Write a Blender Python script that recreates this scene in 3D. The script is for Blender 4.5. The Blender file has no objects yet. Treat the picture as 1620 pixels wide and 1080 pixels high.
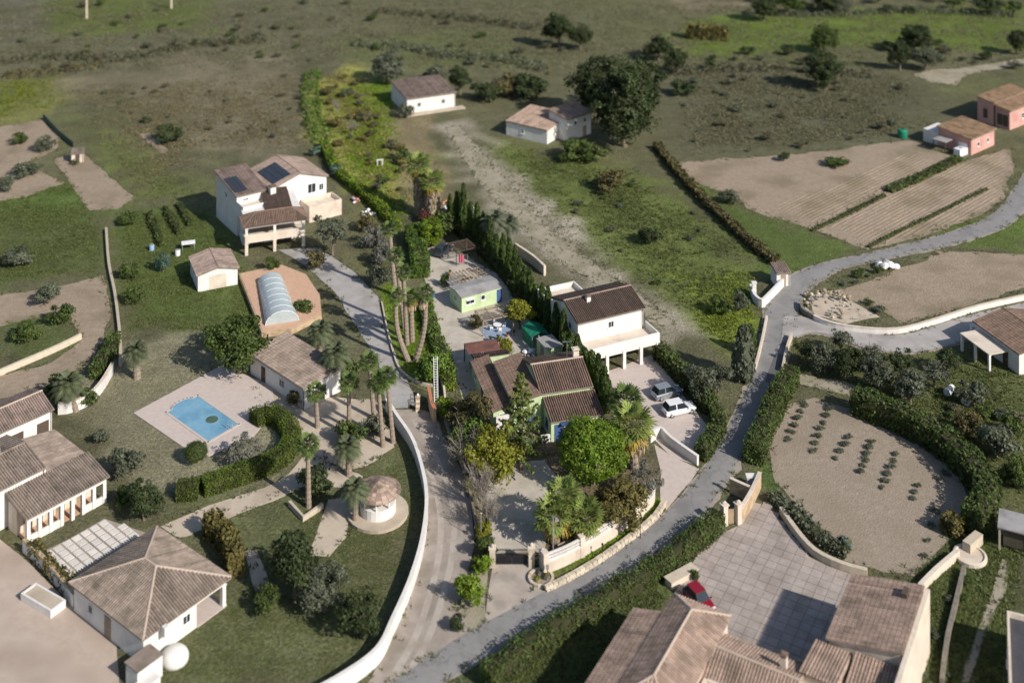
import bpy, bmesh, math, random
import numpy as np
from mathutils import Vector, Matrix, noise
from mathutils.geometry import tessellate_polygon
random.seed(11)
RNG = np.random.default_rng(5)
SC = bpy.context.scene
COL = SC.collection

# ------------------------------------------------------------------ camera, sky, sun, exposure
CAM_H, FOC, HOR = 89.0, 1900.0, -450.0        # camera height (m), focal length (px of 1620), horizon row
cam_data = bpy.data.cameras.new('camera')
cam_data.sensor_width = 36.0
cam_data.lens = FOC / 1620.0 * 36.0
cam_data.shift_y = -(540.0 - HOR) / 1620.0     # a shift lens keeps the verticals upright, as in the photograph
cam_data.clip_start = 1.0
cam_data.dof.use_dof = True                  # shallow focus on the plot in the middle
cam_data.dof.focus_distance = 155.0
cam_data.dof.aperture_fstop = 0.062
cam_data.clip_end = 9000.0
cam = bpy.data.objects.new('camera', cam_data)
COL.objects.link(cam)
cam.location = (0, 0, CAM_H)
cam.rotation_euler = (math.radians(90), 0, 0)
SC.camera = cam

SUN_EL = math.radians(34)
SHADOW = Vector((-0.755, 0.655, 0)).normalized()          # where shadows fall on the ground
to_sun = (-SHADOW * math.cos(SUN_EL) + Vector((0, 0, math.sin(SUN_EL)))).normalized()
world = bpy.data.worlds.new('World')
SC.world = world
world.use_nodes = True
wn = world.node_tree.nodes
sky = wn.new('ShaderNodeTexSky')
sky.sky_type = 'NISHITA'
sky.sun_disc = False
sky.sun_elevation = SUN_EL
sky.sun_rotation = math.atan2(to_sun.x, to_sun.y)
sky.air_density = 1.0
sky.dust_density = 1.2
wn['Background'].inputs['Strength'].default_value = 0.082
world.node_tree.links.new(sky.outputs[0], wn['Background'].inputs['Color'])
sun_data = bpy.data.lights.new('sun', 'SUN')
sun_data.energy = 4.2
sun_data.angle = math.radians(0.55)
sun_data.color = (1.0, 0.93, 0.84)
sun = bpy.data.objects.new('sun', sun_data)
COL.objects.link(sun)
sun.rotation_euler = to_sun.to_track_quat('Z', 'Y').to_euler()
SC.view_settings.view_transform = 'Standard'
SC.view_settings.look = 'None'
SC.view_settings.exposure = 0.40
SC.view_settings.gamma = 1.0
SC.cycles.max_bounces = 6
SC.cycles.transparent_max_bounces = 6

# ------------------------------------------------------------------ helpers
def G(px, py, z=0.0):
    """photograph pixel -> point of the place at height z"""
    t = (CAM_H - z) / (py - HOR)
    return Vector(((px - 810.0) * t, FOC * t, z))

def ppm(py, z=0.0):
    return (CAM_H - z) / (py - HOR)      # metres per pixel

def put(o, parent=None):
    COL.objects.link(o)
    if parent is not None:
        o.parent = parent
    return o

def tag(o, label=None, cat=None, group=None, kind=None):
    if label: o['label'] = label
    if cat: o['category'] = cat
    if group: o['group'] = group
    if kind: o['kind'] = kind
    return o

def thing(name, label, cat, loc=(0, 0, 0), rz=0.0, group=None):
    o = bpy.data.objects.new(name, None)
    o.empty_display_size = 0.3
    put(o)
    o.location = loc
    o.rotation_euler = (0, 0, rz)
    return tag(o, label, cat, group)

# ---- materials
MATS = {}
def mat(name, c1, c2=None, scale=1.0, rough=0.85, bump=0.0, bscale=None, spec=0.2, detail=5.0, metal=0.0,
        c3=None, s3=0.15, rnd=0.0, attr=None, trans=0.0, crack=0.0, streak=0.0):
    if name in MATS: return MATS[name]
    m = bpy.data.materials.new(name); m.use_nodes = True
    nt = m.node_tree; N = nt.nodes; L = nt.links
    b = N['Principled BSDF']
    b.inputs['Roughness'].default_value = rough
    b.inputs['Specular IOR Level'].default_value = spec
    b.inputs['Metallic'].default_value = metal
    tc = N.new('ShaderNodeNewGeometry')
    col = None
    if c2 is None: c2 = tuple(min(1, v * 1.15) for v in c1)
    nz = N.new('ShaderNodeTexNoise'); nz.inputs['Scale'].default_value = scale; nz.inputs['Detail'].default_value = detail
    nz.inputs['Roughness'].default_value = 0.65
    L.new(tc.outputs['Position'], nz.inputs['Vector'])
    ramp = N.new('ShaderNodeMapRange'); ramp.inputs[1].default_value = 0.32; ramp.inputs[2].default_value = 0.68
    L.new(nz.outputs['Fac'], ramp.inputs[0])
    mx = N.new('ShaderNodeMix'); mx.data_type = 'RGBA'
    mx.inputs[6].default_value = (*c1, 1); mx.inputs[7].default_value = (*c2, 1)
    L.new(ramp.outputs[0], mx.inputs[0])
    col = mx.outputs[2]
    if c3 is not None:
        n3 = N.new('ShaderNodeTexNoise'); n3.inputs['Scale'].default_value = s3; n3.inputs['Detail'].default_value = 7
        L.new(tc.outputs['Position'], n3.inputs['Vector'])
        r3 = N.new('ShaderNodeMapRange'); r3.inputs[1].default_value = 0.48; r3.inputs[2].default_value = 0.66
        L.new(n3.outputs['Fac'], r3.inputs[0])
        m3 = N.new('ShaderNodeMix'); m3.data_type = 'RGBA'
        L.new(r3.outputs[0], m3.inputs[0]); L.new(col, m3.inputs[6]); m3.inputs[7].default_value = (*c3, 1)
        col = m3.outputs[2]
    if crack > 0:       # thin dark cracks
        vo = N.new('ShaderNodeTexVoronoi'); vo.feature = 'DISTANCE_TO_EDGE'; vo.inputs['Scale'].default_value = 0.21
        wv = N.new('ShaderNodeVectorMath'); wv.operation = 'ADD'; nw = N.new('ShaderNodeTexNoise'); nw.inputs['Scale'].default_value = 0.9
        L.new(tc.outputs['Position'], nw.inputs['Vector']); L.new(tc.outputs['Position'], wv.inputs[0]); L.new(nw.outputs['Color'], wv.inputs[1]); L.new(wv.outputs[0], vo.inputs['Vector'])
        rc = N.new('ShaderNodeMapRange'); rc.inputs[1].default_value = 0.0; rc.inputs[2].default_value = 0.02; rc.inputs[3].default_value = 0.82; rc.inputs[4].default_value = 1.0
        L.new(vo.outputs['Distance'], rc.inputs[0])
        sm = N.new('ShaderNodeVectorMath'); sm.operation = 'SCALE'; L.new(col, sm.inputs[0]); L.new(rc.outputs[0], sm.inputs['Scale']); col = sm.outputs[0]
    if streak > 0:      # rain stains running down a wall
        mp = N.new('ShaderNodeMapping'); mp.inputs['Scale'].default_value = (2.2, 2.2, 0.25); L.new(tc.outputs['Position'], mp.inputs['Vector'])
        ns = N.new('ShaderNodeTexNoise'); ns.inputs['Scale'].default_value = 1.3; ns.inputs['Detail'].default_value = 6; L.new(mp.outputs[0], ns.inputs['Vector'])
        rs = N.new('ShaderNodeMapRange'); rs.inputs[1].default_value = 0.45; rs.inputs[2].default_value = 0.75; rs.inputs[3].default_value = 1.0; rs.inputs[4].default_value = 1.0 - streak
        L.new(ns.outputs['Fac'], rs.inputs[0])
        sm = N.new('ShaderNodeVectorMath'); sm.operation = 'SCALE'; L.new(col, sm.inputs[0]); L.new(rs.outputs[0], sm.inputs['Scale']); col = sm.outputs[0]
    if attr:
        at = N.new('ShaderNodeAttribute'); at.attribute_name = attr
        mr = N.new('ShaderNodeMapRange'); mr.inputs[3].default_value = 0.62; mr.inputs[4].default_value = 1.38
        L.new(at.outputs['Fac'], mr.inputs[0])
        mm = N.new('ShaderNodeVectorMath'); mm.operation = 'SCALE'
        L.new(col, mm.inputs[0]); L.new(mr.outputs[0], mm.inputs['Scale'])
        col = mm.outputs[0]
    if rnd > 0:
        oi = N.new('ShaderNodeObjectInfo')
        mr = N.new('ShaderNodeMapRange'); mr.inputs[3].default_value = 1 - rnd; mr.inputs[4].default_value = 1 + rnd
        L.new(oi.outputs['Random'], mr.inputs[0])
        mm = N.new('ShaderNodeVectorMath'); mm.operation = 'SCALE'
        L.new(col, mm.inputs[0]); L.new(mr.outputs[0], mm.inputs['Scale'])
        col = mm.outputs[0]
    L.new(col, b.inputs['Base Color'])
    if bump > 0:
        nb = N.new('ShaderNodeTexNoise'); nb.inputs['Scale'].default_value = bscale or scale * 4; nb.inputs['Detail'].default_value = 6
        L.new(tc.outputs['Position'], nb.inputs['Vector'])
        bp = N.new('ShaderNodeBump'); bp.inputs['Strength'].default_value = 1.0; bp.inputs['Distance'].default_value = bump
        L.new(nb.outputs['Fac'], bp.inputs['Height']); L.new(bp.outputs[0], b.inputs['Normal'])
    if trans > 0:
        tr = N.new('ShaderNodeBsdfTranslucent'); L.new(col, tr.inputs['Color'])
        ms = N.new('ShaderNodeMixShader'); ms.inputs[0].default_value = trans
        out = N['Material Output']
        L.new(b.outputs[0], ms.inputs[1]); L.new(tr.outputs[0], ms.inputs[2]); L.new(ms.outputs[0], out.inputs[0])
    MATS[name] = m
    return m

def leafmat(name, c1, c2, trans=0.22, rnd=0.10):
    return mat(name, c1, c2, scale=0.7, rough=0.6, spec=0.25, attr='tint', rnd=rnd, trans=trans)

# ---- mesh builder
class MB:
    def __init__(s): s.v = []; s.f = []; s.t = []
    def add(s, vs, fs, tint=0.5):
        o = len(s.v); s.v += [tuple(p) for p in vs]
        for f in fs: s.f.append(tuple(i + o for i in f)); s.t.append(tint)
        return s
    def hexa(s, b, t, tint=0.5):      # 4 bottom points, 4 top points (same order, ccw from above)
        return s.add(list(b) + list(t), [(3, 2, 1, 0), (4, 5, 6, 7), (0, 1, 5, 4), (1, 2, 6, 5), (2, 3, 7, 6), (3, 0, 4, 7)], tint)
    def box(s, c, size, rz=0.0, tint=0.5):
        cx, cy, cz = c; a, b, h = size[0] / 2, size[1] / 2, size[2] / 2
        C, S_ = math.cos(rz), math.sin(rz)
        P = [(-a, -b), (a, -b), (a, b), (-a, b)]
        Q = [(cx + x * C - y * S_, cy + x * S_ + y * C) for x, y in P]
        return s.hexa([(x, y, cz - h) for x, y in Q], [(x, y, cz + h) for x, y in Q], tint)
    def prism(s, poly, z0, z1, tint=0.5):
        n = len(poly)
        area = sum(poly[i][0] * poly[(i + 1) % n][1] - poly[(i + 1) % n][0] * poly[i][1] for i in range(n))
        if area < 0: poly = poly[::-1]
        vs = [(p[0], p[1], z0) for p in poly] + [(p[0], p[1], z1) for p in poly]
        fs = [(i, (i + 1) % n, n + (i + 1) % n, n + i) for i in range(n)]
        tri = tessellate_polygon([[Vector((p[0], p[1], 0)) for p in poly]])
        for t in tri:
            a, b, c = t
            pa, pb, pc = poly[a], poly[b], poly[c]
            cr = (pb[0] - pa[0]) * (pc[1] - pa[1]) - (pb[1] - pa[1]) * (pc[0] - pa[0])
            if cr < 0: a, c = c, a
            fs.append((n + a, n + b, n + c)); fs.append((c, b, a))
        return s.add(vs, fs, tint)
    def tube(s, pts, rad, n=8, cap=True, tint=0.5):
        pts = [Vector(p) for p in pts]
        if not hasattr(rad, '__len__'): rad = [rad] * len(pts)
        vs = []; fs = []
        for i, p in enumerate(pts):
            d = (pts[min(i + 1, len(pts) - 1)] - pts[max(i - 1, 0)])
            d = d.normalized() if d.length > 1e-6 else Vector((0, 0, 1))
            ref = Vector((1, 0, 0)) if abs(d.z) > 0.7 else Vector((0, 0, 1))
            a = d.cross(ref).normalized(); b = d.cross(a)
            for k in range(n):
                an = 2 * math.pi * k / n
                vs.append(p + a * math.cos(an) * rad[i] + b * math.sin(an) * rad[i])
        for i in range(len(pts) - 1):
            for k in range(n):
                fs.append((i * n + k, (i + 1) * n + k, (i + 1) * n + (k + 1) % n, i * n + (k + 1) % n))
        if cap:
            fs.append(tuple(range(n))); fs.append(tuple(range(len(pts) * n - 1, (len(pts) - 1) * n - 1, -1)))
        return s.add(vs, fs, tint)
    def lathe(s, c, prof, n=16, tint=0.5):       # prof: (r, z) upward
        vs = []; fs = []
        for r, z in prof:
            for k in range(n):
                an = 2 * math.pi * k / n
                vs.append((c[0] + r * math.cos(an), c[1] + r * math.sin(an), c[2] + z))
        for i in range(len(prof) - 1):
            for k in range(n):
                fs.append((i * n + k, i * n + (k + 1) % n, (i + 1) * n + (k + 1) % n, (i + 1) * n + k))
        fs.append(tuple(range(n - 1, -1, -1))); fs.append(tuple(range((len(prof) - 1) * n, len(prof) * n)))
        return s.add(vs, fs, tint)
    def build(s, name, m, parent=None, off=None, smooth=False, world=False):
        me = bpy.data.meshes.new(name)
        vs = s.v
        if world and parent is not None:
            o = parent.location if parent.parent is None else Vector((0, 0, 0))
            p = parent
            o = Vector((0, 0, 0))
            while p is not None: o = o + p.location; p = p.parent
            vs = [(x - o.x, y - o.y, z - o.z) for x, y, z in vs]
        me.from_pydata(vs, [], s.f)
        a = me.attributes.new('tint', 'FLOAT', 'FACE'); a.data.foreach_set('value', np.array(s.t, dtype=np.float32))
        me.materials.append(m)
        if smooth: me.polygons.foreach_set('use_smooth', [True] * len(me.polygons))
        me.update()
        o = bpy.data.objects.new(name, me)
        return put(o, parent)

def mesh_np(name, V, F, m, tint=None, smooth=False):
    """V (n,3), F (k,3 or 4) -> mesh datablock"""
    me = bpy.data.meshes.new(name)
    k, w = F.shape
    me.vertices.add(len(V)); me.vertices.foreach_set('co', V.astype(np.float32).ravel())
    me.loops.add(k * w); me.loops.foreach_set('vertex_index', F.astype(np.int32).ravel())
    me.polygons.add(k)
    me.polygons.foreach_set('loop_start', np.arange(0, k * w, w, dtype=np.int32))
    if tint is not None:
        a = me.attributes.new('tint', 'FLOAT', 'FACE'); a.data.foreach_set('value', tint.astype(np.float32))
    me.materials.append(m)
    me.update(calc_edges=True)
    if smooth: me.polygons.foreach_set('use_smooth', [True] * k)
    return me

def join_np(parts):
    Vs, Fs, Ts, o = [], [], [], 0
    for V, F, T in parts:
        Vs.append(V); Fs.append(F + o); Ts.append(T); o += len(V)
    return np.concatenate(Vs), np.concatenate(Fs), np.concatenate(Ts)

def inside(P, poly):
    x, y = P[:, 0], P[:, 1]; r = np.zeros(len(P), bool); n = len(poly)
    for i in range(n):
        x1, y1 = poly[i][0], poly[i][1]; x2, y2 = poly[(i + 1) % n][0], poly[(i + 1) % n][1]
        c = ((y1 > y) != (y2 > y)) & (x < (x2 - x1) * (y - y1) / (y2 - y1 + 1e-12) + x1)
        r ^= c
    return r

def dist_poly(P, poly):
    d = np.full(len(P), 1e9); n = len(poly)
    for i in range(n):
        a = np.array(poly[i][:2]); b = np.array(poly[(i + 1) % n][:2]); ab = b - a
        t = np.clip(((P - a) @ ab) / (ab @ ab + 1e-9), 0, 1)
        q = a + t[:, None] * ab
        d = np.minimum(d, np.hypot(P[:, 0] - q[:, 0], P[:, 1] - q[:, 1]))
    return d

def PX(pts, z=0.0):
    return [G(x, y, z) for x, y in pts]

def wob(pts, step=1.2, amp=0.25, seed=0.0, closed=True):
    """resample an outline and make it uneven"""
    out = []; n = len(pts); m = n if closed else n - 1
    for i in range(m):
        a, b = Vector(pts[i][:2]), Vector(pts[(i + 1) % n][:2]); k = max(1, int((b - a).length / step))
        for j in range(k):
            p = a.lerp(b, j / k)
            q = Vector((p.x * 0.35 + seed, p.y * 0.35, seed))
            nv = noise.noise_vector(q) + 0.5 * noise.noise_vector(q * 3.1)
            out.append((p.x + nv.x * amp, p.y + nv.y * amp))
    if not closed: out.append(tuple(pts[-1][:2]))
    return out

def smooth_path(pts, k=6):
    """Catmull-Rom through the points"""
    P = [Vector(p) for p in pts]; out = []
    for i in range(len(P) - 1):
        p0 = P[max(i - 1, 0)]; p1 = P[i]; p2 = P[i + 1]; p3 = P[min(i + 2, len(P) - 1)]
        for j in range(k):
            t = j / k
            out.append(0.5 * ((2 * p1) + (p2 - p0) * t + (2 * p0 - 5 * p1 + 4 * p2 - p3) * t * t + (3 * p1 - p0 - 3 * p2 + p3) * t ** 3))
    out.append(P[-1])
    return out

SHEET_N = [0]; HARD = []; WEEDY = []
def sheet(name, pxs, m, z, amp=0.15, step=1.2, label=None, px=True, smooth=0, hard=True):
    pts = PX(pxs) if px else [Vector((p[0], p[1], 0)) for p in pxs]
    if smooth: pts = smooth_path(pts + [pts[0]], smooth)[:-1]
    SHEET_N[0] += 1
    if hard: HARD.append([(p.x, p.y) for p in pts])
    if name in ('field', 'vineyard_ground', 'bare_plot', 'dirt_path', 'driveway', 'track', 'verge', 'garden_path', 'lane', 'yard'): WEEDY.append([(p.x, p.y) for p in pts])
    o = MB().prism(wob(pts, step, amp, SHEET_N[0] * 7.3), z - 0.08, z).build(name, m)
    tag(o, label, None, None, 'structure')
    return o

def strip(name, left, right, m, z, k=6, label=None):
    """a road between two pixel edges"""
    A = smooth_path(PX(left), k); B = smooth_path(PX(right), k)
    n = 140
    def res(P):
        d = [0]
        for i in range(1, len(P)): d.append(d[-1] + (P[i] - P[i - 1]).length)
        return [np.interp(np.linspace(0, d[-1], n), d, [p[c] for p in P]) for c in (0, 1)]
    a, b = res(A), res(B)
    HARD.append([(a[0][i], a[1][i]) for i in range(0, n, 3)] + [(b[0][i], b[1][i]) for i in range(n - 1, -1, -3)])
    if name != 'wheel_track': WEEDY.append(HARD[-1])
    V = []; F = []
    W = 5
    for i in range(n):
        for j in range(W):
            t = j / (W - 1)
            V.append((a[0][i] * (1 - t) + b[0][i] * t, a[1][i] * (1 - t) + b[1][i] * t, z + (0.05 if name != 'wheel_track' else 0.0) * (1 - (2 * t - 1) ** 2)))
    for i in range(n - 1):
        for j in range(W - 1):
            F.append((i * W + j, i * W + j + 1, (i + 1) * W + j + 1, (i + 1) * W + j))
    mb = MB(); mb.add(V, F); o = mb.build(name, m, smooth=True)
    if name in ('road', 'side_road'):       # crumbling gravel shoulder under the edge
        SV = []; SF = []
        for i in range(n):
            A_, B_ = Vector((a[0][i], a[1][i], 0)), Vector((b[0][i], b[1][i], 0)); d_ = (A_ - B_).normalized()
            k1 = .25 + .55 * abs(noise.noise(Vector((i * .37, 1, 0)))) * 1.6; k2 = .25 + .55 * abs(noise.noise(Vector((i * .41, 7, 0)))) * 1.6
            SV += [A_ + d_ * k1 + Vector((0, 0, .012)), B_ - d_ * k2 + Vector((0, 0, .012))]
        SF = [(2 * i, 2 * i + 1, 2 * i + 3, 2 * i + 2) for i in range(n - 1)]
        sh = MB(); sh.add(SV, SF); tag(sh.build('road_shoulder', M_LANE), 'crumbling gravel shoulder of the ' + ('asphalt road' if name == 'road' else 'side road'), None, None, 'structure')
    return tag(o, label, None, None, 'structure')

# ------------------------------------------------------------------ ground
GREEN = (0.078, 0.102, 0.026); OLIVE = (0.122, 0.122, 0.062); DRY = (0.19, 0.165, 0.095); SOIL = (0.27, 0.215, 0.15)
LAWN = (0.115, 0.130, 0.055); BRIGHT = (0.12, 0.20, 0.014); SCRUB = (0.110, 0.110, 0.064); DARKG = (0.05, 0.072, 0.024)
ZONES = [  # pixel outline, colour, soft edge (m), strength
    ([(0, 0), (560, 0), (540, 110), (0, 130)], SCRUB, 8, .7),
    ([(60, 0), (320, 0), (330, 45), (60, 55)], (0.085, 0.12, 0.022), 8, .85),
    ([(0, 0), (60, 0), (70, 60), (0, 70)], (0.12, 0.115, 0.085), 6, .8),
    ([(0, 130), (90, 118), (110, 165), (0, 195)], (0.15, 0.16, 0.04), 6, .8),
    ([(95, 130), (300, 80), (500, 110), (490, 215), (380, 245), (250, 180)], (0.160, 0.142, 0.088), 12, .75),
    ([(120, 190), (330, 290), (330, 305), (215, 320)], (0.10, 0.13, 0.03), 8, .75),
    ([(0, 300), (150, 285), (165, 420), (0, 450)], (0.07, 0.12, 0.02), 5, .9),
    ([(0, 355), (165, 345), (165, 430), (0, 450)], (0.085, 0.10, 0.035), 5, .7),
    ([(180, 330), (330, 330), (400, 440), (420, 530), (200, 520)], (0.075, 0.115, 0.022), 4, .9),
    ([(0, 510), (110, 500), (125, 545), (0, 590)], (0.08, 0.11, 0.03), 3, .85),
    ([(180, 540), (360, 520), (480, 620), (500, 690), (440, 760), (300, 790), (160, 740), (100, 650)], (0.215, 0.205, 0.125), 3, .95),
    ([(250, 790), (480, 770), (530, 760), (660, 690), (676, 790), (655, 900), (590, 1000), (540, 1080), (220, 1080), (380, 900)], LAWN, 3, .9),
    ([(540, 870), (610, 820), (650, 850), (640, 930), (580, 930)], (0.11, 0.10, 0.05), 5, .6),
    ([(500, 130), (560, 100), (600, 130), (585, 180), (640, 240), (640, 330), (560, 300), (510, 250), (480, 190)], (0.26, 0.28, 0.055), 4, .97),
    ([(560, 140), (610, 120), (650, 150), (625, 190), (590, 230)], (0.13, 0.21, 0.018), 4, .85),
    ([(610, 170), (680, 175), (720, 330), (650, 330), (620, 260)], (0.21, 0.175, 0.09), 4, .85),
    ([(740, 660), (800, 650), (900, 690), (1010, 690), (1040, 760), (1000, 820), (890, 890), (770, 880), (745, 770)], (0.15, 0.115, 0.07), 1.5, .95),
    ([(600, 455), (625, 440), (660, 480), (680, 540), (690, 600), (635, 590)], BRIGHT, 1.0, .98),
    ([(560, 310), (640, 360), (660, 430), (600, 450), (570, 400)], (0.13, 0.14, 0.05), 3, .8),
    ([(700, 250), (760, 220), (1010, 270), (1190, 380), (1210, 480), (1165, 560), (1100, 520), (930, 400), (780, 270)], (0.108, 0.142, 0.032), 6, .92),
    ([(690, 198), (740, 192), (795, 258), (880, 345), (950, 415), (1035, 468), (1115, 530), (1060, 535), (925, 458), (860, 412), (810, 385), (750, 300)], (0.30, 0.27, 0.205), 4, 1.0),
    ([(1090, 440), (1190, 440), (1200, 500), (1160, 560), (1100, 500)], (0.15, 0.21, 0.016), 4, .9),
    ([(1100, 290), (1200, 340), (1350, 400), (1230, 440), (1150, 370)], (0.07, 0.11, 0.02), 5, .85),
    ([(1040, 0), (1240, 0), (1100, 20)], (0.19, 0.16, 0.10), 8, .7),
    ([(1090, 30), (1620, 10), (1620, 80), (1350, 75), (1080, 95)], (0.095, 0.145, 0.018), 8, .95),
    ([(1020, 95), (1240, 108), (1480, 125), (1520, 170), (1440, 215), (1240, 238), (1060, 250)], (0.10, 0.10, 0.058), 14, .85),
    ([(1470, 130), (1620, 110), (1620, 140), (1520, 165)], (0.11, 0.12, 0.05), 6, .8),
    ([(1480, 350), (1620, 345), (1620, 400), (1520, 395)], (0.08, 0.13, 0.02), 4, .85),
    ([(1250, 540), (1620, 560), (1620, 800), (1560, 780), (1440, 660), (1250, 600)], (0.085, 0.10, 0.032), 4, .9),
    ([(1440, 900), (1520, 840), (1620, 860), (1590, 1080), (1430, 1080)], (0.07, 0.10, 0.028), 2, .95),
    ([(700, 1080), (850, 990), (1000, 900), (1090, 880), (1050, 950), (930, 1080)], (0.075, 0.10, 0.03), 2, .9),
    ([(860, 905), (960, 850), (1045, 785), (1050, 800), (960, 872), (870, 915)], (0.10, 0.15, 0.015), .6, .95),
    ([(1200, 730), (1260, 725), (1240, 790), (1195, 770)], (0.07, 0.12, 0.025), 1.5, .9),
    ([(560, 0), (900, 0), (1000, 80), (880, 100), (620, 60)], (0.105, 0.105, 0.052), 10, .8),
    ([(540, 60), (760, 50), (860, 95), (700, 110), (540, 90)], (0.09, 0.115, 0.035), 8, .7),
]
def ground_colour(P):
    n = len(P)
    C = np.tile(np.array(OLIVE), (n, 1))
    q = np.array([noise.fractal(Vector((x * 0.02, y * 0.02, 3.0)), 1.0, 2.0, 3) for x, y in P])
    C = C * (1 - 0.5 * np.clip(q, 0, 1))[:, None] + np.array(GREEN) * (0.5 * np.clip(q, 0, 1))[:, None]
    w2 = np.array([noise.noise(Vector((x * 0.22, y * 0.22, 9.0))) for x, y in P])
    w3 = np.array([noise.noise(Vector((x * 0.07, y * 0.07, 19.0))) for x, y in P])
    for pxs, c, soft, k in ZONES:
        poly = [(v.x, v.y) for v in PX(pxs)]
        d = dist_poly(P, poly); s = np.where(inside(P, poly), d, -d)
        a = np.clip((s + (w2 + w3) * soft * 0.9) / soft + 0.5, 0, 1) * k
        C = C * (1 - a[:, None]) + np.array(c) * a[:, None]
    v = 1 + 0.22 * w3 + 0.26 * w2
    return C * v[:, None]

def ground():
    far = [300, 500, 900, 1600, 3000, 6000]
    xs = np.concatenate([-np.array(far[::-1]), np.arange(-190, 190.1, 1.15), far])
    ys = np.concatenate([[-3000, -600, -100, 40], np.arange(88, 430, 1.15), [450, 500, 600, 800, 1200, 2000, 4000, 8000]])
    X, Y = np.meshgrid(xs, ys); P = np.stack([X.ravel(), Y.ravel()], 1)
    V = np.concatenate([P, np.zeros((len(P), 1))], 1)
    nx, ny = len(xs), len(ys)
    i = np.arange(nx * ny).reshape(ny, nx)
    F = np.stack([i[:-1, :-1], i[:-1, 1:], i[1:, 1:], i[1:, :-1]], -1).reshape(-1, 4)
    C = ground_colour(P)
    m = bpy.data.materials.new('ground_soil_and_turf'); m.use_nodes = True
    nt = m.node_tree; N = nt.nodes; L = nt.links; b = N['Principled BSDF']
    b.inputs['Roughness'].default_value = 0.95; b.inputs['Specular IOR Level'].default_value = 0.1
    at = N.new('ShaderNodeAttribute'); at.attribute_name = 'soil'
    geo = N.new('ShaderNodeNewGeometry')
    def nz(scale, lo, hi):
        n_ = N.new('ShaderNodeTexNoise'); n_.inputs['Scale'].default_value = scale; n_.inputs['Detail'].default_value = 8
        n_.inputs['Roughness'].default_value = 0.7
        L.new(geo.outputs['Position'], n_.inputs['Vector'])
        r = N.new('ShaderNodeMapRange'); r.inputs[1].default_value = 0.3; r.inputs[2].default_value = 0.7
        r.inputs[3].default_value = lo; r.inputs[4].default_value = hi
        L.new(n_.outputs['Fac'], r.inputs[0]); return r.outputs[0], n_
    f1, n1 = nz(2.6, 0.45, 1.55); f2, n2 = nz(0.5, 0.75, 1.25)
    mu = N.new('ShaderNodeMath'); mu.operation = 'MULTIPLY'; L.new(f1, mu.inputs[0]); L.new(f2, mu.inputs[1])
    sc_ = N.new('ShaderNodeVectorMath'); sc_.operation = 'SCALE'
    L.new(at.outputs['Color'], sc_.inputs[0]); L.new(mu.outputs[0], sc_.inputs['Scale'])
    # dry straw flecks
    f3, n3 = nz(0.9, 0.0, 0.55)
    mx = N.new('ShaderNodeMix'); mx.data_type = 'RGBA'; L.new(f3, mx.inputs[0])
    hs = N.new('ShaderNodeHueSaturation'); hs.inputs['Saturation'].default_value = 0.72; hs.inputs['Value'].default_value = 1.22; hs.inputs['Hue'].default_value = 0.47
    L.new(sc_.outputs[0], hs.inputs['Color']); L.new(sc_.outputs[0], mx.inputs[6]); L.new(hs.outputs[0], mx.inputs[7])
    L.new(mx.outputs[2], b.inputs['Base Color'])
    bp = N.new('ShaderNodeBump'); bp.inputs['Strength'].default_value = 1.0; bp.inputs['Distance'].default_value = 0.3
    L.new(n1.outputs['Fac'], bp.inputs['Height']); L.new(bp.outputs[0], b.inputs['Normal'])
    me = mesh_np('ground', V, F, m)
    ca = me.color_attributes.new('soil', 'FLOAT_COLOR', 'POINT')
    ca.data.foreach_set('color', np.concatenate([C, np.ones((len(C), 1))], 1).astype(np.float32).ravel())
    o = bpy.data.objects.new('ground', me); put(o); tag(o, 'rough green and brown ground of the valley floor', None, None, 'structure')
ground()

# ------------------------------------------------------------------ surfaces laid on the ground
M_ASPH = mat('asphalt', (0.225, 0.219, 0.216), (0.26, 0.254, 0.25), 1.5, 0.9, 0.01, 30, c3=(0.195, 0.19, 0.187), s3=0.3, crack=0.10)
M_LANE = mat('lane_gravel', (0.29, 0.25, 0.215), (0.36, 0.315, 0.275), 0.8, 0.95, 0.02, 14, c3=(0.23, 0.20, 0.165), s3=0.3)
M_YARD = mat('pale_gravel', (0.42, 0.38, 0.32), (0.50, 0.46, 0.40), 1.0, 0.95, 0.02, 12, c3=(0.36, 0.33, 0.27), s3=0.35)
M_CONC = mat('worn_concrete', (0.36, 0.31, 0.265), (0.44, 0.385, 0.335), 0.6, 0.9, 0.008, 20, c3=(0.30, 0.265, 0.23), s3=0.4)
M_DRIVE = mat('grey_drive', (0.33, 0.31, 0.295), (0.40, 0.38, 0.365), 0.5, 0.9, 0.01, 20, c3=(0.28, 0.26, 0.245), s3=0.3)
M_SOIL = mat('tilled_soil', (0.255, 0.20, 0.145), (0.335, 0.27, 0.205), 1.1, 0.97, 0.12, 3.0, c3=(0.21, 0.17, 0.115), s3=0.12)
M_VINE = mat('vineyard_soil', (0.25, 0.205, 0.155), (0.32, 0.268, 0.212), 1.3, 0.97, 0.08, 4.0, c3=(0.25, 0.205, 0.155), s3=0.12)
M_TRACK = mat('pale_track', (0.27, 0.24, 0.18), (0.35, 0.315, 0.245), 0.5, 0.97, 0.08, 4.0, c3=(0.235, 0.215, 0.145), s3=0.22)
M_COURT = mat('pink_gravel', (0.40, 0.325, 0.27), (0.47, 0.39, 0.33), 0.8, 0.95, 0.015, 14, c3=(0.35, 0.28, 0.23), s3=0.2)
M_DECK = mat('pool_deck_stone', (0.47, 0.40, 0.36), (0.53, 0.46, 0.42), 1.5, 0.8, 0.004, 10)
M_PATH = mat('garden_path_sand', (0.44, 0.375, 0.295), (0.50, 0.43, 0.35), 0.9, 0.95, 0.01, 12, c3=(0.37, 0.31, 0.24), s3=0.3)

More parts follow.
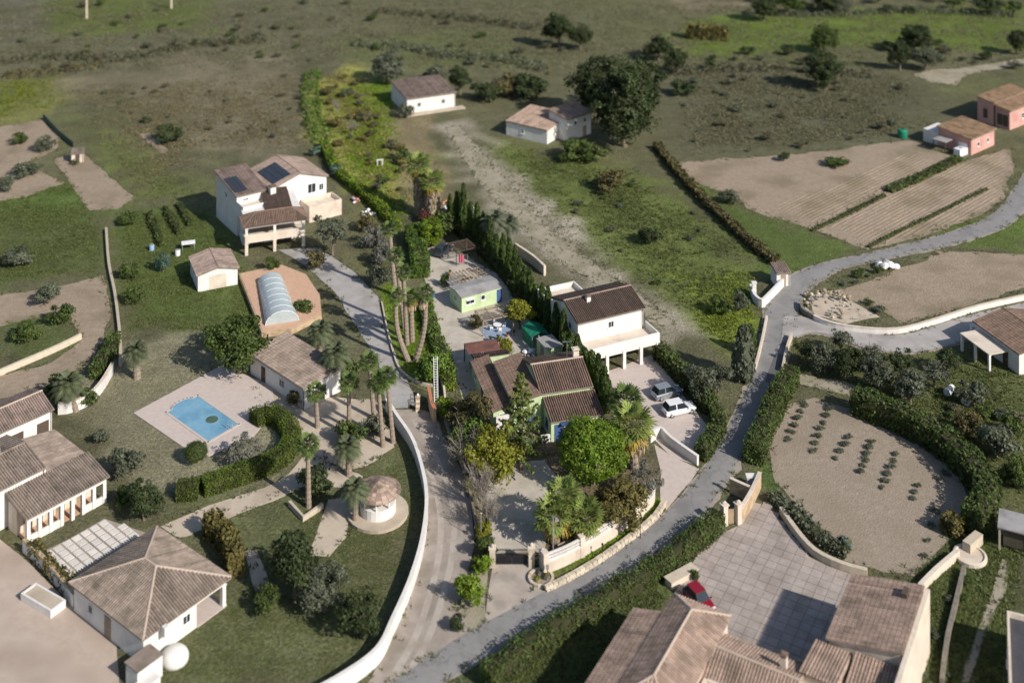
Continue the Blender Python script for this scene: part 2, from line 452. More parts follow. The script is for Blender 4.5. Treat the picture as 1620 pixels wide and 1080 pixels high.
strip('road', [(585, 1105), (720, 1012), (850, 942), (960, 884), (1050, 815), (1112, 745), (1160, 660), (1192, 590), (1207, 520), (1213, 480), (1238, 447), (1290, 420), (1380, 400), (1480, 375), (1562, 345), (1600, 308), (1640, 240)],
      [(660, 1105), (780, 1032), (880, 972), (975, 915), (1085, 838), (1140, 775), (1190, 690), (1232, 598), (1248, 545), (1256, 505), (1275, 462), (1325, 428), (1390, 412), (1485, 392), (1580, 364), (1622, 330), (1665, 262)], M_ASPH, 0.05, 6, 'grey asphalt country road winding past the hedges')
strip('side_road', [(1240, 500), (1285, 505), (1340, 522), (1420, 531), (1480, 516), (1550, 496), (1680, 468)],
      [(1235, 545), (1290, 526), (1365, 550), (1440, 558), (1505, 546), (1570, 525), (1700, 500)], M_DRIVE, 0.085, 6, 'pale side road branching off to the right')
sheet('road_patch', [(1226, 560), (1240, 562), (1225, 610), (1210, 604)], mat('fresh_asphalt', (0.10, 0.10, 0.104), (0.13, 0.13, 0.132), 2, .9), 0.104, .05, label='darker repaired patch in the asphalt road')
sheet('road_patch', [(905, 938), (935, 920), (942, 926), (912, 945)], mat('fresh_asphalt', (0.10, 0.10, 0.104), None), 0.104, .05, label='small darker patch in the road near the stone wall')
sheet('lane', [(612, 648), (680, 652), (702, 690), (736, 760), (750, 850), (742, 900), (726, 955), (738, 1000), (690, 1036), (630, 1078), (560, 1110), (585, 1075), (640, 960), (666, 880), (675, 800), (664, 740), (640, 690)], M_LANE, 0.03, 0.12, smooth=5, label='gravel lane between the white wall and the green house plot')
M_RUT = mat('worn_wheel_track', (0.36, 0.32, 0.28), (0.42, 0.375, 0.33), 1.2, 0.95, 0.01, 14, c3=(0.30, 0.26, 0.22), s3=0.5)
for dx, lab in ((0, 'left worn wheel track in the gravel lane'), (21, 'right worn wheel track in the gravel lane')):
    strip('wheel_track', [(628 + dx, 664), (652 + dx, 700), (678 + dx, 752), (692 + dx, 815), (689 + dx, 880), (672 + dx, 950), (650 + dx, 1010), (620 + dx, 1062)], [(634 + dx, 662), (660 + dx, 700), (686 + dx, 752), (701 + dx, 815), (699 + dx, 880), (682 + dx, 952), (661 + dx, 1012), (632 + dx, 1064)], M_RUT, 0.034, 6, lab)
sheet('driveway', [(440, 395), (505, 392), (560, 430), (598, 470), (612, 520), (632, 578), (662, 640), (612, 646), (598, 570), (560, 512), (530, 462), (480, 418)], M_DRIVE, 0.035, 0.15, label='grey driveway leading up to the two storey house')
sheet('yard', [(665, 390), (700, 392), (745, 410), (790, 436), (838, 508), (868, 548), (835, 562), (800, 562), (745, 575), (790, 665), (735, 650), (719, 578), (690, 512), (673, 440)], M_YARD, 0.02, 0.25, label='pale gravel yard beside the green cabin')
sheet('front_garden_gravel', [(772, 760), (800, 735), (860, 725), (890, 760), (885, 800), (866, 840), (862, 872), (786, 876), (776, 840), (768, 790)], M_YARD, 0.02, 0.4, label='pale gravel of the front garden')
sheet('drive_apron', [(782, 880), (842, 884), (848, 905), (862, 940), (800, 978), (765, 990), (772, 940)], M_CONC, 0.028, 0.08, label='concrete apron before the black gate')
sheet('verge', [(730, 905), (770, 900), (768, 985), (735, 1004), (722, 990)], M_TRACK, 0.022, 0.2)
sheet('parking_area', [(955, 590), (1035, 560), (1070, 610), (1120, 676), (1104, 736), (1062, 722), (1040, 700), (985, 640)], M_DECK, 0.02, 0.1, label='cream parking area beside the white house')
sheet('entrance_drive', [(1035, 703), (1060, 720), (1106, 742), (1054, 806), (1044, 790), (1046, 750)], M_DECK, 0.032, 0.1, label='cream entrance drive meeting the road')
sheet('field', [(1068, 258), (1250, 245), (1440, 222), (1505, 246), (1500, 256), (1400, 300), (1285, 362), (1195, 335), (1150, 306), (1090, 286)], M_SOIL, 0.02, 1.2, 2.0, label='bare tilled field beside the pink farmhouse')
sheet('field', [(1290, 364), (1410, 302), (1515, 258), (1600, 234), (1606, 262), (1585, 318), (1535, 348), (1440, 378), (1374, 396)], M_SOIL, 0.02, 0.7, 2.0, label='bare tilled field beside the curve of the road')
sheet('field', [(1310, 465), (1390, 440), (1500, 395), (1640, 405), (1640, 450), (1485, 498), (1430, 512), (1380, 482)], M_SOIL, 0.02, 1.0, 2.0, label='brown field between the two roads')
sheet('vineyard_ground', [(1245, 640), (1290, 630), (1360, 653), (1440, 688), (1510, 738), (1532, 790), (1500, 850), (1445, 912), (1400, 905), (1335, 885), (1262, 800), (1225, 762), (1213, 690)], M_VINE, 0.02, 0.5, label='bare earth of the small orchard')
sheet('bare_plot', [(-30, 205), (70, 190), (95, 214), (92, 236), (40, 258), (100, 290), (40, 312), (-30, 320)], M_SOIL, 0.02, 0.8, label='pale bare plot at the left edge')
sheet('bare_plot', [(85, 252), (128, 240), (212, 312), (190, 330), (140, 333)], M_SOIL, 0.022, 0.4, label='pale strip of bare soil by the left shed')
sheet('dirt_path', [(-30, 470), (100, 452), (165, 437), (176, 500), (152, 560), (92, 604), (-30, 640), (-30, 602), (80, 575), (128, 538), (108, 492), (60, 500), (-30, 525)], M_SOIL, 0.02, 0.5, label='sandy track bending round the walled plot')
sheet('dirt_path', [(218, 212), (235, 210), (268, 238), (258, 244)], M_SOIL, 0.02, 0.4, label='small pale patch beside the lone dark bush')
sheet('gravel_court', [(-30, 830), (40, 885), (105, 950), (185, 1018), (190, 1110), (-60, 1110)], M_COURT, 0.02, 0.1, label='pinkish gravel court of the lower villa')
sheet('garden_path', [(255, 832), (330, 800), (440, 762), (490, 716), (525, 735), (575, 752), (540, 770), (490, 768), (430, 792), (330, 832), (285, 850)], M_PATH, 0.02, 0.2, smooth=4, label='sandy path round the clipped hedge')
sheet('garden_path', [(520, 790), (555, 785), (548, 850), (520, 880), (488, 878)], M_PATH, 0.024, 0.15, label='sandy path running up to the round summerhouse')
sheet('garden_path', [(385, 872), (405, 868), (428, 925), (405, 935)], M_PATH, 0.022, 0.2, label='short sandy path below the yellow reeds')
sheet('garden_path', [(398, 612), (430, 600), (480, 622), (520, 625), (600, 636), (612, 672), (622, 706), (580, 735), (540, 742), (500, 726), (470, 684), (440, 655)], M_PATH, 0.018, 0.7, label='sandy ground under the garden palms')
sheet('track', [(705, 204), (726, 200), (778, 262), (835, 325), (868, 360), (925, 408), (1000, 458), (1070, 512), (1050, 518), (960, 458), (885, 412), (840, 372), (795, 330), (748, 276)], M_TRACK, 0.02, 1.3, hard=False, label='pale dirt track running up from the white house')
sheet('track', [(1440, 118), (1480, 110), (1520, 108), (1640, 90), (1640, 99), (1530, 118), (1510, 135), (1480, 132)], M_TRACK, 0.02, 0.6, label='pale track at the upper right')
sheet('track', [(1250, 590), (1330, 602), (1400, 628), (1480, 660), (1476, 668), (1390, 642), (1320, 618), (1252, 606)], M_TRACK, 0.02, 0.4, label='earth track above the orchard')
sheet('track', [(1585, 880), (1597, 890), (1592, 940), (1560, 1000), (1536, 1080), (1520, 1080), (1545, 995), (1570, 935)], M_TRACK, 0.02, 0.3, label='worn footpath through the grass at the right')
# ------------------------------------------------------------------ vegetation kit
M_BARK = mat('bark', (0.14, 0.105, 0.08), (0.20, 0.16, 0.125), 3, 0.95, 0.03, 12)
M_BARKG = mat('grey_bark', (0.20, 0.175, 0.145), (0.28, 0.245, 0.21), 3, 0.95, 0.02, 12)
M_PALMT = mat('palm_trunk', (0.215, 0.17, 0.13), (0.31, 0.255, 0.205), 4, 0.95, 0.04, 8)
M_THATCH = mat('dead_fronds', (0.27, 0.21, 0.14), (0.38, 0.30, 0.21), 2.5, 0.95, attr='tint', trans=0.1)
LEAF = {
    'dark': leafmat('dark_leaves', (0.034, 0.05, 0.018), (0.058, 0.078, 0.028)),
    'green': leafmat('green_leaves', (0.048, 0.078, 0.018), (0.085, 0.118, 0.028)),
    'bright': leafmat('bright_leaves', (0.105, 0.175, 0.012), (0.17, 0.24, 0.02)),
    'pine': leafmat('pine_needles', (0.092, 0.158, 0.013), (0.15, 0.22, 0.02)),
    'frond': leafmat('yellowing_fronds', (0.24, 0.17, 0.03), (0.34, 0.26, 0.05)),
    'hedge': leafmat('clipped_hedge_leaves', (0.068, 0.10, 0.014), (0.10, 0.138, 0.02)),
    'lush': leafmat('lush_leaves', (0.07, 0.125, 0.02), (0.115, 0.18, 0.03)),
    'norf': leafmat('norfolk_needles', (0.095, 0.13, 0.028), (0.145, 0.185, 0.045)),
    'palmlit': leafmat('light_palm_leaves', (0.15, 0.21, 0.05), (0.25, 0.29, 0.085)),
    'olive': leafmat('olive_leaves', (0.085, 0.10, 0.062), (0.13, 0.145, 0.098)),
    'yellow': leafmat('yellow_green_leaves', (0.15, 0.165, 0.018), (0.235, 0.235, 0.026)),
    'gold': leafmat('golden_leaves', (0.13, 0.115, 0.035), (0.19, 0.16, 0.05)),
    'brown': leafmat('brownish_leaves', (0.09, 0.085, 0.035), (0.135, 0.115, 0.045)),
    'grey': leafmat('grey_leaves', (0.14, 0.145, 0.115), (0.20, 0.20, 0.17)),
    'cyp': leafmat('cypress_leaves', (0.04, 0.068, 0.016), (0.075, 0.11, 0.024)),
    'palm': leafmat('palm_leaves', (0.08, 0.125, 0.032), (0.13, 0.18, 0.055)),
    'date': leafmat('date_palm_leaves', (0.085, 0.105, 0.05), (0.13, 0.15, 0.085)),
    'scrub': leafmat('scrub_leaves', (0.085, 0.088, 0.048), (0.13, 0.125, 0.075)),
    'red': leafmat('red_leaves', (0.10, 0.045, 0.035), (0.16, 0.07, 0.05)),
    'teal': leafmat('blue_green_leaves', (0.07, 0.12, 0.085), (0.11, 0.17, 0.125)),
    'blossom': leafmat('pale_blossom', (0.32, 0.29, 0.30), (0.45, 0.41, 0.42)),
}

GRASS = {
    'scrub': leafmat('grass_dull', (0.145, 0.145, 0.08), (0.215, 0.205, 0.12), .35), 'lawn': leafmat('grass_pale_lawn', (0.19, 0.185, 0.105), (0.26, 0.25, 0.15), .35), 'brown': leafmat('grass_brown', (0.16, 0.14, 0.075), (0.23, 0.195, 0.115), .35),
    'gold': leafmat('grass_straw', (0.23, 0.205, 0.07), (0.34, 0.29, 0.11), .35), 'bright': leafmat('grass_bright', (0.13, 0.215, 0.016), (0.20, 0.29, 0.025), .35),
    'green': leafmat('grass_green', (0.095, 0.122, 0.036), (0.145, 0.17, 0.055), .35), 'yellow': leafmat('grass_yellow', (0.13, 0.18, 0.02), (0.20, 0.235, 0.028), .35),
    'olive': leafmat('grass_olive', (0.12, 0.13, 0.06), (0.175, 0.18, 0.09), .35),
}

def leaf_cloud(C, Nrm, size, rng, jit=0.75, tint=None, aspect=0.6):
    """diamond leaves at centres C, facing roughly along Nrm"""
    n = len(C)
    N_ = Nrm + jit * rng.normal(size=(n, 3)); N_ /= np.linalg.norm(N_, axis=1, keepdims=True) + 1e-9
    R = rng.normal(size=(n, 3)); A = np.cross(N_, R); A /= np.linalg.norm(A, axis=1, keepdims=True) + 1e-9
    B = np.cross(N_, A)
    s = size * rng.uniform(0.6, 1.35, (n, 1))
    V = np.stack([C - A * s, C - B * s * aspect + N_ * s * 0.15, C + A * s, C + B * s * aspect + N_ * s * 0.15], 1).reshape(-1, 3)
    F = np.arange(4 * n).reshape(n, 4)
    T = rng.uniform(0, 1, n) if tint is None else np.clip(tint + rng.normal(0, 0.18, n), 0, 1)
    return V, F, T

def sph(n, rng):
    d = rng.normal(size=(n, 3)); return d / np.linalg.norm(d, axis=1, keepdims=True)

def crown_clumps(n_clump, per, size, seed, flat=0.85, clump=0.34, low=-0.35, top=1.0, lobes=6):
    """unit crown: radius about 1, centre at 0; several uneven lobes, each made of leaf clumps"""
    rng = np.random.default_rng(seed); parts = []
    LB = []
    for i in range(lobes):
        a = 6.283 * i / lobes + rng.uniform(-.5, .5); r = rng.uniform(.30, .58); z = rng.uniform(max(low, -.45), .5)
        LB.append((np.array([math.cos(a) * r, math.sin(a) * r, z * flat]), rng.uniform(.34, .52)))
    LB.append((np.array([rng.uniform(-.2, .2), rng.uniform(-.2, .2), .42 * flat]), rng.uniform(.42, .58)))
    LB.append((np.array([0, 0, -.05]), .55))
    for i in range(n_clump):
        lc, lr = LB[rng.integers(0, len(LB))]
        d = sph(1, rng)[0]
        c = lc + d * lr * rng.uniform(.75, 1.08) * np.array([1, 1, flat])
        if c[2] < low * flat: c[2] = low * flat + rng.uniform(0, .15)
        if np.linalg.norm(c) < .35: c *= 1.6
        k = clump * rng.uniform(0.5, 1.15)
        m = int(per * rng.uniform(.55, 1.3))
        q = sph(m, rng); q[:, 2] = np.abs(q[:, 2]) * np.where(rng.uniform(size=m) < 0.75, 1, -1)
        P = c + q * k * rng.uniform(0.55, 1.12, (m, 1)) * np.array([1, 1, 0.8])
        tb = rng.uniform(0.1, 0.9)
        nn = q + .5 * c / (np.linalg.norm(c) + .1)
        parts.append(leaf_cloud(P, nn, size * rng.uniform(.75, 1.25), rng, 0.7, np.full(m, tb)))
    return join_np(parts)

PROTO = {}
def crown_mesh(kind, variant, leaf):
    key = (kind, variant, leaf)
    if key in PROTO: return PROTO[key]
    s = hash_seed(kind) + variant * 13
    if kind == 'round': V, F, T = crown_clumps(64, 85, 0.058, s, .9, .30, -.7)
    elif kind == 'ball':      # one compact rounded head
        rng = np.random.default_rng(s); parts = []
        for i in range(230):
            zz = 1 - 1.62 * (i + .5) / 230; a = i * 2.39996; r = math.sqrt(max(0, 1 - zz * zz)); d = np.array([math.cos(a) * r, math.sin(a) * r, zz])
            c = d * rng.uniform(.72, .92) * (1 + .26 * noise.noise(Vector(d * 2.3 + s))) * np.array([1, 1, .92]); m_ = 62; q = sph(m_, rng)
            parts.append(leaf_cloud(c + q * rng.uniform(.08, .19) * rng.uniform(.6, 1.1, (m_, 1)), q + d * .8, .034, rng, .6, np.full(m_, rng.uniform(.15, .85))))
        V, F, T = join_np(parts)
    elif kind == 'dense': V, F, T = crown_clumps(190, 85, 0.042, s, 0.95, 0.21, -0.75, lobes=11)
    elif kind == 'loose': V, F, T = crown_clumps(40, 60, 0.058, s, 0.85, 0.27, -0.5)
    elif kind == 'bush': V, F, T = crown_clumps(34, 70, 0.08, s, 0.8, 0.36, -0.35)
    elif kind == 'low': V, F, T = crown_clumps(16, 44, 0.12, s, 0.7, 0.42, -.1)
    elif kind == 'tuft': V, F, T = crown_clumps(7, 22, 0.24, s, 0.6, 0.5, 0.05)
    elif kind == 'cyp':     # unit: radius .5 at the widest, z 0..1
        rng = np.random.default_rng(s); parts = []
        an = np.linspace(0, 2 * np.pi, 9)[:-1]; zz = np.array([0.02, .3, .6, .97]); rr = np.array([.2, .33, .24, .01])
        CV = np.array([[math.cos(a) * r, math.sin(a) * r, z] for z, r in zip(zz, rr) for a in an]); CF = np.array([[i * 8 + k, i * 8 + (k + 1) % 8, (i + 1) * 8 + (k + 1) % 8, (i + 1) * 8 + k] for i in range(3) for k in range(8)])
        parts.append((CV, CF, np.full(len(CF), .3)))
        for i in range(70):
            z = rng.uniform(0.02, 1.0); r = 0.5 * (math.sin(math.pi * min(1, (z * 0.9 + 0.12))) ** 0.7) * (1 - 0.55 * z)
            a = rng.uniform(0, 6.28); c = np.array([math.cos(a) * r * 0.72, math.sin(a) * r * 0.72, z * 0.95])
            n = 34; q = sph(n, rng)
            P = c + q * np.array([0.14, 0.14, 0.055]) * rng.uniform(0.6, 1.1, (n, 1))
            nn = q.copy(); nn[:, 2] += 0.4
            parts.append(leaf_cloud(P, nn, 0.055, rng, 0.6, np.full(n, rng.uniform(0.1, 0.9))))
        V, F, T = join_np(parts)
    elif kind == 'norfolk':  # whorls of level branches, z 0..1, radius .5
        rng = np.random.default_rng(s); parts = []
        for w in range(11):
            z = 0.12 + 0.86 * w / 10; R = 0.56 * (1 - z) ** 0.8 + 0.03
            for b in range(6):
                a = 6.28 * b / 6 + w * 0.6 + rng.uniform(-.25, .25); L_ = R * rng.uniform(0.7, 1.1)
                n = int(18 + 80 * L_)
                t = rng.uniform(0.12, 1, n)
                P = np.stack([np.cos(a) * t * L_, np.sin(a) * t * L_, z + 0.05 * t * t - 0.02 * t + 0 * t], 1)
                side = rng.normal(0, 0.03, (n, 3)) * (1.25 - t)[:, None]; side[:, 2] *= 0.35
                nn = np.tile([0, 0, 1.0], (n, 1))
                parts.append(leaf_cloud(P + side, nn, 0.026, rng, 0.6, np.full(n, rng.uniform(.2, .9))))
        V, F, T = join_np(parts)
    me = mesh_np('crown_' + kind, V, F, LEAF[leaf], T)
    PROTO[key] = me
    return me

def hash_seed(s): return sum(ord(c) * (i + 3) for i, c in enumerate(s)) % 997

def trunk_mesh(mb, h, r, top, rng, limbs=5, spread=1.0):
    pts = [(0, 0, -0.15), (rng.uniform(-.1, .1) * r * 3, rng.uniform(-.1, .1) * r * 3, h * 0.5), (0, 0, h)]
    mb.tube(pts, [r * 1.25, r, r * 0.8], 7)
    for i in range(limbs):
        a = 6.28 * i / limbs + rng.uniform(-.4, .4)
        e = Vector((math.cos(a) * spread * rng.uniform(.45, .75), math.sin(a) * spread * rng.uniform(.45, .75), top * rng.uniform(0.6, 0.95)))
        m_ = Vector((e.x * .45, e.y * .45, h + (e.z - h) * 0.6))
        mb.tube([(0, 0, h * rng.uniform(.75, .98)), m_, e], [r * .55, r * .35, r * .12], 5, False)

TREE_N = [0]
def tree(name, label, px, py, w, h, kind='round', leaf='green', cat='tree', bark=None, group=None, clear=0.22):
    """px,py = foot in the photograph; w,h = size of the whole tree in its pixels"""
    TREE_N[0] += 1
    v = TREE_N[0]; rng = random.Random(v)
    s = ppm(py); W, Hh = w * s, h * s
    p = G(px, py)
    t = thing(name, label, cat, p, rng.uniform(0, 6.28), group)
    me = crown_mesh(kind, v % 4, leaf)
    c = bpy.data.objects.new('foliage' if cat in ('bush', 'shrub', 'plant') else 'crown', me)
    put(c, t)
    if kind in ('cyp', 'norfolk'):
        c.scale = (W, W, Hh * 0.97); c.location = (0, 0, Hh * 0.03)
        mb = MB().tube([(0, 0, -0.1), (0, 0, Hh * 0.5), (0, 0, Hh * 0.93)], [0.035 * W + .05, 0.025 * W + .03, 0.02], 6)
    else:
        zc = {'round': 0.52, 'ball': 0.52, 'dense': 0.50, 'loose': 0.55}.get(kind, 0.42)
        c.scale = (W / 2, W / 2 * rng.uniform(.9, 1.1), Hh * (1 - zc)); c.location = (0, 0, Hh * zc)
        mb = MB(); trunk_mesh(mb, Hh * (clear if zc > .5 else 0.1), max(0.05, W * 0.035), Hh * 0.9, rng, 5, W / 2)
    mb.build('trunk' if cat == 'tree' else 'stem', bark or M_BARK, t)
    return t

def bare_tree(name, label, px, py, w, h, cat='tree', m=None, group=None, n=26, seed=1):
    s = ppm(py); W, Hh = w * s, h * s; rng = random.Random(seed)
    t = thing(name, label, cat, G(px, py), 0, group)
    mb = MB(); tw = MB()
    mb.tube([(0, 0, -.1), (0.05, 0.03, Hh * .3)], [0.05 + W * .025, 0.03 + W * .018], 6)
    for i in range(n):
        a = rng.uniform(0, 6.28); r = W / 2 * rng.uniform(.4, 1); z = Hh * rng.uniform(.5, 1)
        e = Vector((math.cos(a) * r, math.sin(a) * r, z)); m_ = Vector((e.x * .4, e.y * .4, Hh * .3 + (z - Hh * .3) * .55))
        b0 = Vector((0, 0, Hh * rng.uniform(.08, .28)))
        mb.tube([b0, m_, e], [0.02 + W * .008, 0.015 + W * .004, 0.006], 4, False)
        for k in range(9):
            q = m_.lerp(e, rng.uniform(0, 1)); d = Vector((rng.gauss(0, 1), rng.gauss(0, 1), rng.gauss(.5, .7))) * W * .11
            wv = d.cross(Vector((0, 0, 1))).normalized() * 0.02
            tw.add([q - wv, q + wv, q + d], [(0, 1, 2)], rng.random())
            q2 = q + d * .5; d2 = Vector((rng.gauss(0, 1), rng.gauss(0, 1), rng.gauss(.3, .7))) * W * .07
            tw.add([q2 - wv, q2 + wv, q2 + d2], [(0, 1, 2)], rng.random())
    mb.build('branches', m or M_BARKG, t); tg = tw.build('twigs', m or M_BARKG, t); tg['kind'] = 'stuff'
    return t

def fan_crown(R, n, seed, droop=0.35, low=-0.5, high=1.0):
    """fan palm leaves round 0,0,0; returns arrays green and dead"""
    rng = np.random.default_rng(seed); V, F, T = [], [], []
    def leaf(a, el, L_, fan):
        d = np.array([math.cos(a) * math.cos(el), math.sin(a) * math.cos(el), math.sin(el)])
        side = np.array([-math.sin(a), math.cos(a), 0]); up = np.cross(d, side)
        if up[2] < 0: up = -up
        o = d * L_ * 0.50
        wv = side * 0.025 * R
        tb = rng.uniform(.2, .9)
        b = len(V); V.extend([wv * .6, -wv * .6, o - wv, o + wv]); F.append((b, b + 1, b + 2, b + 3)); T.append(.25)
        m = 11
        for k in range(m):
            th = (k / (m - 1) - 0.5) * 2.35 * 1.15
            e = d * math.cos(th) + side * math.sin(th)
            ln = fan * 1.05 * (1 - 0.25 * abs(th) / 1.3) * rng.uniform(.88, 1.08)
            mid = o + e * ln * 0.55 + up * 0.05 * R * ((k % 2) * 2 - 1) * .5
            tip = o + e * ln - np.array([0, 0, droop * ln * rng.uniform(.5, 1.1)])
            pw = np.cross(e, up) * ln * 0.11
            b = len(V); V.extend([o, mid + pw, tip, mid - pw]); F.append((b, b + 1, b + 2, b + 3)); T.append(np.clip(tb + rng.normal(0, .1), 0, 1))
    ga = 2.39996
    for i in range(n):
        u = (i + .5) / n
        el = math.asin(max(-1, min(1, low + (high - low) * (1 - u) * 0.98)))
        leaf(i * ga + rng.uniform(-.2, .2), el, R * rng.uniform(.8, 1.1), R * 0.50)
    return np.array(V), np.array(F), np.array(T)

def skirt_arrays(R0, R1, z0, z1, n, seed):
    """hanging dead fronds between heights z0 (top) and z1"""
    rng = np.random.default_rng(seed)
    a = rng.uniform(0, 6.28, n); zt = rng.uniform(z1 + (z0 - z1) * .12, z0, n); ln = rng.uniform(.5, 1.1, n) * min(1.6, (z0 - z1) * .7)
    zt = np.maximum(zt, z1 + ln)
    d = np.stack([np.cos(a), np.sin(a), 0 * a], 1); sd = np.stack([-np.sin(a), np.cos(a), 0 * a], 1)
    r0 = R0 * rng.uniform(.6, 1, n); r1 = R0 + (R1 - R0) * rng.uniform(.3, 1.15, n); w = rng.uniform(.06, .16, n)[:, None]
    z = lambda q: np.stack([0 * q, 0 * q, q], 1)
    A = d * r0[:, None] + z(zt); B = d * (r1 * .9)[:, None] + z(zt - ln * .45); C = d * r1[:, None] * .85 + z(zt - ln)
    V = np.stack([A, B - sd * w, C, B + sd * w], 1).reshape(-1, 3)
    return V, np.arange(4 * n).reshape(n, 4), rng.uniform(0, 1, n)

def ringed_trunk(h, r0, r1, lean=(0, 0), bow=0.0, seed=0, step=0.28):
    mb = MB(); n = max(6, int(h / step)); pts = []; rad = []
    for i in range(n + 1):
        t = i / n
        x = lean[0] * t + bow * math.sin(math.pi * t); y = lean[1] * t
        r = r0 + (r1 - r0) * t ** .7
        pts.append((x, y, h * t - (0.2 if i == 0 else 0))); rad.append(r * (1.0 if i % 2 else 1.13))
    mb.tube(pts, rad, 9)
    return mb

def fan_palm(name, label, bx, by, cx, cy, cw, trunk_w=8, skirt=0.25, leaf='palm', seed=0, n=44, sk_w=None, bow=0.0, group=None, droop=.35):
    """foot (bx,by), centre of the crown (cx,cy), crown width cw, all in photograph pixels"""
    s = ppm(by); h = (by - cy) * s; lean = ((cx - bx) * s, 0.0); R = cw * s / 2
    t = thing(name, label, 'palm', G(bx, by), 0, group)
    ringed_trunk(h, trunk_w * s / 2 * 1.15, trunk_w * s / 2 * .8, lean, bow, seed).build('trunk', M_PALMT, t, smooth=False)
    V, F, T = fan_crown(R, n, seed, droop, -.3 if skirt >= .3 else -.5)
    o = bpy.data.objects.new('crown', mesh_np('palm_crown', V, F, LEAF[leaf], T)); put(o, t); o.location = (lean[0], lean[1], h)
    if skirt >= .3:
        V, F, T = fan_crown(R * .92, 9, seed + 50, .5, -.72, -.25)
        o = bpy.data.objects.new('yellow_fronds', mesh_np('yellow_fronds', V, F, LEAF['frond'], T)); put(o, t); o.location = (lean[0], lean[1], h)
    if skirt > 0:
        sw = (sk_w or trunk_w * 2.2) * s / 2
        V, F, T = skirt_arrays(trunk_w * s / 2, sw, h + .1, h * (1 - skirt), int(90 + 420 * skirt), seed + 3)
        V[:, 0] += lean[0] * np.clip(V[:, 2] / h, 0, 1)
        o = bpy.data.objects.new('dead_frond_skirt', mesh_np('dead_frond_skirt', V, F, M_THATCH, T)); put(o, t)
    return t

def frond_crown(R, n, seed, low=-0.45, arch=0.55):
    rng = np.random.default_rng(seed); V, F, T = [], [], []
    for i in range(n):
        a = i * 2.39996 + rng.uniform(-.2, .2); u = (i + .5) / n
        el = math.asin(low + (0.98 - low) * (1 - u)); L_ = R * rng.uniform(.9, 1.15)
        d = np.array([math.cos(a), math.sin(a)]); side = np.array([-math.sin(a), math.cos(a), 0])
        pts = []
        m = 9
        for k in range(m + 1):
            t = k / m
            r = L_ * math.cos(el) * t * (1 - .12 * t) + 0.0; zz = L_ * (math.sin(el) * t - arch * t * t)
            pts.append(np.array([d[0] * r, d[1] * r, zz]))
        tb = rng.uniform(.2, .9)
        for k in range(m):
            p, q = pts[k], pts[k + 1]; t = (k + .5) / m
            ln = R * 0.26 * math.sin(math.pi * min(1, .18 + t * .8)) + .05
            ax = (q - p); ax = ax / np.linalg.norm(ax)
            for s_ in (-1, 1):
                for hh in (0.0, .5):
                    o = p + (q - p) * hh
                    tip = o + side * s_ * ln * .8 + ax * ln * .6 + np.array([0, 0, -.25 * ln])
                    w = ax * ln * .16
                    b = len(V); V.extend([o - w, o + w, tip, tip]); V[-1] = tip - w * .4
                    F.append((b, b + 1, b + 2, b + 3)); T.append(np.clip(tb + rng.normal(0, .12), 0, 1))
    return np.array(V), np.array(F), np.array(T)

def date_palm(name, label, bx, by, cx, cy, cw, trunk_w=9, leaf='date', seed=0, n=46, group=None):
    s = ppm(by); h = (by - cy) * s; lean = ((cx - bx) * s, 0.0); R = cw * s / 2
    t = thing(name, label, 'palm', G(bx, by), 0, group)
    ringed_trunk(h, trunk_w * s / 2 * 1.1, trunk_w * s / 2 * .9, lean, 0, seed).build('trunk', M_PALMT, t)
    V, F, T = frond_crown(R, n, seed)
    o = bpy.data.objects.new('crown', mesh_np('date_palm_crown', V, F, LEAF[leaf], T)); put(o, t); o.location = (lean[0], lean[1], h)
    return t

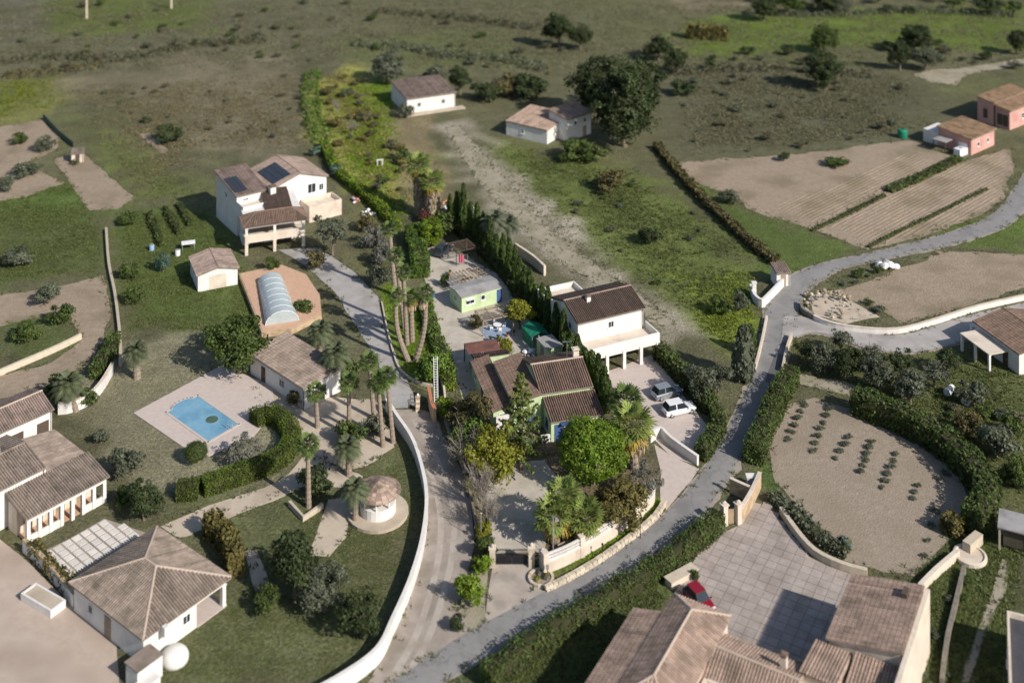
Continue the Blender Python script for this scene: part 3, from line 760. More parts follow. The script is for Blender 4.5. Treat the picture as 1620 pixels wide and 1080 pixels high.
def hedge(name, label, pxs, width, height, leaf='green', size=0.17, dens=26, seed=0, wobble=0.18, k=5, group=None, cat='hedge', px=True):
    path = smooth_path(PX(pxs) if px else [Vector(p) for p in pxs], k)
    # resample
    pts = [path[0]]
    for p in path[1:]:
        d = (p - pts[-1]).length
        if d > 0.5:
            m = max(1, int(d / 0.6)); a = pts[-1]
            for j in range(1, m + 1): pts.append(a.lerp(p, j / m))
    n = len(pts); t = thing(name, label, cat, pts[0], 0, group)
    rng = np.random.default_rng(seed + 77)
    # solid dark core, added inside to block light through the leaves
    core = MB(); vs = []; fs = []
    prof = [(-.40, 0), (-.42, .55), (-.30, .90), (0, .95), (.30, .90), (.42, .55), (.40, 0)]
    nrm = []
    for i, p in enumerate(pts):
        d = (pts[min(i + 1, n - 1)] - pts[max(i - 1, 0)]); d.z = 0; d = d.normalized(); sd = Vector((-d.y, d.x, 0)); nrm.append(sd)
        q = 1 + wobble * noise.noise(Vector((p.x * .5, p.y * .5, seed)))
        for a, b in prof: vs.append(p + sd * a * width * q + Vector((0, 0, b * height * q)))
    m = len(prof)
    for i in range(n - 1):
        for j in range(m - 1): fs.append((i * m + j, i * m + j + 1, (i + 1) * m + j + 1, (i + 1) * m + j))
    fs.append(tuple(range(m))); fs.append(tuple(range(n * m - 1, (n - 1) * m - 1, -1)))
    core.add(vs, fs, .35)
    if wobble < .9: core.build('solid_core', mat('hedge_dark_core', (0.03, 0.032, 0.014), (0.055, 0.055, 0.025), 3, .95, .08, 6), t, world=True)
    L_ = 0.6 * n; cnt = int(L_ * (2 * height + width) * dens)
    ii = rng.integers(0, n - 1, cnt) if n > 2 else np.zeros(cnt, int)
    P0 = np.array([list(p) for p in pts]); S0 = np.array([list(s_) for s_ in nrm])
    f = rng.uniform(0, 1, cnt)[:, None]
    base = P0[ii] * (1 - f) + P0[np.minimum(ii + 1, n - 1)] * f; sd = S0[ii]
    wob_ = 1 + wobble * np.array([noise.noise(Vector((x * .5, y * .5, seed))) for x, y in base[:, :2]])
    u = rng.uniform(0, 2 * height + width, cnt)
    a = np.where(u < height, -.5 * width, np.where(u < height + width, u - height - width / 2, .5 * width))
    z = np.where(u < height, u, np.where(u < height + width, height, 2 * height + width - u))
    Nn = np.zeros((cnt, 3)); Nn[:] = sd * np.sign(a)[:, None]; top = (u >= height) & (u < height + width); Nn[top] = [0, 0, 1]
    C = base + sd * (a * wob_)[:, None]; C[:, 2] = z * wob_
    C += rng.normal(0, .06, C.shape) + Nn * rng.uniform(-.05, .1, (cnt, 1))
    C[:, 2] = np.maximum(C[:, 2], .05)
    gap = np.array([noise.noise(Vector((x * .8, y * .8, z_ * .8 + seed))) for x, y, z_ in C]); keep = gap > (-.42 if wobble > .1 else -1) 
    C, Nn, cnt = C[keep], Nn[keep], int(keep.sum()); C += Nn * (gap[keep] * .16 * (1 if wobble > .1 else .2))[:, None]
    for ei, sg in ((0, -1), (n - 1, 1)):       # leaves on the two ends
        m2 = int(width * height * dens * 1.6); d_ = (pts[1] - pts[0]) if ei == 0 else (pts[-1] - pts[-2]); d_ = d_.normalized() * sg
        aa = rng.uniform(-.5, .5, m2) * width; z2 = rng.uniform(.03, 1, m2) * height
        E = P0[ei] + S0[ei] * aa[:, None] + np.array(list(d_)) * rng.uniform(0, .15, (m2, 1)); E[:, 2] = z2
        C = np.concatenate([C, E]); Nn = np.concatenate([Nn, np.tile(np.array(list(d_)), (m2, 1))])
    tn = np.array([0.5 + .9 * noise.noise(Vector((x * .9, y * .9, z_))) for x, y, z_ in C])
    V, F, T = leaf_cloud(C, Nn, size, rng, .7, tn)
    V -= np.array(list(t.location))
    o = bpy.data.objects.new('foliage', mesh_np('hedge_foliage', V, F, LEAF[leaf], T)); put(o, t)
    return t

def tufts(name, label, pxs, count, size, leaf, seed=0, hgt=1.0, cat=None, avoid=None, px=True):
    """grass and herbs nobody could count: one object"""
    poly = [(v.x, v.y) for v in (PX(pxs) if px else pxs)]
    P = np.array(poly); lo, hi = P.min(0), P.max(0); rng = np.random.default_rng(seed + 100)
    Q = rng.uniform(lo, hi, (count * 4, 2)); Q = Q[inside(Q, poly)]
    # patchy
    ed = dist_poly(Q, poly); Q = Q[ed + rng.uniform(-13.0 if size > .34 else -1.5, 0, len(Q)) > 0]
    for hp in HARD:
        hp_ = np.array(hp); l_, h_ = hp_.min(0), hp_.max(0)
        if (h_ < lo).any() or (l_ > hi).any(): continue
        Q = Q[~inside(Q, hp)]
    k = np.array([noise.noise(Vector((x * .12, y * .12, seed))) + .6 * noise.noise(Vector((x * .6, y * .6, seed + 5))) for x, y in Q])
    Q = Q[k + rng.normal(0, .25, len(k)) > -.12][:count]
    if avoid:
        for av in avoid: Q = Q[~inside(Q, [(v.x, v.y) for v in PX(av)])]
    n = len(Q); B = 5
    a = rng.uniform(0, 6.28, (n, B)); s = size * .85 * rng.uniform(.5, 1.4, (n, 1)); sp = rng.uniform(.5, 1.5, (n, B))
    c = np.concatenate([Q, np.zeros((n, 1))], 1)[:, None, :] + np.stack([np.cos(a) * s * .25, np.sin(a) * s * .25, 0 * a], -1)
    sd = np.stack([-np.sin(a), np.cos(a), 0 * a], -1) * (s * .22)[..., None]
    tip = c + np.stack([np.cos(a) * sp * s * .7, np.sin(a) * sp * s * .7, s * hgt * rng.uniform(.35, .75, (n, B))], -1)
    V = np.stack([c - sd, c + sd, tip], 2).reshape(-1, 3); F = np.arange(3 * n * B).reshape(-1, 3)
    T = np.clip(np.repeat(rng.uniform(.1, .9, n), B) + rng.normal(0, .12, n * B), 0, 1)
    o = bpy.data.objects.new(name, mesh_np(name, V, F, GRASS[leaf], T)); put(o)
    return tag(o, label, cat, None, 'stuff')

def verge(name, label, polys, per_m, size, leaf, seed=0, spread=.7):
    """weeds along the edges of laid surfaces: one object"""
    rng = np.random.default_rng(seed + 300); Q = []
    for poly in polys:
        n = len(poly)
        for i in range(n):
            a, b = np.array(poly[i]), np.array(poly[(i + 1) % n]); l = np.linalg.norm(b - a)
            if a[1] > 460 or a[1] < 95: continue
            k = rng.poisson(l * per_m)
            if k: Q.append(a + (b - a) * rng.uniform(0, 1, (k, 1)) + rng.normal(0, spread, (k, 2)))
    Q = np.concatenate(Q)
    w = np.array([noise.noise(Vector((x * .25, y * .25, seed))) for x, y in Q]); Q = Q[w + rng.normal(0, .15, len(Q)) > -.02]
    n = len(Q); B = 5
    a = rng.uniform(0, 6.28, (n, B)); s = size * rng.uniform(.5, 1.4, (n, 1)); sp = rng.uniform(.5, 1.5, (n, B))
    c = np.concatenate([Q, np.zeros((n, 1))], 1)[:, None, :] + np.stack([np.cos(a) * s * .25, np.sin(a) * s * .25, 0 * a], -1)
    sd = np.stack([-np.sin(a), np.cos(a), 0 * a], -1) * (s * .22)[..., None]
    tip = c + np.stack([np.cos(a) * sp * s * .7, np.sin(a) * sp * s * .7, .06 + s * rng.uniform(.35, .8, (n, B))], -1)
    V = np.stack([c - sd, c + sd, tip], 2).reshape(-1, 3); F = np.arange(3 * n * B).reshape(-1, 3)
    T = np.clip(np.repeat(rng.uniform(.1, .9, n), B) + rng.normal(0, .12, n * B), 0, 1)
    o = bpy.data.objects.new(name, mesh_np(name, V, F, GRASS[leaf], T)); put(o)
    return tag(o, label, None, None, 'stuff')
# ------------------------------------------------------------------ building kit
def rmat(n, c1, c2): return mat(n, c1, c2, 1.6, 0.85, attr='tint', spec=0.15, c3=tuple(0.62 * a + 0.4 * b for a, b in zip(c1, (0.10, 0.095, 0.07))), s3=0.55)
M_TILE = rmat('brown_roof_tiles', (0.150, 0.102, 0.080), (0.21, 0.145, 0.115))
M_TILED = rmat('dark_brown_roof_tiles', (0.10, 0.07, 0.058), (0.14, 0.10, 0.082))
M_TILEG = rmat('weathered_grey_brown_tiles', (0.225, 0.18, 0.15), (0.30, 0.245, 0.205))
M_TILER = rmat('rosy_roof_tiles', (0.25, 0.19, 0.165), (0.32, 0.245, 0.21))
M_TILEO = rmat('orange_roof_tiles', (0.33, 0.215, 0.13), (0.42, 0.29, 0.185))
M_TILEP = rmat('pinkish_brown_tiles', (0.315, 0.228, 0.182), (0.40, 0.298, 0.242))
M_WHITE = mat('white_render', (0.66, 0.64, 0.61), (0.73, 0.71, 0.68), 0.7, 0.85, 0.004, 12, c3=(0.64, 0.62, 0.59), s3=0.6, streak=.09)
M_CREAM = mat('cream_render', (0.60, 0.52, 0.43), (0.67, 0.59, 0.50), 0.8, 0.85, 0.004, 12, c3=(0.53, 0.45, 0.37), s3=0.5, streak=.10)
M_GREENW = mat('pale_green_render', (0.45, 0.56, 0.33), (0.51, 0.62, 0.385), 0.8, 0.85, 0.004, 12, c3=(0.41, 0.51, 0.305), s3=0.5, streak=.08)
M_PINK = mat('pink_render', (0.52, 0.30, 0.26), (0.58, 0.35, 0.31), 0.8, 0.85, c3=(0.46, 0.25, 0.22), s3=0.4)
M_TERRA = mat('terracotta_floor', (0.50, 0.32, 0.22), (0.56, 0.37, 0.26), 1.5, 0.8)
M_OCHRE = mat('ochre_stone', (0.42, 0.31, 0.19), (0.52, 0.40, 0.27), 2.0, 0.9, 0.02, 6, c3=(0.33, 0.24, 0.15), s3=0.8)
M_STONE = mat('pale_stone', (0.46, 0.40, 0.31), (0.56, 0.49, 0.39), 1.6, 0.92, 0.03, 6, rnd=0.18)
M_BLUE = mat('blue_paint', (0.05, 0.10, 0.24), (0.065, 0.125, 0.29), 2, 0.5)
M_GLASS = mat('window_glass', (0.02, 0.028, 0.035), (0.03, 0.04, 0.05), 0.5, 0.08, spec=0.6)
M_FRAME = mat('white_frame', (0.74, 0.74, 0.73), (0.78, 0.78, 0.77), 2, 0.5)
M_DARKM = mat('dark_metal', (0.03, 0.03, 0.034), (0.05, 0.05, 0.054), 3, 0.5, metal=0.3)
M_METAL = mat('galvanised_metal', (0.40, 0.42, 0.44), (0.48, 0.50, 0.52), 3, 0.45, metal=0.5)
M_WOOD = mat('weathered_wood', (0.26, 0.20, 0.14), (0.36, 0.29, 0.21), 3, 0.85, 0.01, 10)
M_WOODD = mat('dark_wood', (0.075, 0.055, 0.042), (0.11, 0.085, 0.065), 3, 0.8, 0.01, 10)
M_SOLAR = mat('solar_glass', (0.030, 0.034, 0.045), (0.042, 0.046, 0.058), 3, 0.15, spec=0.5)
M_FELT = mat('grey_roof_felt', (0.27, 0.265, 0.265), (0.34, 0.335, 0.33), 0.8, 0.9, 0.006, 8, c3=(0.22, 0.215, 0.21), s3=0.5)
M_MAROON = mat('maroon_canopy', (0.145, 0.068, 0.052), (0.20, 0.10, 0.075), 1.5, 0.8, 0.01, 6, c3=(0.12, 0.06, 0.05), s3=0.6)
M_TARP = mat('green_tarpaulin', (0.012, 0.16, 0.09), (0.02, 0.21, 0.12), 1.2, 0.5, 0.03, 3)
M_RIDGE = mat('pale_ridge_tiles', (0.40, 0.32, 0.26), (0.50, 0.41, 0.34), 3, 0.9)
M_TILEFLOOR = mat('blue_patio_tiles', (0.20, 0.27, 0.38), (0.27, 0.34, 0.45), 2, 0.6)
M_RED = mat('red_car_paint', (0.20, 0.007, 0.016), (0.23, 0.009, 0.02), 1, 0.25, spec=0.6)
M_CARW = mat('white_car_paint', (0.70, 0.71, 0.72), (0.74, 0.75, 0.76), 1, 0.25, spec=0.6)
M_CARS = mat('silver_car_paint', (0.36, 0.38, 0.41), (0.40, 0.42, 0.45), 1, 0.22, spec=0.6, metal=0.5)
M_CARD = mat('dark_car_paint', (0.035, 0.045, 0.06), (0.045, 0.055, 0.07), 1, 0.18, spec=0.7)
M_TYRE = mat('tyre_rubber', (0.02, 0.02, 0.02), (0.03, 0.03, 0.03), 3, 0.9)
M_PLAST = mat('white_plastic', (0.74, 0.74, 0.75), (0.80, 0.80, 0.81), 3, 0.45)
M_WATER = mat('pool_water', (0.16, 0.33, 0.46), (0.21, 0.39, 0.51), 0.8, 0.05, 0.02, 2.5, spec=0.5, c3=(0.13, 0.29, 0.42), s3=.35)
M_COVER = mat('frosted_panels', (0.36, 0.42, 0.43), (0.44, 0.50, 0.51), 1, 0.25, spec=0.5)
M_TOWEL = mat('pink_cloth', (0.42, 0.10, 0.16), (0.50, 0.16, 0.22), 3, 0.9)
M_POT = mat('terracotta_pot', (0.42, 0.17, 0.09), (0.48, 0.21, 0.12), 3, 0.85)
M_ORANGE = mat('orange_plastic', (0.62, 0.22, 0.03), (0.68, 0.26, 0.04), 3, 0.6)
M_BLUEP = mat('blue_plastic', (0.04, 0.16, 0.42), (0.05, 0.20, 0.48), 3, 0.5)

M_GUTTER = mat('zinc_gutter', (0.17, 0.145, 0.12), (0.22, 0.19, 0.16), 3, 0.6)
class Fr:
    """a level frame: origin, u along a facade, v away from it"""
    def __init__(s, O, u):
        s.O = Vector((O[0], O[1], 0)); u = Vector((u[0], u[1], 0)).normalized(); s.u = u; s.v = Vector((-u.y, u.x, 0))
    def P(s, a, b, z=0.0): return s.O + s.u * a + s.v * b + Vector((0, 0, z))
    def rz(s): return math.atan2(s.u.y, s.u.x)

def frame_px(A, B, z, C=None):
    """front-left, front-right (and a back corner) of an eave rectangle seen at height z -> frame, length, depth"""
    a, b = G(*A, z), G(*B, z); f = Fr(a, b - a); L_ = (b - a).length
    d = None
    if C is not None: d = (G(*C, z) - a).dot(f.v)
    return f, L_, d

def fbox(mb, f, u0, u1, v0, v1, z0, z1, tint=.5):
    if u1 < u0: u0, u1 = u1, u0
    if v1 < v0: v0, v1 = v1, v0
    q = [(u0, v0), (u1, v0), (u1, v1), (u0, v1)]
    return mb.hexa([f.P(a, b, z0) for a, b in q], [f.P(a, b, z1) for a, b in q], tint)

def tile_slope(mb, e0, e1, r1, r0, w=0.24, row=0.42, rng=random):
    """barrel tiles on the slope with eave e0-e1 and top r0-r1"""
    U = e1 - e0; L_ = U.length; U = U / L_
    nrm = U.cross(r0 - e0 if (r0 - e0).length > .01 else r1 - e0).normalized()
    if nrm.z < 0: nrm = -nrm
    S_ = nrm.cross(U).normalized()
    if S_.z < 0: S_ = -S_
    H0 = (r0 - e0).dot(S_); a0 = (r0 - e0).dot(U); a1 = (r1 - e0).dot(U)
    n = max(2, int(round(L_ / w))); w = L_ / n
    prof = [(-.5, 0.0), (-.26, 1.0), (.26, 1.0), (.5, 0.0)]; rr = w * .46
    for i in range(n):
        uc = (i + .5) * w
        sm = H0
        if a0 > 1e-3 and uc < a0: sm = H0 * uc / a0
        if a1 < L_ - 1e-3 and uc > a1: sm = min(sm, H0 * (L_ - uc) / (L_ - a1))
        if sm < 0.12: continue
        m = max(1, int(math.ceil(sm / row))); ct = rng.gauss(.5, .12)
        for j in range(m):
            s0 = j * row - (0.04 if j == 0 else 0); s1 = min(sm, (j + 1) * row + .03)
            if s1 - s0 < .08: continue
            vs = []
            for (sv, lift, k) in ((s0, .03, 1.0), (s1, .008, .93)):
                for (x, y) in prof:
                    vs.append(e0 + U * (uc + x * w * .86 * k) + S_ * sv + nrm * (lift + y * rr * k))
            mb.add(vs, [(0, 1, 5, 4), (1, 2, 6, 5), (2, 3, 7, 6), (0, 3, 2, 1)], min(1, max(0, ct + rng.gauss(0, .10))))

def slab_under(mb, e0, e1, r1, r0, th=.13):
    d = Vector((0, 0, -th)); mb.hexa([e0 + d, e1 + d, r1 + d, r0 + d], [e0, e1, r1, r0])

BN = [0]
def roof(T, f, u0, u1, v0, v1, ze, rise, kind, tm, ov=.3, w=.29, row=.45, ridge_m=None):
    """returns function (u,v)->height of the underside, for walls"""
    a0, a1, b0, b1 = u0 - ov, u1 + ov, v0 - ov, v1 + ov
    P = f.P; S_ = []; ridges = []
    if kind == 'gable_u':
        m = (b0 + b1) / 2; zr = ze + rise
        S_ = [(P(a0, b0, ze), P(a1, b0, ze), P(a1, m, zr), P(a0, m, zr)), (P(a1, b1, ze), P(a0, b1, ze), P(a0, m, zr), P(a1, m, zr))]
        ridges = [(P(a0, m, zr), P(a1, m, zr))]; hz = lambda u, v: zr - abs(v - m) / (m - b0) * rise
    elif kind == 'gable_v':
        m = (a0 + a1) / 2; zr = ze + rise
        S_ = [(P(a0, b1, ze), P(a0, b0, ze), P(m, b0, zr), P(m, b1, zr)), (P(a1, b0, ze), P(a1, b1, ze), P(m, b1, zr), P(m, b0, zr))]
        ridges = [(P(m, b0, zr), P(m, b1, zr))]; hz = lambda u, v: zr - abs(u - m) / (m - a0) * rise
    elif kind == 'hip':
        W, D = a1 - a0, b1 - b0; h = min(W, D) / 2; zr = ze + rise
        if W >= D: r0, r1 = (a0 + h, (b0 + b1) / 2), (a1 - h, (b0 + b1) / 2)
        else: r0, r1 = ((a0 + a1) / 2, b0 + h), ((a0 + a1) / 2, b1 - h)
        R0, R1 = P(*r0, zr), P(*r1, zr)
        c = [P(a0, b0, ze), P(a1, b0, ze), P(a1, b1, ze), P(a0, b1, ze)]
        if W >= D: S_ = [(c[0], c[1], R1, R0), (c[1], c[2], R1, R1), (c[2], c[3], R0, R1), (c[3], c[0], R0, R0)]
        else: S_ = [(c[0], c[1], R0, R0), (c[1], c[2], R1, R0), (c[2], c[3], R1, R1), (c[3], c[0], R0, R1)]
        ridges = [(R0, R1)] if (R1 - R0).length > .1 else []
        near = lambda q: R0 if (q - R0).length < (q - R1).length else R1
        ridges += [(q, near(q)) for q in c]
        hz = lambda u, v: ze
    else:                       # mono, rising towards +v, -v, +u or -u
        s = kind[-2:]; zt = ze + rise
        if s == '+v': S_ = [(P(a0, b0, ze), P(a1, b0, ze), P(a1, b1, zt), P(a0, b1, zt))]; hz = lambda u, v: ze + rise * (v - b0) / (b1 - b0)
        if s == '-v': S_ = [(P(a1, b1, ze), P(a0, b1, ze), P(a0, b0, zt), P(a1, b0, zt))]; hz = lambda u, v: ze + rise * (b1 - v) / (b1 - b0)
        if s == '+u': S_ = [(P(a0, b1, ze), P(a0, b0, ze), P(a1, b0, zt), P(a1, b1, zt))]; hz = lambda u, v: ze + rise * (u - a0) / (a1 - a0)
        if s == '-u': S_ = [(P(a1, b0, ze), P(a1, b1, ze), P(a0, b1, zt), P(a0, b0, zt))]; hz = lambda u, v: ze + rise * (a1 - u) / (a1 - a0)
    BN[0] += 1; rng = random.Random(BN[0])
    sl, ti = MB(), MB()
    for q in S_:
        slab_under(sl, *q); tile_slope(ti, *q, w=w, row=row, rng=rng)
    r = sl.build('roof', tm, T, world=True)
    o = ti.build('tiles', tm, r, world=True); o['kind'] = 'stuff'
    if ridges:
        rb = MB()
        for A, B in ridges: rb.tube([A + Vector((0, 0, .06)), B + Vector((0, 0, .06))], .13, 8)
        rb.build('ridge', ridge_m or tm, r, world=True)
    return hz

def walls(T, f, u0, u1, v0, v1, z0, hz, wm, name='wall'):
    q = [(u0, v0), (u1, v0), (u1, v1), (u0, v1)]
    mb = MB(); um, vm = (u0 + u1) / 2, (v0 + v1) / 2
    zz = [hz(a, b) - .14 for a, b in q]
    # walls with the mid points of the sides so gables are followed
    ring = [(u0, v0), (um, v0), (u1, v0), (u1, vm), (u1, v1), (um, v1), (u0, v1), (u0, vm)]
    vs = [f.P(a, b, z0) for a, b in ring] + [f.P(a, b, hz(a, b) - .14) for a, b in ring]
    fs = [(i, (i + 1) % 8, 8 + (i + 1) % 8, 8 + i) for i in range(8)]
    vs.append(f.P(um, vm, hz(um, vm) - .14)); fs += [(8 + i, 8 + (i + 1) % 8, 16) for i in range(8)]
    mb.add(vs, fs)
    return mb.build(name, wm, T, world=True)

def side_pt(f, r, side, t, out=0.0):
    u0, u1, v0, v1 = r
    if side == 'f': return f.P(u0 + (u1 - u0) * t, v0 - out), f.u, -f.v
    if side == 'b': return f.P(u1 + (u0 - u1) * t, v1 + out), -f.u, f.v
    if side == 'r': return f.P(u1 + out, v0 + (v1 - v0) * t), f.v, f.u
    if side == 'l': return f.P(u0 - out, v1 + (v0 - v1) * t), -f.v, -f.u

def opening(T, f, r, side, t, zb, w, h, what='window', fm=None, pm=None):
    p, d, n = side_pt(f, r, side, t)
    rz = math.atan2(d.y, d.x); fm = fm or M_FRAME; z = Vector((0, 0, 1))
    def bar(mb, du, dz, sw, sh, out0, out1):
        c = p + d * du + n * (out0 + out1) / 2 + z * (zb + dz)
        mb.box(c, (sw, abs(out1 - out0), sh), rz)
    fr = MB()
    if what == 'door':
        bar(fr, 0, h / 2, w, h, 0.012, .06)
        o = fr.build('door', pm or M_BLUE, T, world=True)
        hd = MB(); bar(hd, w * .38, h * .48, .06, .16, .062, .10); hd.build('handle', M_METAL, o, world=True)
        return o
    if what == 'garage':
        bar(fr, 0, h / 2, w, h, 0.012, .05)
        return fr.build('garage_door', pm or M_DARKM, T, world=True)
    k = .07
    for du, dz, sw, sh in ((0, k / 2, w, k), (0, h - k / 2, w, k), (-w / 2 + k / 2, h / 2, k, h - 2 * k), (w / 2 - k / 2, h / 2, k, h - 2 * k)):
        bar(fr, du, dz, sw, sh, .002, .07)
    if w > .8: bar(fr, 0, h / 2, .05, h - 2 * k, .004, .06)
    o = fr.build('window', fm, T, world=True)
    pn = MB(); bar(pn, 0, h / 2, w - 2 * k, h - 2 * k, .006, .02); pn.build('pane', pm or M_GLASS, o, world=True)
    sl = MB(); bar(sl, 0, -.04, w + .2, .07, .002, .14); sl.build('sill', fm, o, world=True)
    return o

def chimney(T, p, zb, h, s=.5, m=None, rz=0.0, cap=None):
    mb = MB(); mb.box((p.x, p.y, zb + h / 2), (s, s, h), rz); o = mb.build('chimney', m or M_WHITE, T, world=True)
    c = MB()
    for a in (-1, 1):
        for b in (-1, 1):
            q = Vector((a * s * .36, b * s * .36, 0)); q.rotate(Matrix.Rotation(rz, 3, 'Z'))
            c.box((p.x + q.x, p.y + q.y, zb + h + .09), (.1, .1, .18), rz)
    c.box((p.x, p.y, zb + h + .21), (s * 1.25, s * 1.25, .07), rz); c.box((p.x, p.y, zb + h + .28), (s * .8, s * .8, .07), rz)
    c.build('cap', cap or M_TILE, o, world=True)

def block(T, f, u0, u1, v0, v1, ze, rise, kind, wm, tm, ov=.3, z0=-.2, wins=(), w=.29, row=.45, ridge_m=None, wall=True):
    hz = roof(T, f, u0, u1, v0, v1, ze, rise, kind, tm, ov, w, row, ridge_m)
    if wall: walls(T, f, u0, u1, v0, v1, z0, hz, wm)
    if wall and kind in ('gable_u', 'mono+v'):
        g = MB(); g.tube([f.P(u0 - ov, v0 - ov - .07, ze - .06), f.P(u1 + ov, v0 - ov - .07, ze - .06)], .075, 6); g.build('gutter', M_GUTTER, T, world=True)
        g = MB(); g.tube([f.P(u1 - .15, v0 - ov - .05, ze - .1), f.P(u1 - .15, v0 - .06, ze - .45), f.P(u1 - .15, v0 - .06, max(z0, 0))], .05, 6); g.build('downpipe', M_GUTTER, T, world=True)
    for q in wins: opening(T, f, (u0, u1, v0, v1), *q)

def flat_block(T, f, u0, u1, v0, v1, z1, wm, top, z0=-.2, par=.35, pt=.22, wins=(), name='wall'):
    mb = MB(); fbox(mb, f, u0, u1, v0, v1, z0, z1); mb.build(name, wm, T, world=True)
    tp = MB(); fbox(tp, f, u0 + pt + .003, u1 - pt - .003, v0 + pt + .003, v1 - pt - .003, z1 - .05, z1 + .02); tp.build('roof_deck', top, T, world=True)
    if par > 0:
        pb = MB()
        fbox(pb, f, u0, u1, v0, v0 + pt, z1, z1 + par); fbox(pb, f, u0, u1, v1 - pt, v1, z1, z1 + par)
        fbox(pb, f, u0, u0 + pt, v0 + pt, v1 - pt, z1, z1 + par); fbox(pb, f, u1 - pt, u1, v0 + pt, v1 - pt, z1, z1 + par)
        pb.build('parapet', wm, T, world=True)
    for q in wins: opening(T, f, (u0, u1, v0, v1), *q)

def column(T, p, z0, z1, s=.35, m=None, rz=0.0):
    mb = MB(); mb.box((p.x, p.y, (z0 + z1) / 2), (s, s, z1 - z0), rz); mb.box((p.x, p.y, z1 - .08), (s * 1.3, s * 1.3, .1), rz)
    return mb.build('column', m or M_WHITE, T, world=True)

def beam(T, f, u0, u1, v0, v1, z0, z1, m, name='beam'):
    mb = MB(); fbox(mb, f, u0, u1, v0, v1, z0, z1); return mb.build(name, m, T, world=True)

def wall_path(name, label, pxs, h, th, m, cap=None, k=4, px=True, z=0.0, cat='wall', group=None):
    P = smooth_path(PX(pxs) if px else [Vector(p) for p in pxs], k) if k > 1 else (PX(pxs) if px else [Vector(p) for p in pxs])
    t = thing(name, label, cat, P[0], 0, group)
    def run(w, z0, z1):
        mb = MB(); vs = []; fs = []; n = len(P)
        for i, p in enumerate(P):
            d = P[min(i + 1, n - 1)] - P[max(i - 1, 0)]; d.z = 0; d.normalize(); s_ = Vector((-d.y, d.x, 0)) * w / 2
            vs += [p + s_ + Vector((0, 0, z0)), p - s_ + Vector((0, 0, z0)), p - s_ + Vector((0, 0, z1)), p + s_ + Vector((0, 0, z1))]
        for i in range(n - 1):
            for j in range(4): fs.append((i * 4 + j, i * 4 + (j + 1) % 4, (i + 1) * 4 + (j + 1) % 4, (i + 1) * 4 + j))
        fs.append((0, 3, 2, 1)); e = (n - 1) * 4; fs.append((e, e + 1, e + 2, e + 3))
        return mb.add(vs, fs)
    run(th, -.15, h).build('wall_body', m, t, world=True)
    if cap: run(th + .08, h, h + .08).build('coping', cap, t, world=True)
    return t

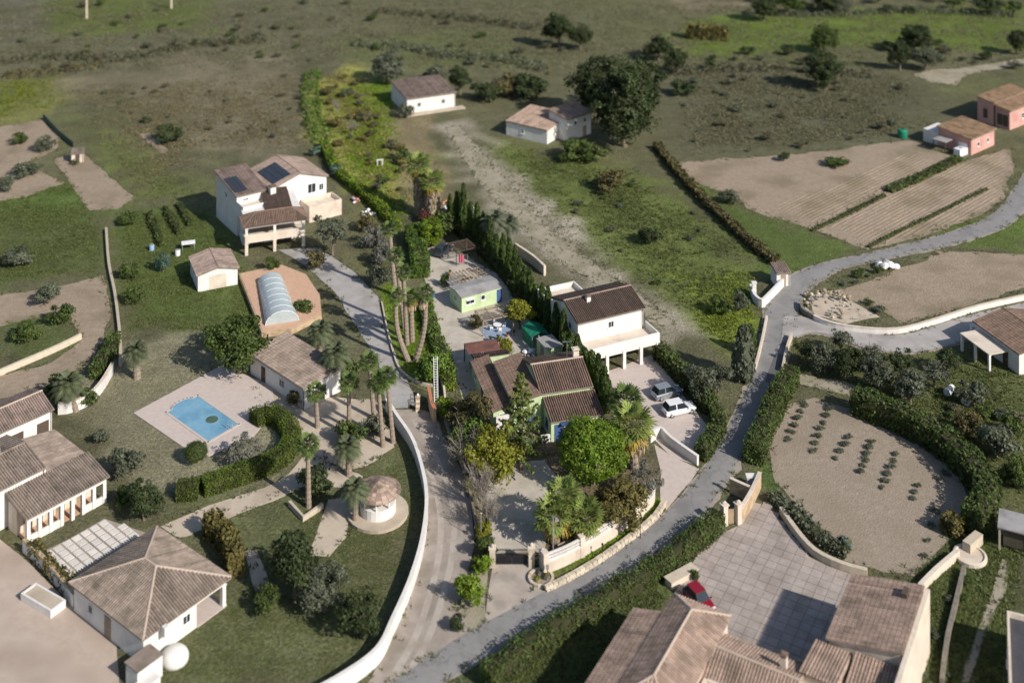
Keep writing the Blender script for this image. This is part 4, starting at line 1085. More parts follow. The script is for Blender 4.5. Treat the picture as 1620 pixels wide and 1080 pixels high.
def car(name, label, px, py, rz, body, L_=4.2, W=1.78, H=1.5, suv=False, group=None):
    t = thing(name, label, 'car', G(px, py), rz, group); h = L_ / 2; q = W / 2
    def loft(sections):
        vs = []; fs = []; n = len(sections[0])
        for s_ in sections: vs += s_
        for i in range(len(sections) - 1):
            for j in range(n): fs.append((i * n + j, (i + 1) * n + j, (i + 1) * n + (j + 1) % n, i * n + (j + 1) % n))
        fs.append(tuple(range(n))); fs.append(tuple(range(len(vs) - 1, len(vs) - n - 1, -1)))
        return MB().add(vs, fs)
    def sec(x, w, zb, zt, r=.12): return [(x, -w, zb + r), (x, -w * .97, zb), (x, w * .97, zb), (x, w, zb + r), (x, w, zt - r), (x, w * .86, zt), (x, -w * .86, zt), (x, -w, zt - r)]
    zb, zs = .26, .88 if not suv else .98
    loft([sec(-h, q * .84, zb + .12, zs - .14), sec(-h + .12, q * .95, zb, zs - .02), sec(-h * .55, q, zb, zs), sec(h * .45, q, zb, zs - .02), sec(h - .35, q * .94, zb, zs - .12), sec(h, q * .76, zb + .1, zs - .28)]).build('body', body, t, smooth=False)
    x0, x1, x2, x3 = (-h + .2, -h + .6, h * .12, h * .48) if not suv else (-h + .08, -h + .32, h * .14, h * .46)
    zt = H
    def cab(x, w, z): return [(x, -w, z), (x, w, z)]
    vs = cab(x0, q * .86, zs - .05) + cab(x1, q * .68, zt) + cab(x2, q * .68, zt) + cab(x3, q * .88, zs - .05)
    gl = MB().add(vs, [(0, 1, 3, 2), (4, 5, 7, 6), (0, 2, 4, 6), (1, 7, 5, 3), (0, 6, 7, 1)]); gl.build('window', M_GLASS, t)
    rf = MB().box(((x1 + x2) / 2, 0, zt + .02), (x2 - x1 + .1, q * 1.42, .06)); rf.build('roof', body, t)
    for s_ in (-1, 1):
        pb = MB(); xm = (x1 + x2) / 2
        pb.hexa([(xm - .06, s_ * q * .89, zs - .05), (xm + .06, s_ * q * .89, zs - .05), (xm + .06, s_ * q * .84, zs - .05), (xm - .06, s_ * q * .84, zs - .05)],
                [(xm - .06, s_ * q * .705, zt), (xm + .06, s_ * q * .705, zt), (xm + .06, s_ * q * .66, zt), (xm - .06, s_ * q * .66, zt)]); pb.build('pillar', body, t)
        for x in (-h * .62, h * .62):
            w_ = MB(); r = .32 if not suv else .37; n = 14
            vs = []; 
            for yy in (q * .80, q * .985):
                for k in range(n): vs.append((x + r * math.cos(6.283 * k / n), s_ * yy, r + r * math.sin(6.283 * k / n)))
            fs = [(k, (k + 1) % n, n + (k + 1) % n, n + k) for k in range(n)] + [tuple(range(n)), tuple(range(2 * n - 1, n - 1, -1))]
            wo = w_.add(vs, fs).build('wheel', M_TYRE, t)
            rm = MB(); vs = []
            for yy in (q * .95, q * .995):
                for k in range(n): vs.append((x + r * .62 * math.cos(6.283 * k / n), s_ * yy, r + r * .62 * math.sin(6.283 * k / n)))
            rm.add(vs, fs).build('rim', M_METAL, wo)
        MB().box((h - .1, s_ * q * .62, zs - .26), (.14, .34, .14)).build('headlight', M_PLAST, t)
        MB().box((-h + .04, s_ * q * .68, zs - .22), (.08, .22, .2)).build('tail_light', M_RED, t)
        MB().box((x3 - .15, s_ * (q + .08), zs), (.12, .18, .12)).build('mirror', body, t)
    return t
# ------------------------------------------------------------------ the green house and its plot
HF = Fr((3.56, 150.3), (0.966, 0.26))
def main_house():
    T = thing('green_house', 'pale green house with several brown tiled roofs and blue doors', 'house', HF.P(0, 4))
    kw = dict(ov=.12, w=.29, row=.42)
    # tall block with the ridge (front and back slope)
    block(T, HF, 0, 6.85, .05, 8.2, 4.15, 1.45, 'gable_u', M_GREENW, M_TILE, ridge_m=M_RIDGE, wins=(('r', .35, 2.6, .9, 1.0),), **kw)
    # front wing under a single slope
    block(T, HF, .35, 7.05, -3.45, .04, 2.55, 1.05, 'mono+v', M_GREENW, M_TILE, wins=(('f', .14, .05, 1.0, 2.05, 'door'), ('f', .42, .9, 1.3, 1.1, 'window', M_BLUE), ('f', .80, .9, 1.1, 1.1, 'window', M_BLUE), ('l', .5, 1.0, .9, 1.0, 'window', M_BLUE), ('r', .5, 1.0, .9, 1.0)), **kw)
    # middle wing, long slope falling to the left
    block(T, HF, -3.5, -.01, -.25, 9.6, 3.55, .72, 'mono+u', M_GREENW, M_TILE, wins=(('f', .62, .05, 1.0, 2.1, 'door'), ('f', .25, 1.0, 1.0, 1.0, 'window', M_BLUE)), **kw)
    # low lean-to on the left
    block(T, HF, -5.8, -3.52, 1.1, 13.0, 2.15, .62, 'mono+u', M_GREENW, M_TILE, wins=(('l', .2, 1.0, 1.0, .9), ('l', .5, .05, .9, 1.95, 'door', None, M_WOODD), ('l', .75, 1.0, 1.0, .9), ('f', .5, .9, .8, .9)), **kw)
    # rear lean-to
    block(T, HF, -5.4, -.6, 13.05, 14.6, 2.2, .45, 'mono-v', M_GREENW, M_TILED, ov=.1)
    # maroon canopy on posts behind
    beam(T, HF, -5.9, -1.3, 14.75, 17.4, 2.35, 2.47, M_MAROON, 'canopy')
    for a in (-5.8, -3.6, -1.4): column(T, HF.P(a, 17.3), 0, 2.35, .14, M_WOODD, HF.rz())
    chimney(T, HF.P(6.2, 4.9), 5.0, 1.25, .75, M_CREAM, HF.rz(), M_CREAM)
    # veranda: low white wall and posts before the middle wing
    beam(T, HF, -3.3, -1.6, -3.05, -2.85, 0, .95, M_WHITE, 'veranda_wall'); beam(T, HF, -.9, .3, -3.35, -3.15, 0, .95, M_WHITE, 'veranda_wall')
    beam(T, HF, -5.6, -3.4, .4, .6, 0, 1.9, M_WHITE, 'veranda_wall')
    mb = MB(); f = HF.P(2.6, -3.62, 2.25); mb.box(f, (2.2, .9, .06), HF.rz()); mb.build('awning', M_BLUE, T, world=True)
    # television aerial
    a = MB(); p = HF.P(5.2, 5.4); a.tube([(p.x, p.y, 5.0), (p.x, p.y, 7.3)], .025, 5); a.tube([(p.x - .6, p.y, 7.2), (p.x + .6, p.y, 7.25)], .018, 4)
    for k in range(5): a.tube([(p.x - .5 + k * .25, p.y - .3, 7.22), (p.x - .5 + k * .25, p.y + .3, 7.22)], .012, 4)
    a.build('aerial', M_METAL, T, world=True)
main_house()

def cabin():
    f, L_, d = frame_px((730, 471), (796, 453), 2.35, (714, 450))
    d = 4.2
    T = thing('green_cabin', 'small pale green cabin with a flat grey roof in the gravel yard', 'cabin', f.P(L_ / 2, d / 2))
    mb = MB(); fbox(mb, f, .12, L_ - .12, .12, d - .12, -.1, 2.3); mb.build('wall', M_GREENW, T, world=True)
    rb = MB()
    z = [2.32, 2.32, 2.62, 2.62]
    q = [(0, 0), (L_, 0), (L_, d / 2), (0, d / 2)]
    rb.hexa([f.P(a, b, zz - .1) for (a, b), zz in zip(q, z)], [f.P(a, b, zz) for (a, b), zz in zip(q, z)])
    q = [(0, d / 2), (L_, d / 2), (L_, d), (0, d)]; z = [2.62, 2.62, 2.36, 2.36]
    rb.hexa([f.P(a, b, zz - .1) for (a, b), zz in zip(q, z)], [f.P(a, b, zz) for (a, b), zz in zip(q, z)])
    rb.build('roof', M_FELT, T, world=True)
    r = (.12, L_ - .12, .12, d - .12)
    opening(T, f, r, 'f', .20, 1.0, 1.5, .85); opening(T, f, r, 'f', .52, 1.1, .75, .75); opening(T, f, r, 'f', .93, .05, .85, 1.95, 'door')
    opening(T, f, r, 'l', .5, 1.0, .9, .8)
    sh = MB(); p = f.P(L_ * .215, .03, 1.72); sh.box(p, (1.3, .1, .22), f.rz()); sh.build('shutter', M_FRAME, T, world=True)
    return f, L_, d
CF, CL, CD = cabin()

def pergola(name, label, f, u0, u1, v0, v1, h, nb, m, along='v', posts=True, cross=0, extra=.25):
    T = thing(name, label, 'pergola', f.P((u0 + u1) / 2, (v0 + v1) / 2))
    if posts:
        for a in (u0, u1):
            for b in (v0, v1):
                mb = MB(); mb.box(f.P(a, b, h / 2), (.12, .12, h), f.rz()); mb.build('post', m, T, world=True)
    for b in (v0, v1): beam(T, f, u0 - .15, u1 + .15, b - .05, b + .05, h, h + .13, m)
    for k in range(nb):
        t = k / (nb - 1)
        a = u0 + (u1 - u0) * t; beam(T, f, a - .045, a + .045, v0 - extra, v1 + extra, h + .13, h + .25, m, 'slat')
    for k in range(cross):
        b = v0 + (v1 - v0) * (k + .5) / cross; beam(T, f, u0 - .2, u1 + .2, b - .03, b + .03, h + .25, h + .29, m, 'slat')
    return T

# carport of dark beams over the car
cpf, cL, _ = frame_px((722, 398), (749, 392), 2.3)
pergola('carport', 'dark wooden slatted carport in the shade of the cypresses', cpf, 0, cL + .3, 0, 3.3, 2.2, 3, M_WOODD, cross=9)
car('parked_car', 'dark grey car parked under the slatted carport', 702, 401, math.radians(62), M_CARD, 4.2, 1.75, 1.55, True)
# pink cloth hung from the carport
def cloth():
    mb = MB(); p0 = G(725, 421); n = 9
    for i in range(n):
        x0, x1 = i / n * .95, (i + 1) / n * .95; y0, y1 = .09 * math.sin(i * 1.7), .09 * math.sin((i + 1) * 1.7)
        for a, b in ((.55, 1.2), (1.2, 1.85)):
            mb.add([p0 + Vector((x0, y0, a)), p0 + Vector((x1, y1, a)), p0 + Vector((x1, y1, b)), p0 + Vector((x0, y0, b))], [(0, 1, 2, 3)])
    T = thing('hanging_cloth', 'pink cloth hanging on a line before the carport', 'cloth', p0)
    mb.build('cloth', M_TOWEL, T, world=True)
    ln = MB(); ln.tube([p0 + Vector((-.6, 0, 0)), p0 + Vector((-.6, 0, 1.95))], .03, 6); ln.build('pole', M_METAL, T, world=True)
    ln = MB(); ln.tube([p0 + Vector((1.5, 0, 0)), p0 + Vector((1.5, 0, 1.95))], .03, 6); ln.build('pole', M_METAL, T, world=True)
    ln = MB(); ln.tube([p0 + Vector((-.6, 0, 1.88)), p0 + Vector((1.5, 0, 1.88))], .012, 5); ln.build('line', M_METAL, T, world=True)
cloth()
# vine pergola behind the cabin, and the open one before it
pergola('vine_pergola', 'vine covered wooden pergola behind the green cabin', CF, 2.0, CL - .3, CD + .7, CD + 3.6, 2.1, 9, M_WOOD, cross=3)
f2, l2, _ = frame_px((764, 508), (812, 498), 2.2)
pergola('open_pergola', 'bare wooden pergola of pale beams over the white table', f2, 0, l2, 0, 3.0, 2.15, 4, M_WOOD, cross=7)
def patio():
    o = sheet('patio_floor', [(758, 520), (806, 508), (815, 530), (774, 541)], M_TILEFLOOR, .06, .02, label='blue tiled patio under the pale pergola')
patio()

def table_set(px, py):
    s = G(px, py)
    T = thing('garden_table', 'round white garden table under the pale pergola', 'table', s)
    MB().lathe((0, 0, .70), [(.62, 0), (.62, .045)], 20).build('tabletop', M_PLAST, T)
    MB().lathe((0, 0, 0), [(.28, 0), (.10, .08), (.07, .70)], 10).build('pedestal', M_PLAST, T)
    return s
def chair(p, rz, label, m=None):
    m = m or M_PLAST
    T = thing('garden_chair', label, 'chair', p, rz, 'white garden chairs round the table')
    MB().box((0, 0, .43), (.46, .46, .05)).build('seat', m, T)
    bk = MB(); bk.hexa([(-.23, .20, .45), (.23, .20, .45), (.23, .24, .45), (-.23, .24, .45)], [(-.2, .28, .88), (.2, .28, .88), (.2, .32, .88), (-.2, .32, .88)]); bk.build('backrest', m, T)
    for a in (-.2, .2):
        for b in (-.2, .2): MB().tube([(a, b, 0), (a * .92, b * .92, .41)], .022, 6).build('leg', m, T)
        MB().box((a * 1.15, 0, .64), (.04, .44, .04)).build('armrest', m, T)
tp = table_set(787, 521)
for k, lab in ((0, 'white plastic chair on the blue patio, right of the round table'), (1, 'white plastic chair on the blue patio, behind the round table'), (2, 'white plastic chair on the blue patio, left of the round table'), (3, 'white plastic chair on the blue patio, in front of the round table')):
    a = k * math.pi / 2 + .35; chair(tp + Vector((math.cos(a), math.sin(a), 0)) * .95, a - math.pi / 2, lab)

# green tarpaulin shed and pale shed with a flat roof
def tarp_shed():
    f, l, _ = frame_px((842, 533), (868, 527), 1.9); l = 2.4; d = 3.2
    T = thing('tarpaulin_shelter', 'shelter under a green tarpaulin beside the cypress hedge', 'shelter', f.P(l / 2, d / 2))
    for a in (0, l):
        for b in (0, d): MB().box(f.P(a, b, .95), (.07, .07, 1.9), f.rz()).build('post', M_METAL, T, world=True)
    mb = MB(); n = 8; m_ = 8; vs = []; fs = []
    for i in range(n + 1):
        for j in range(m_ + 1):
            a, b = i / n, j / m_; z = 1.92 + .45 * (1 - abs(2 * a - 1)) + .05 * noise.noise(Vector((a * 6, b * 6, 2)))
            vs.append(f.P(-.15 + a * (l + .3), -.15 + b * (d + .3), z))
    for i in range(n):
        for j in range(m_): fs.append((i * (m_ + 1) + j, (i + 1) * (m_ + 1) + j, (i + 1) * (m_ + 1) + j + 1, i * (m_ + 1) + j + 1))
    mb.add(vs, fs); mb.build('tarpaulin', M_TARP, T, world=True)
    sd = MB(); fbox(sd, f, -.08, -.04, 0, d, .3, 1.95); sd.build('side_sheet', M_TARP, T, world=True)
    sd = MB(); fbox(sd, f, l * .4, l + .02, -.06, -.02, .15, 1.9); sd.build('side_sheet', M_TARP, T, world=True)
tarp_shed()
def pale_shed():
    f, l, _ = frame_px((866, 553), (896, 545), 2.3); l = 2.5; d = 3.4
    T = thing('garden_shed', 'small pale green shed with a flat grey roof behind the house', 'shed', f.P(l / 2, d / 2))
    mb = MB(); fbox(mb, f, .08, l - .08, .08, d - .08, -.1, 2.2); mb.build('wall', M_GREENW, T, world=True)
    mb = MB(); fbox(mb, f, 0, l, 0, d, 2.2, 2.32); mb.build('roof', M_FELT, T, world=True)
    opening(T, f, (.08, l - .08, .08, d - .08), 'l', .5, .05, .85, 1.9, 'door', None, M_WOOD); opening(T, f, (.08, l - .08, .08, d - .08), 'f', .5, 1.1, .6, .6)
    MB().tube([f.P(.3, d - .3, 2.3), f.P(.3, d - .3, 2.75)], .08, 8).build('vent', M_METAL, T, world=True)
pale_shed()
# low grey table roof behind the cabin, with pots
def low_shelter():
    f, l, _ = frame_px((712, 447), (730, 442), 1.4); l = 2.2
    T = thing('work_bench', 'low grey topped bench beside the green cabin', 'bench', f.P(1, 1))
    beam(T, f, 0, l, 0, 1.9, 1.05, 1.13, M_FELT, 'top')
    for a in (.1, l - .1):
        for b in (.1, 1.8): MB().box(f.P(a, b, .52), (.1, .1, 1.05), f.rz()).build('leg', M_WOOD, T, world=True)
low_shelter()
def pot(px, py, r, label, m=None, leaf='green', plant=True, hz=None):
    p = G(px, py); T = thing('flower_pot', label, 'pot', p)
    MB().lathe((0, 0, 0), [(r * .7, 0), (r, r * 1.5), (r * 1.08, r * 1.5), (r * 1.08, r * 1.75), (r * .9, r * 1.75)], 12).build('pot', m or M_POT, T)
    if plant:
        o = bpy.data.objects.new('plant', crown_mesh('tuft', 0, leaf)); put(o, T); o.location = (0, 0, r * 2.2); o.scale = (r * 1.5, r * 1.5, r * 1.6)
pot(733, 449, .22, 'terracotta pot with a red plant behind the cabin', leaf='red'); pot(739, 447, .26, 'white pot standing behind the green cabin', M_PLAST); pot(746, 446, .24, 'white pot beside the vine pergola', M_PLAST, 'teal')
pot(712, 434, .2, 'small terracotta pot at the corner of the low bench'); pot(788, 538, .22, 'terracotta pot in front of the pale pergola'); pot(803, 533, .2, 'terracotta pot at the right edge of the blue patio', leaf='red')
pot(776, 541, .24, 'blue pot at the front corner of the patio', M_BLUEP); pot(812, 531, .24, 'grey pot beside the right post of the pale pergola', M_FELT)
pot(676, 478, .26, 'red topped pot standing by the leaning palm', M_PLAST, 'red')
pot(685, 470, .28, 'blue pot with a small palm at the yard edge', M_BLUEP, 'palm')
# white stones heap by the rear roof
def heap(px, py, n, R, label, m, name='stone_heap', s=.22, seed=1):
    rng = random.Random(seed); T = thing(name, label, 'heap', G(px, py))
    for i in range(n):
        r = s * rng.uniform(.6, 1.3); a = rng.uniform(0, 6.28); q = R * math.sqrt(rng.random())
        mb = MB(); vs = []
        mb.lathe((math.cos(a) * q, math.sin(a) * q, max(0, (R - q) * .35) - .03), [(r * .5, 0), (r * rng.uniform(.8, 1), r * .4), (r * .75, r * .9), (r * .3, r * 1.15)], 7)
        mb.build('piece', m if not isinstance(m, list) else rng.choice(m), T)
heap(838, 559, 22, 1.1, 'heap of white things behind the tiled roof', [M_PLAST, M_PLAST, M_FELT], s=.26)
heap(562, 318, 20, 1.2, 'heap of red and white odds and ends along the boundary', [M_PLAST, M_RED, M_POT, M_FELT], seed=5, name='junk_heap', s=.3)
heap(582, 338, 24, 1.4, 'heap of white and dark odds and ends along the boundary', [M_PLAST, M_FELT, M_DARKM, M_PLAST], seed=6, name='junk_heap', s=.3)
heap(708, 322, 14, 1.0, 'orange crates and rubbish behind the two thick palms', [M_ORANGE, M_POT, M_FELT], seed=7, name='junk_heap', s=.3)
def white_sheet(px, py, l, d, h, label, name='white_table', m=None, cat='table'):
    p = G(px, py); T = thing(name, label, cat, p, .3)
    MB().box((0, 0, h), (l, d, .07)).build('top', m or M_PLAST, T)
    for a in (-1, 1):
        for b in (-1, 1): MB().box((a * l * .44, b * d * .42, h / 2 - .02), (.07, .07, h - .03)).build('leg', M_METAL, T)
white_sheet(714, 334, 2.4, 1.4, .8, 'white topped table left of the tall young cypress'); white_sheet(740, 336, 1.9, 1.8, 1.0, 'white topped table right of the tall young cypress')
def stand_frame():
    T = thing('white_frame_stand', 'small white frame standing in the overgrown grass', 'frame', G(601, 262), .3)
    for x in (-.5, .5): MB().box((x, 0, .55), (.14, .14, 1.1)).build('post', M_PLAST, T)
    MB().box((0, 0, 1.14), (1.3, .2, .12)).build('top_bar', M_PLAST, T); MB().box((-.25, .2, .45), (.6, .5, .9)).build('box', M_DARKM, T)
stand_frame()
# concrete posts beside the lane
for q in ((516, 246, 'upright reddish post at the top of the bright hedge'),):
    T = thing('post', q[2], 'post', G(q[0], q[1])); MB().box((0, 0, .95), (.18, .18, 1.9)).build('shaft', M_POT, T); MB().box((0, 0, 1.93), (.26, .26, .08)).build('cap', M_POT, T)

# ladder standing at the lane gate
def ladder():
    s = ppm(636); p = G(690, 636); T = thing('ladder', 'tall aluminium ladder standing upright beside the brick gate wall', 'ladder', p)
    h = 66 * s; lean = Vector((-.15, .9, h))
    for x in (-.24, .24): MB().tube([(x, 0, 0), (x + lean.x, lean.y, lean.z)], .05, 6).build('rail', M_FRAME, T)
    n = 18
    for k in range(1, n): 
        t = k / n; MB().tube([(-.24 + lean.x * t, lean.y * t, h * t), (.24 + lean.x * t, lean.y * t, h * t)], .03, 5).build('rung', M_FRAME, T)
    q = MB(); q.tube([(.05, .95, 0), (-.1, .93, h * .96)], .06, 6); q.build('rear_leg', M_METAL, T)
ladder()

def lane_gate():
    f = Fr(G(617, 646), G(648, 645) - G(617, 646)); l = (G(648, 645) - G(617, 646)).length
    T = thing('sliding_gate', 'grey metal sliding gate across the lane', 'gate', f.P(l / 2, 0))
    n = 14
    for k in range(n): beam(T, f, l * k / n + .008, l * (k + 1) / n - .008, 0, .05, .12, 1.6, M_METAL, 'panel')
    beam(T, f, 0, l, -.02, .07, .04, .12, M_METAL, 'bottom_rail'); beam(T, f, 0, l, -.02, .07, 1.6, 1.68, M_METAL, 'top_rail')
    T2 = thing('gate_frame', 'black upright frame at the end of the grey sliding gate', 'frame', f.P(l + .35, 0))
    for a in (l + .12, l + .55): beam(T2, f, a, a + .06, -.03, .05, 0, 1.75, M_DARKM, 'post')
    for z in (.15, .65, 1.15, 1.68): beam(T2, f, l + .18, l + .55, -.02, .04, z, z + .05, M_DARKM, 'bar')
    for px, py, h, lab in ((661, 650, 1.85, 'square brick gate pillar with cream bands beside the sliding gate'),):
        P = thing('gate_pillar', lab, 'pillar', G(px, py))
        for k in range(6):
            MB().box((0, 0, h * (k + .5) / 6), (.5, .5, h / 6 - .02)).build('brick_course', M_OCHRE if k % 2 else M_CREAM, P)
        MB().box((0, 0, h + .05), (.62, .62, .1)).build('cap', M_OCHRE, P)
        MB().lathe((0, 0, h + .1), [(.1, 0), (.16, .12), (.1, .26), (.02, .3)], 10).build('lamp', M_PLAST, P)
    wall_path('brick_wall', 'curved ochre brick wall running from the ladder to the lane', [(678, 632), (681, 648), (684, 660), (688, 668)], 1.7, .35, M_OCHRE, M_POT)
lane_gate()
wall_path('kerb_wall', 'thin low stone kerb between lawn and grey driveway', [(604, 480), (612, 520), (622, 560), (634, 588), (660, 606), (684, 612)], .35, .2, M_STONE, k=4)
wall_path('kerb_wall', 'low cream edge wall beside the clipped hedge', [(697, 600), (702, 620), (704, 636)], .9, .25, M_CREAM, k=3)

# white wall of the lane
wall_path('lane_wall', 'long curved white wall along the left of the gravel lane', [(612, 650), (628, 675), (652, 712), (668, 760), (675, 810), (668, 872), (650, 935), (622, 1000), (596, 1050), (540, 1092), (470, 1130)], 1.5, .32, M_WHITE, M_WHITE, k=7)

# gate, pillars and balustrade on the road
def front_gate():
    a, b = G(783, 893), G(836, 893); f = Fr(a, b - a); l = (b - a).length
    for s_, lab in ((0, 'left leaf of the black wrought iron driveway gate'), (1, 'right leaf of the black wrought iron driveway gate')):
        T = thing('iron_gate', lab, 'gate', f.P(l * (.25 + .5 * s_), 0), 0, 'leaves of the driveway gate')
        u0, u1 = .12 + s_ * l / 2, l / 2 - .03 + s_ * (l / 2 - .09)
        for z in (.12, .9, 1.55): beam(T, f, u0, u1, -.02, .03, z, z + .06, M_DARKM, 'rail')
        n = 13
        for k in range(n + 1):
            u = u0 + (u1 - u0 - .035) * k / n; beam(T, f, u, u + .035, -.018, .018, .06, 1.72, M_DARKM, 'bar')
        beam(T, f, u0, u1, .032, .04, .18, .88, M_DARKM, 'sheet')
    for px, lab, h in ((779, 'stone gate pillar half hidden by the bright shrub', 1.9), (841, 'stone gate pillar between the black gate and the wicket', 2.0), (858, 'stone pillar where the balustrade begins', 1.7)):
        P = thing('gate_pillar', lab, 'pillar', G(px, 895 if px < 850 else 899), f.rz())
        n = 6
        for k in range(n): MB().box((0, 0, h * (k + .5) / n), (.62, .62, h / n - .015)).build('stone', M_STONE, P)
        MB().box((0, 0, h + .06), (.78, .78, .12)).build('cap', M_CREAM, P)
        MB().lathe((0, 0, h + .12), [(.14, 0), (.2, .12), (.12, .28), (.03, .34)], 10).build('finial', M_STONE, P)
    T = thing('wicket_gate', 'narrow black iron wicket gate beside the driveway gate', 'gate', G(849, 898))
    a, b = G(845, 897), G(854, 898); g = Fr(a, b - a); l = (b - a).length
    for z in (.1, 1.5): beam(T, g, 0, l, -.02, .02, z, z + .05, M_DARKM, 'rail')
    for k in range(6): beam(T, g, l * k / 5 - .015, l * k / 5 + .015, -.012, .012, .06, 1.62, M_DARKM, 'bar')
front_gate()

def balustrade():
    pts = [(862, 906), (900, 890), (950, 862), (1000, 826), (1030, 800), (1034, 785)]
    P = smooth_path(PX(pts), 6); T = thing('garden_wall', 'beige garden wall topped with white balusters above the road', 'wall', P[0])
    d = [0]
    for i in range(1, len(P)): d.append(d[-1] + (P[i] - P[i - 1]).length)
    tot = d[-1]
    def at(s):
        return Vector((np.interp(s, d, [p.x for p in P]), np.interp(s, d, [p.y for p in P]), 0))
    def run(w, z0, z1, name, m, par, s0=0, s1=1):
        mb = MB(); n = 40; vs = []; fs = []
        for i in range(n + 1):
            s = tot * (s0 + (s1 - s0) * i / n); p = at(s); q = at(min(tot, s + .1)) - at(max(0, s - .1)); q.normalize(); sd = Vector((-q.y, q.x, 0)) * w / 2
            vs += [p + sd + Vector((0, 0, z0)), p - sd + Vector((0, 0, z0)), p - sd + Vector((0, 0, z1)), p + sd + Vector((0, 0, z1))]
        for i in range(n):
            for j in range(4): fs.append((i * 4 + j, i * 4 + (j + 1) % 4, (i + 1) * 4 + (j + 1) % 4, (i + 1) * 4 + j))
        fs += [(0, 3, 2, 1), (n * 4, n * 4 + 1, n * 4 + 2, n * 4 + 3)]
        return mb.add(vs, fs).build(name, m, par, world=True)
    run(.38, -.1, 1.15, 'wall_body', M_CREAM, T)
    run(.46, 1.15, 1.24, 'coping', M_WHITE, T)
    run(.24, 1.86, 1.96, 'top_rail', M_WHITE, T, 0, .78)
    bal = MB().lathe((0, 0, 0), [(.07, 0), (.07, .06), (.045, .1), (.095, .24), (.05, .46), (.04, .54), (.07, .58), (.07, .62)], 8).build('baluster', M_WHITE, T)
    n = 74
    for k in range(n):
        s = tot * .78 * (k + .5) / n; o = bal if k == 0 else bal.copy()
        if k: put(o, T)
        p = at(s); o.location = p - P[0] + Vector((0, 0, 1.24))
    for fr in (.0, .26, .52, .78):
        p = at(tot * fr); mb = MB(); mb.box((p.x, p.y, 1.0), (.55, .55, 2.2), .5); mb.box((p.x, p.y, 2.16), (.68, .68, .12), .5); mb.build('pier', M_CREAM, T, world=True)
    T2 = thing('globe_lamp', 'white globe lamp on the pier of the balustrade', 'lamp', at(tot * .52))
    MB().tube([(0, 0, 2.2), (0, 0, 2.5)], .04, 6).build('stem', M_DARKM, T2); MB().lathe((0, 0, 2.48), [(.05, 0), (.17, .08), (.2, .2), (.15, .33), (.03, .38)], 12).build('globe', M_PLAST, T2)
balustrade()

def stone_wall():
    pts = [(862, 936), (900, 918), (950, 888), (1000, 852), (1035, 822), (1050, 800)]
    P = smooth_path(PX(pts), 6); T = thing('retaining_wall', 'low dry stone retaining wall along the edge of the road', 'wall', P[0])
    d = [0]
    for i in range(1, len(P)): d.append(d[-1] + (P[i] - P[i - 1]).length)
    tot = d[-1]; rng = random.Random(3)
    at = lambda s: Vector((np.interp(s, d, [p.x for p in P]), np.interp(s, d, [p.y for p in P]), 0))
    meshes = []
    for k in range(8):
        mb = MB(); j = lambda: rng.uniform(-.06, .06)
        mb.hexa([(-.5 + j(), -.5, -.5 + j()), (.5 + j(), -.5, -.5 + j()), (.5 + j(), .5, -.5), (-.5 + j(), .5, -.5)], [(-.46 + j(), -.44 + j(), .5 + j()), (.46 + j(), -.44 + j(), .5 + j()), (.5, .5, .5 + j()), (-.5, .5, .5 + j())])
        o = mb.build('stone', M_STONE, T); meshes.append(o)
    used = 0
    for row in range(2):
        s = rng.uniform(0, .3)
        while s < tot:
            w = rng.uniform(.38, .75); h = .34
            p = at(min(tot, s + w / 2)); q = at(min(tot, s + w)) - at(s); a = math.atan2(q.y, q.x)
            o = meshes[used] if used < 8 else rng.choice(meshes).copy()
            if used >= 8: put(o, T)
            used += 1
            o.location = p - P[0] + Vector((0, 0, h * (row + .5) - .06)); o.scale = (w - .03, .42 + rng.uniform(0, .1), h - .02); o.rotation_euler = (0, 0, a + rng.uniform(-.04, .04))
            s += w
stone_wall()
def pallet():
    T = thing('wooden_bench', 'reddish brown slatted bench behind the balustrade under the low palms', 'bench', G(897, 872), .55)
    for k in range(5): MB().box((0, -.3 + k * .15, .45), (1.9, .11, .05)).build('slat', M_POT if k % 2 else M_WOOD, T)
    for x in (-.75, .75): MB().box((x, 0, .21), (.1, .6, .42)).build('leg', M_WOODD, T)
    MB().box((0, .36, .75), (1.9, .05, .3)).build('backrest', M_WOOD, T)
pallet()
def planter_ring():
    p = G(856, 916); T = thing('round_planter', 'round stone edged flower bed at the driveway corner', 'planter', p)
    n = 22; st = None
    for k in range(n):
        a = 6.283 * k / n; o = MB().box((0, 0, 0), (.34, .28, .34)).build('stone', M_STONE, T) if st is None else st.copy()
        if st is None: st = o
        else: put(o, T)
        o.location = (math.cos(a) * 1.2, math.sin(a) * 1.2, .14); o.rotation_euler = (0, 0, a + 1.57)
    MB().lathe((0, 0, 0), [(1.1, 0), (1.1, .18), (.5, .22)], 20).build('soil', M_SOIL, T)
    for k in range(4):
        o = bpy.data.objects.new('plant', crown_mesh('tuft', k % 3, 'grey' if k % 2 else 'yellow')); put(o, T); o.location = (math.cos(k * 1.9) * .55, math.sin(k * 1.9) * .55, .3); o.scale = (.35, .35, .35)
planter_ring()

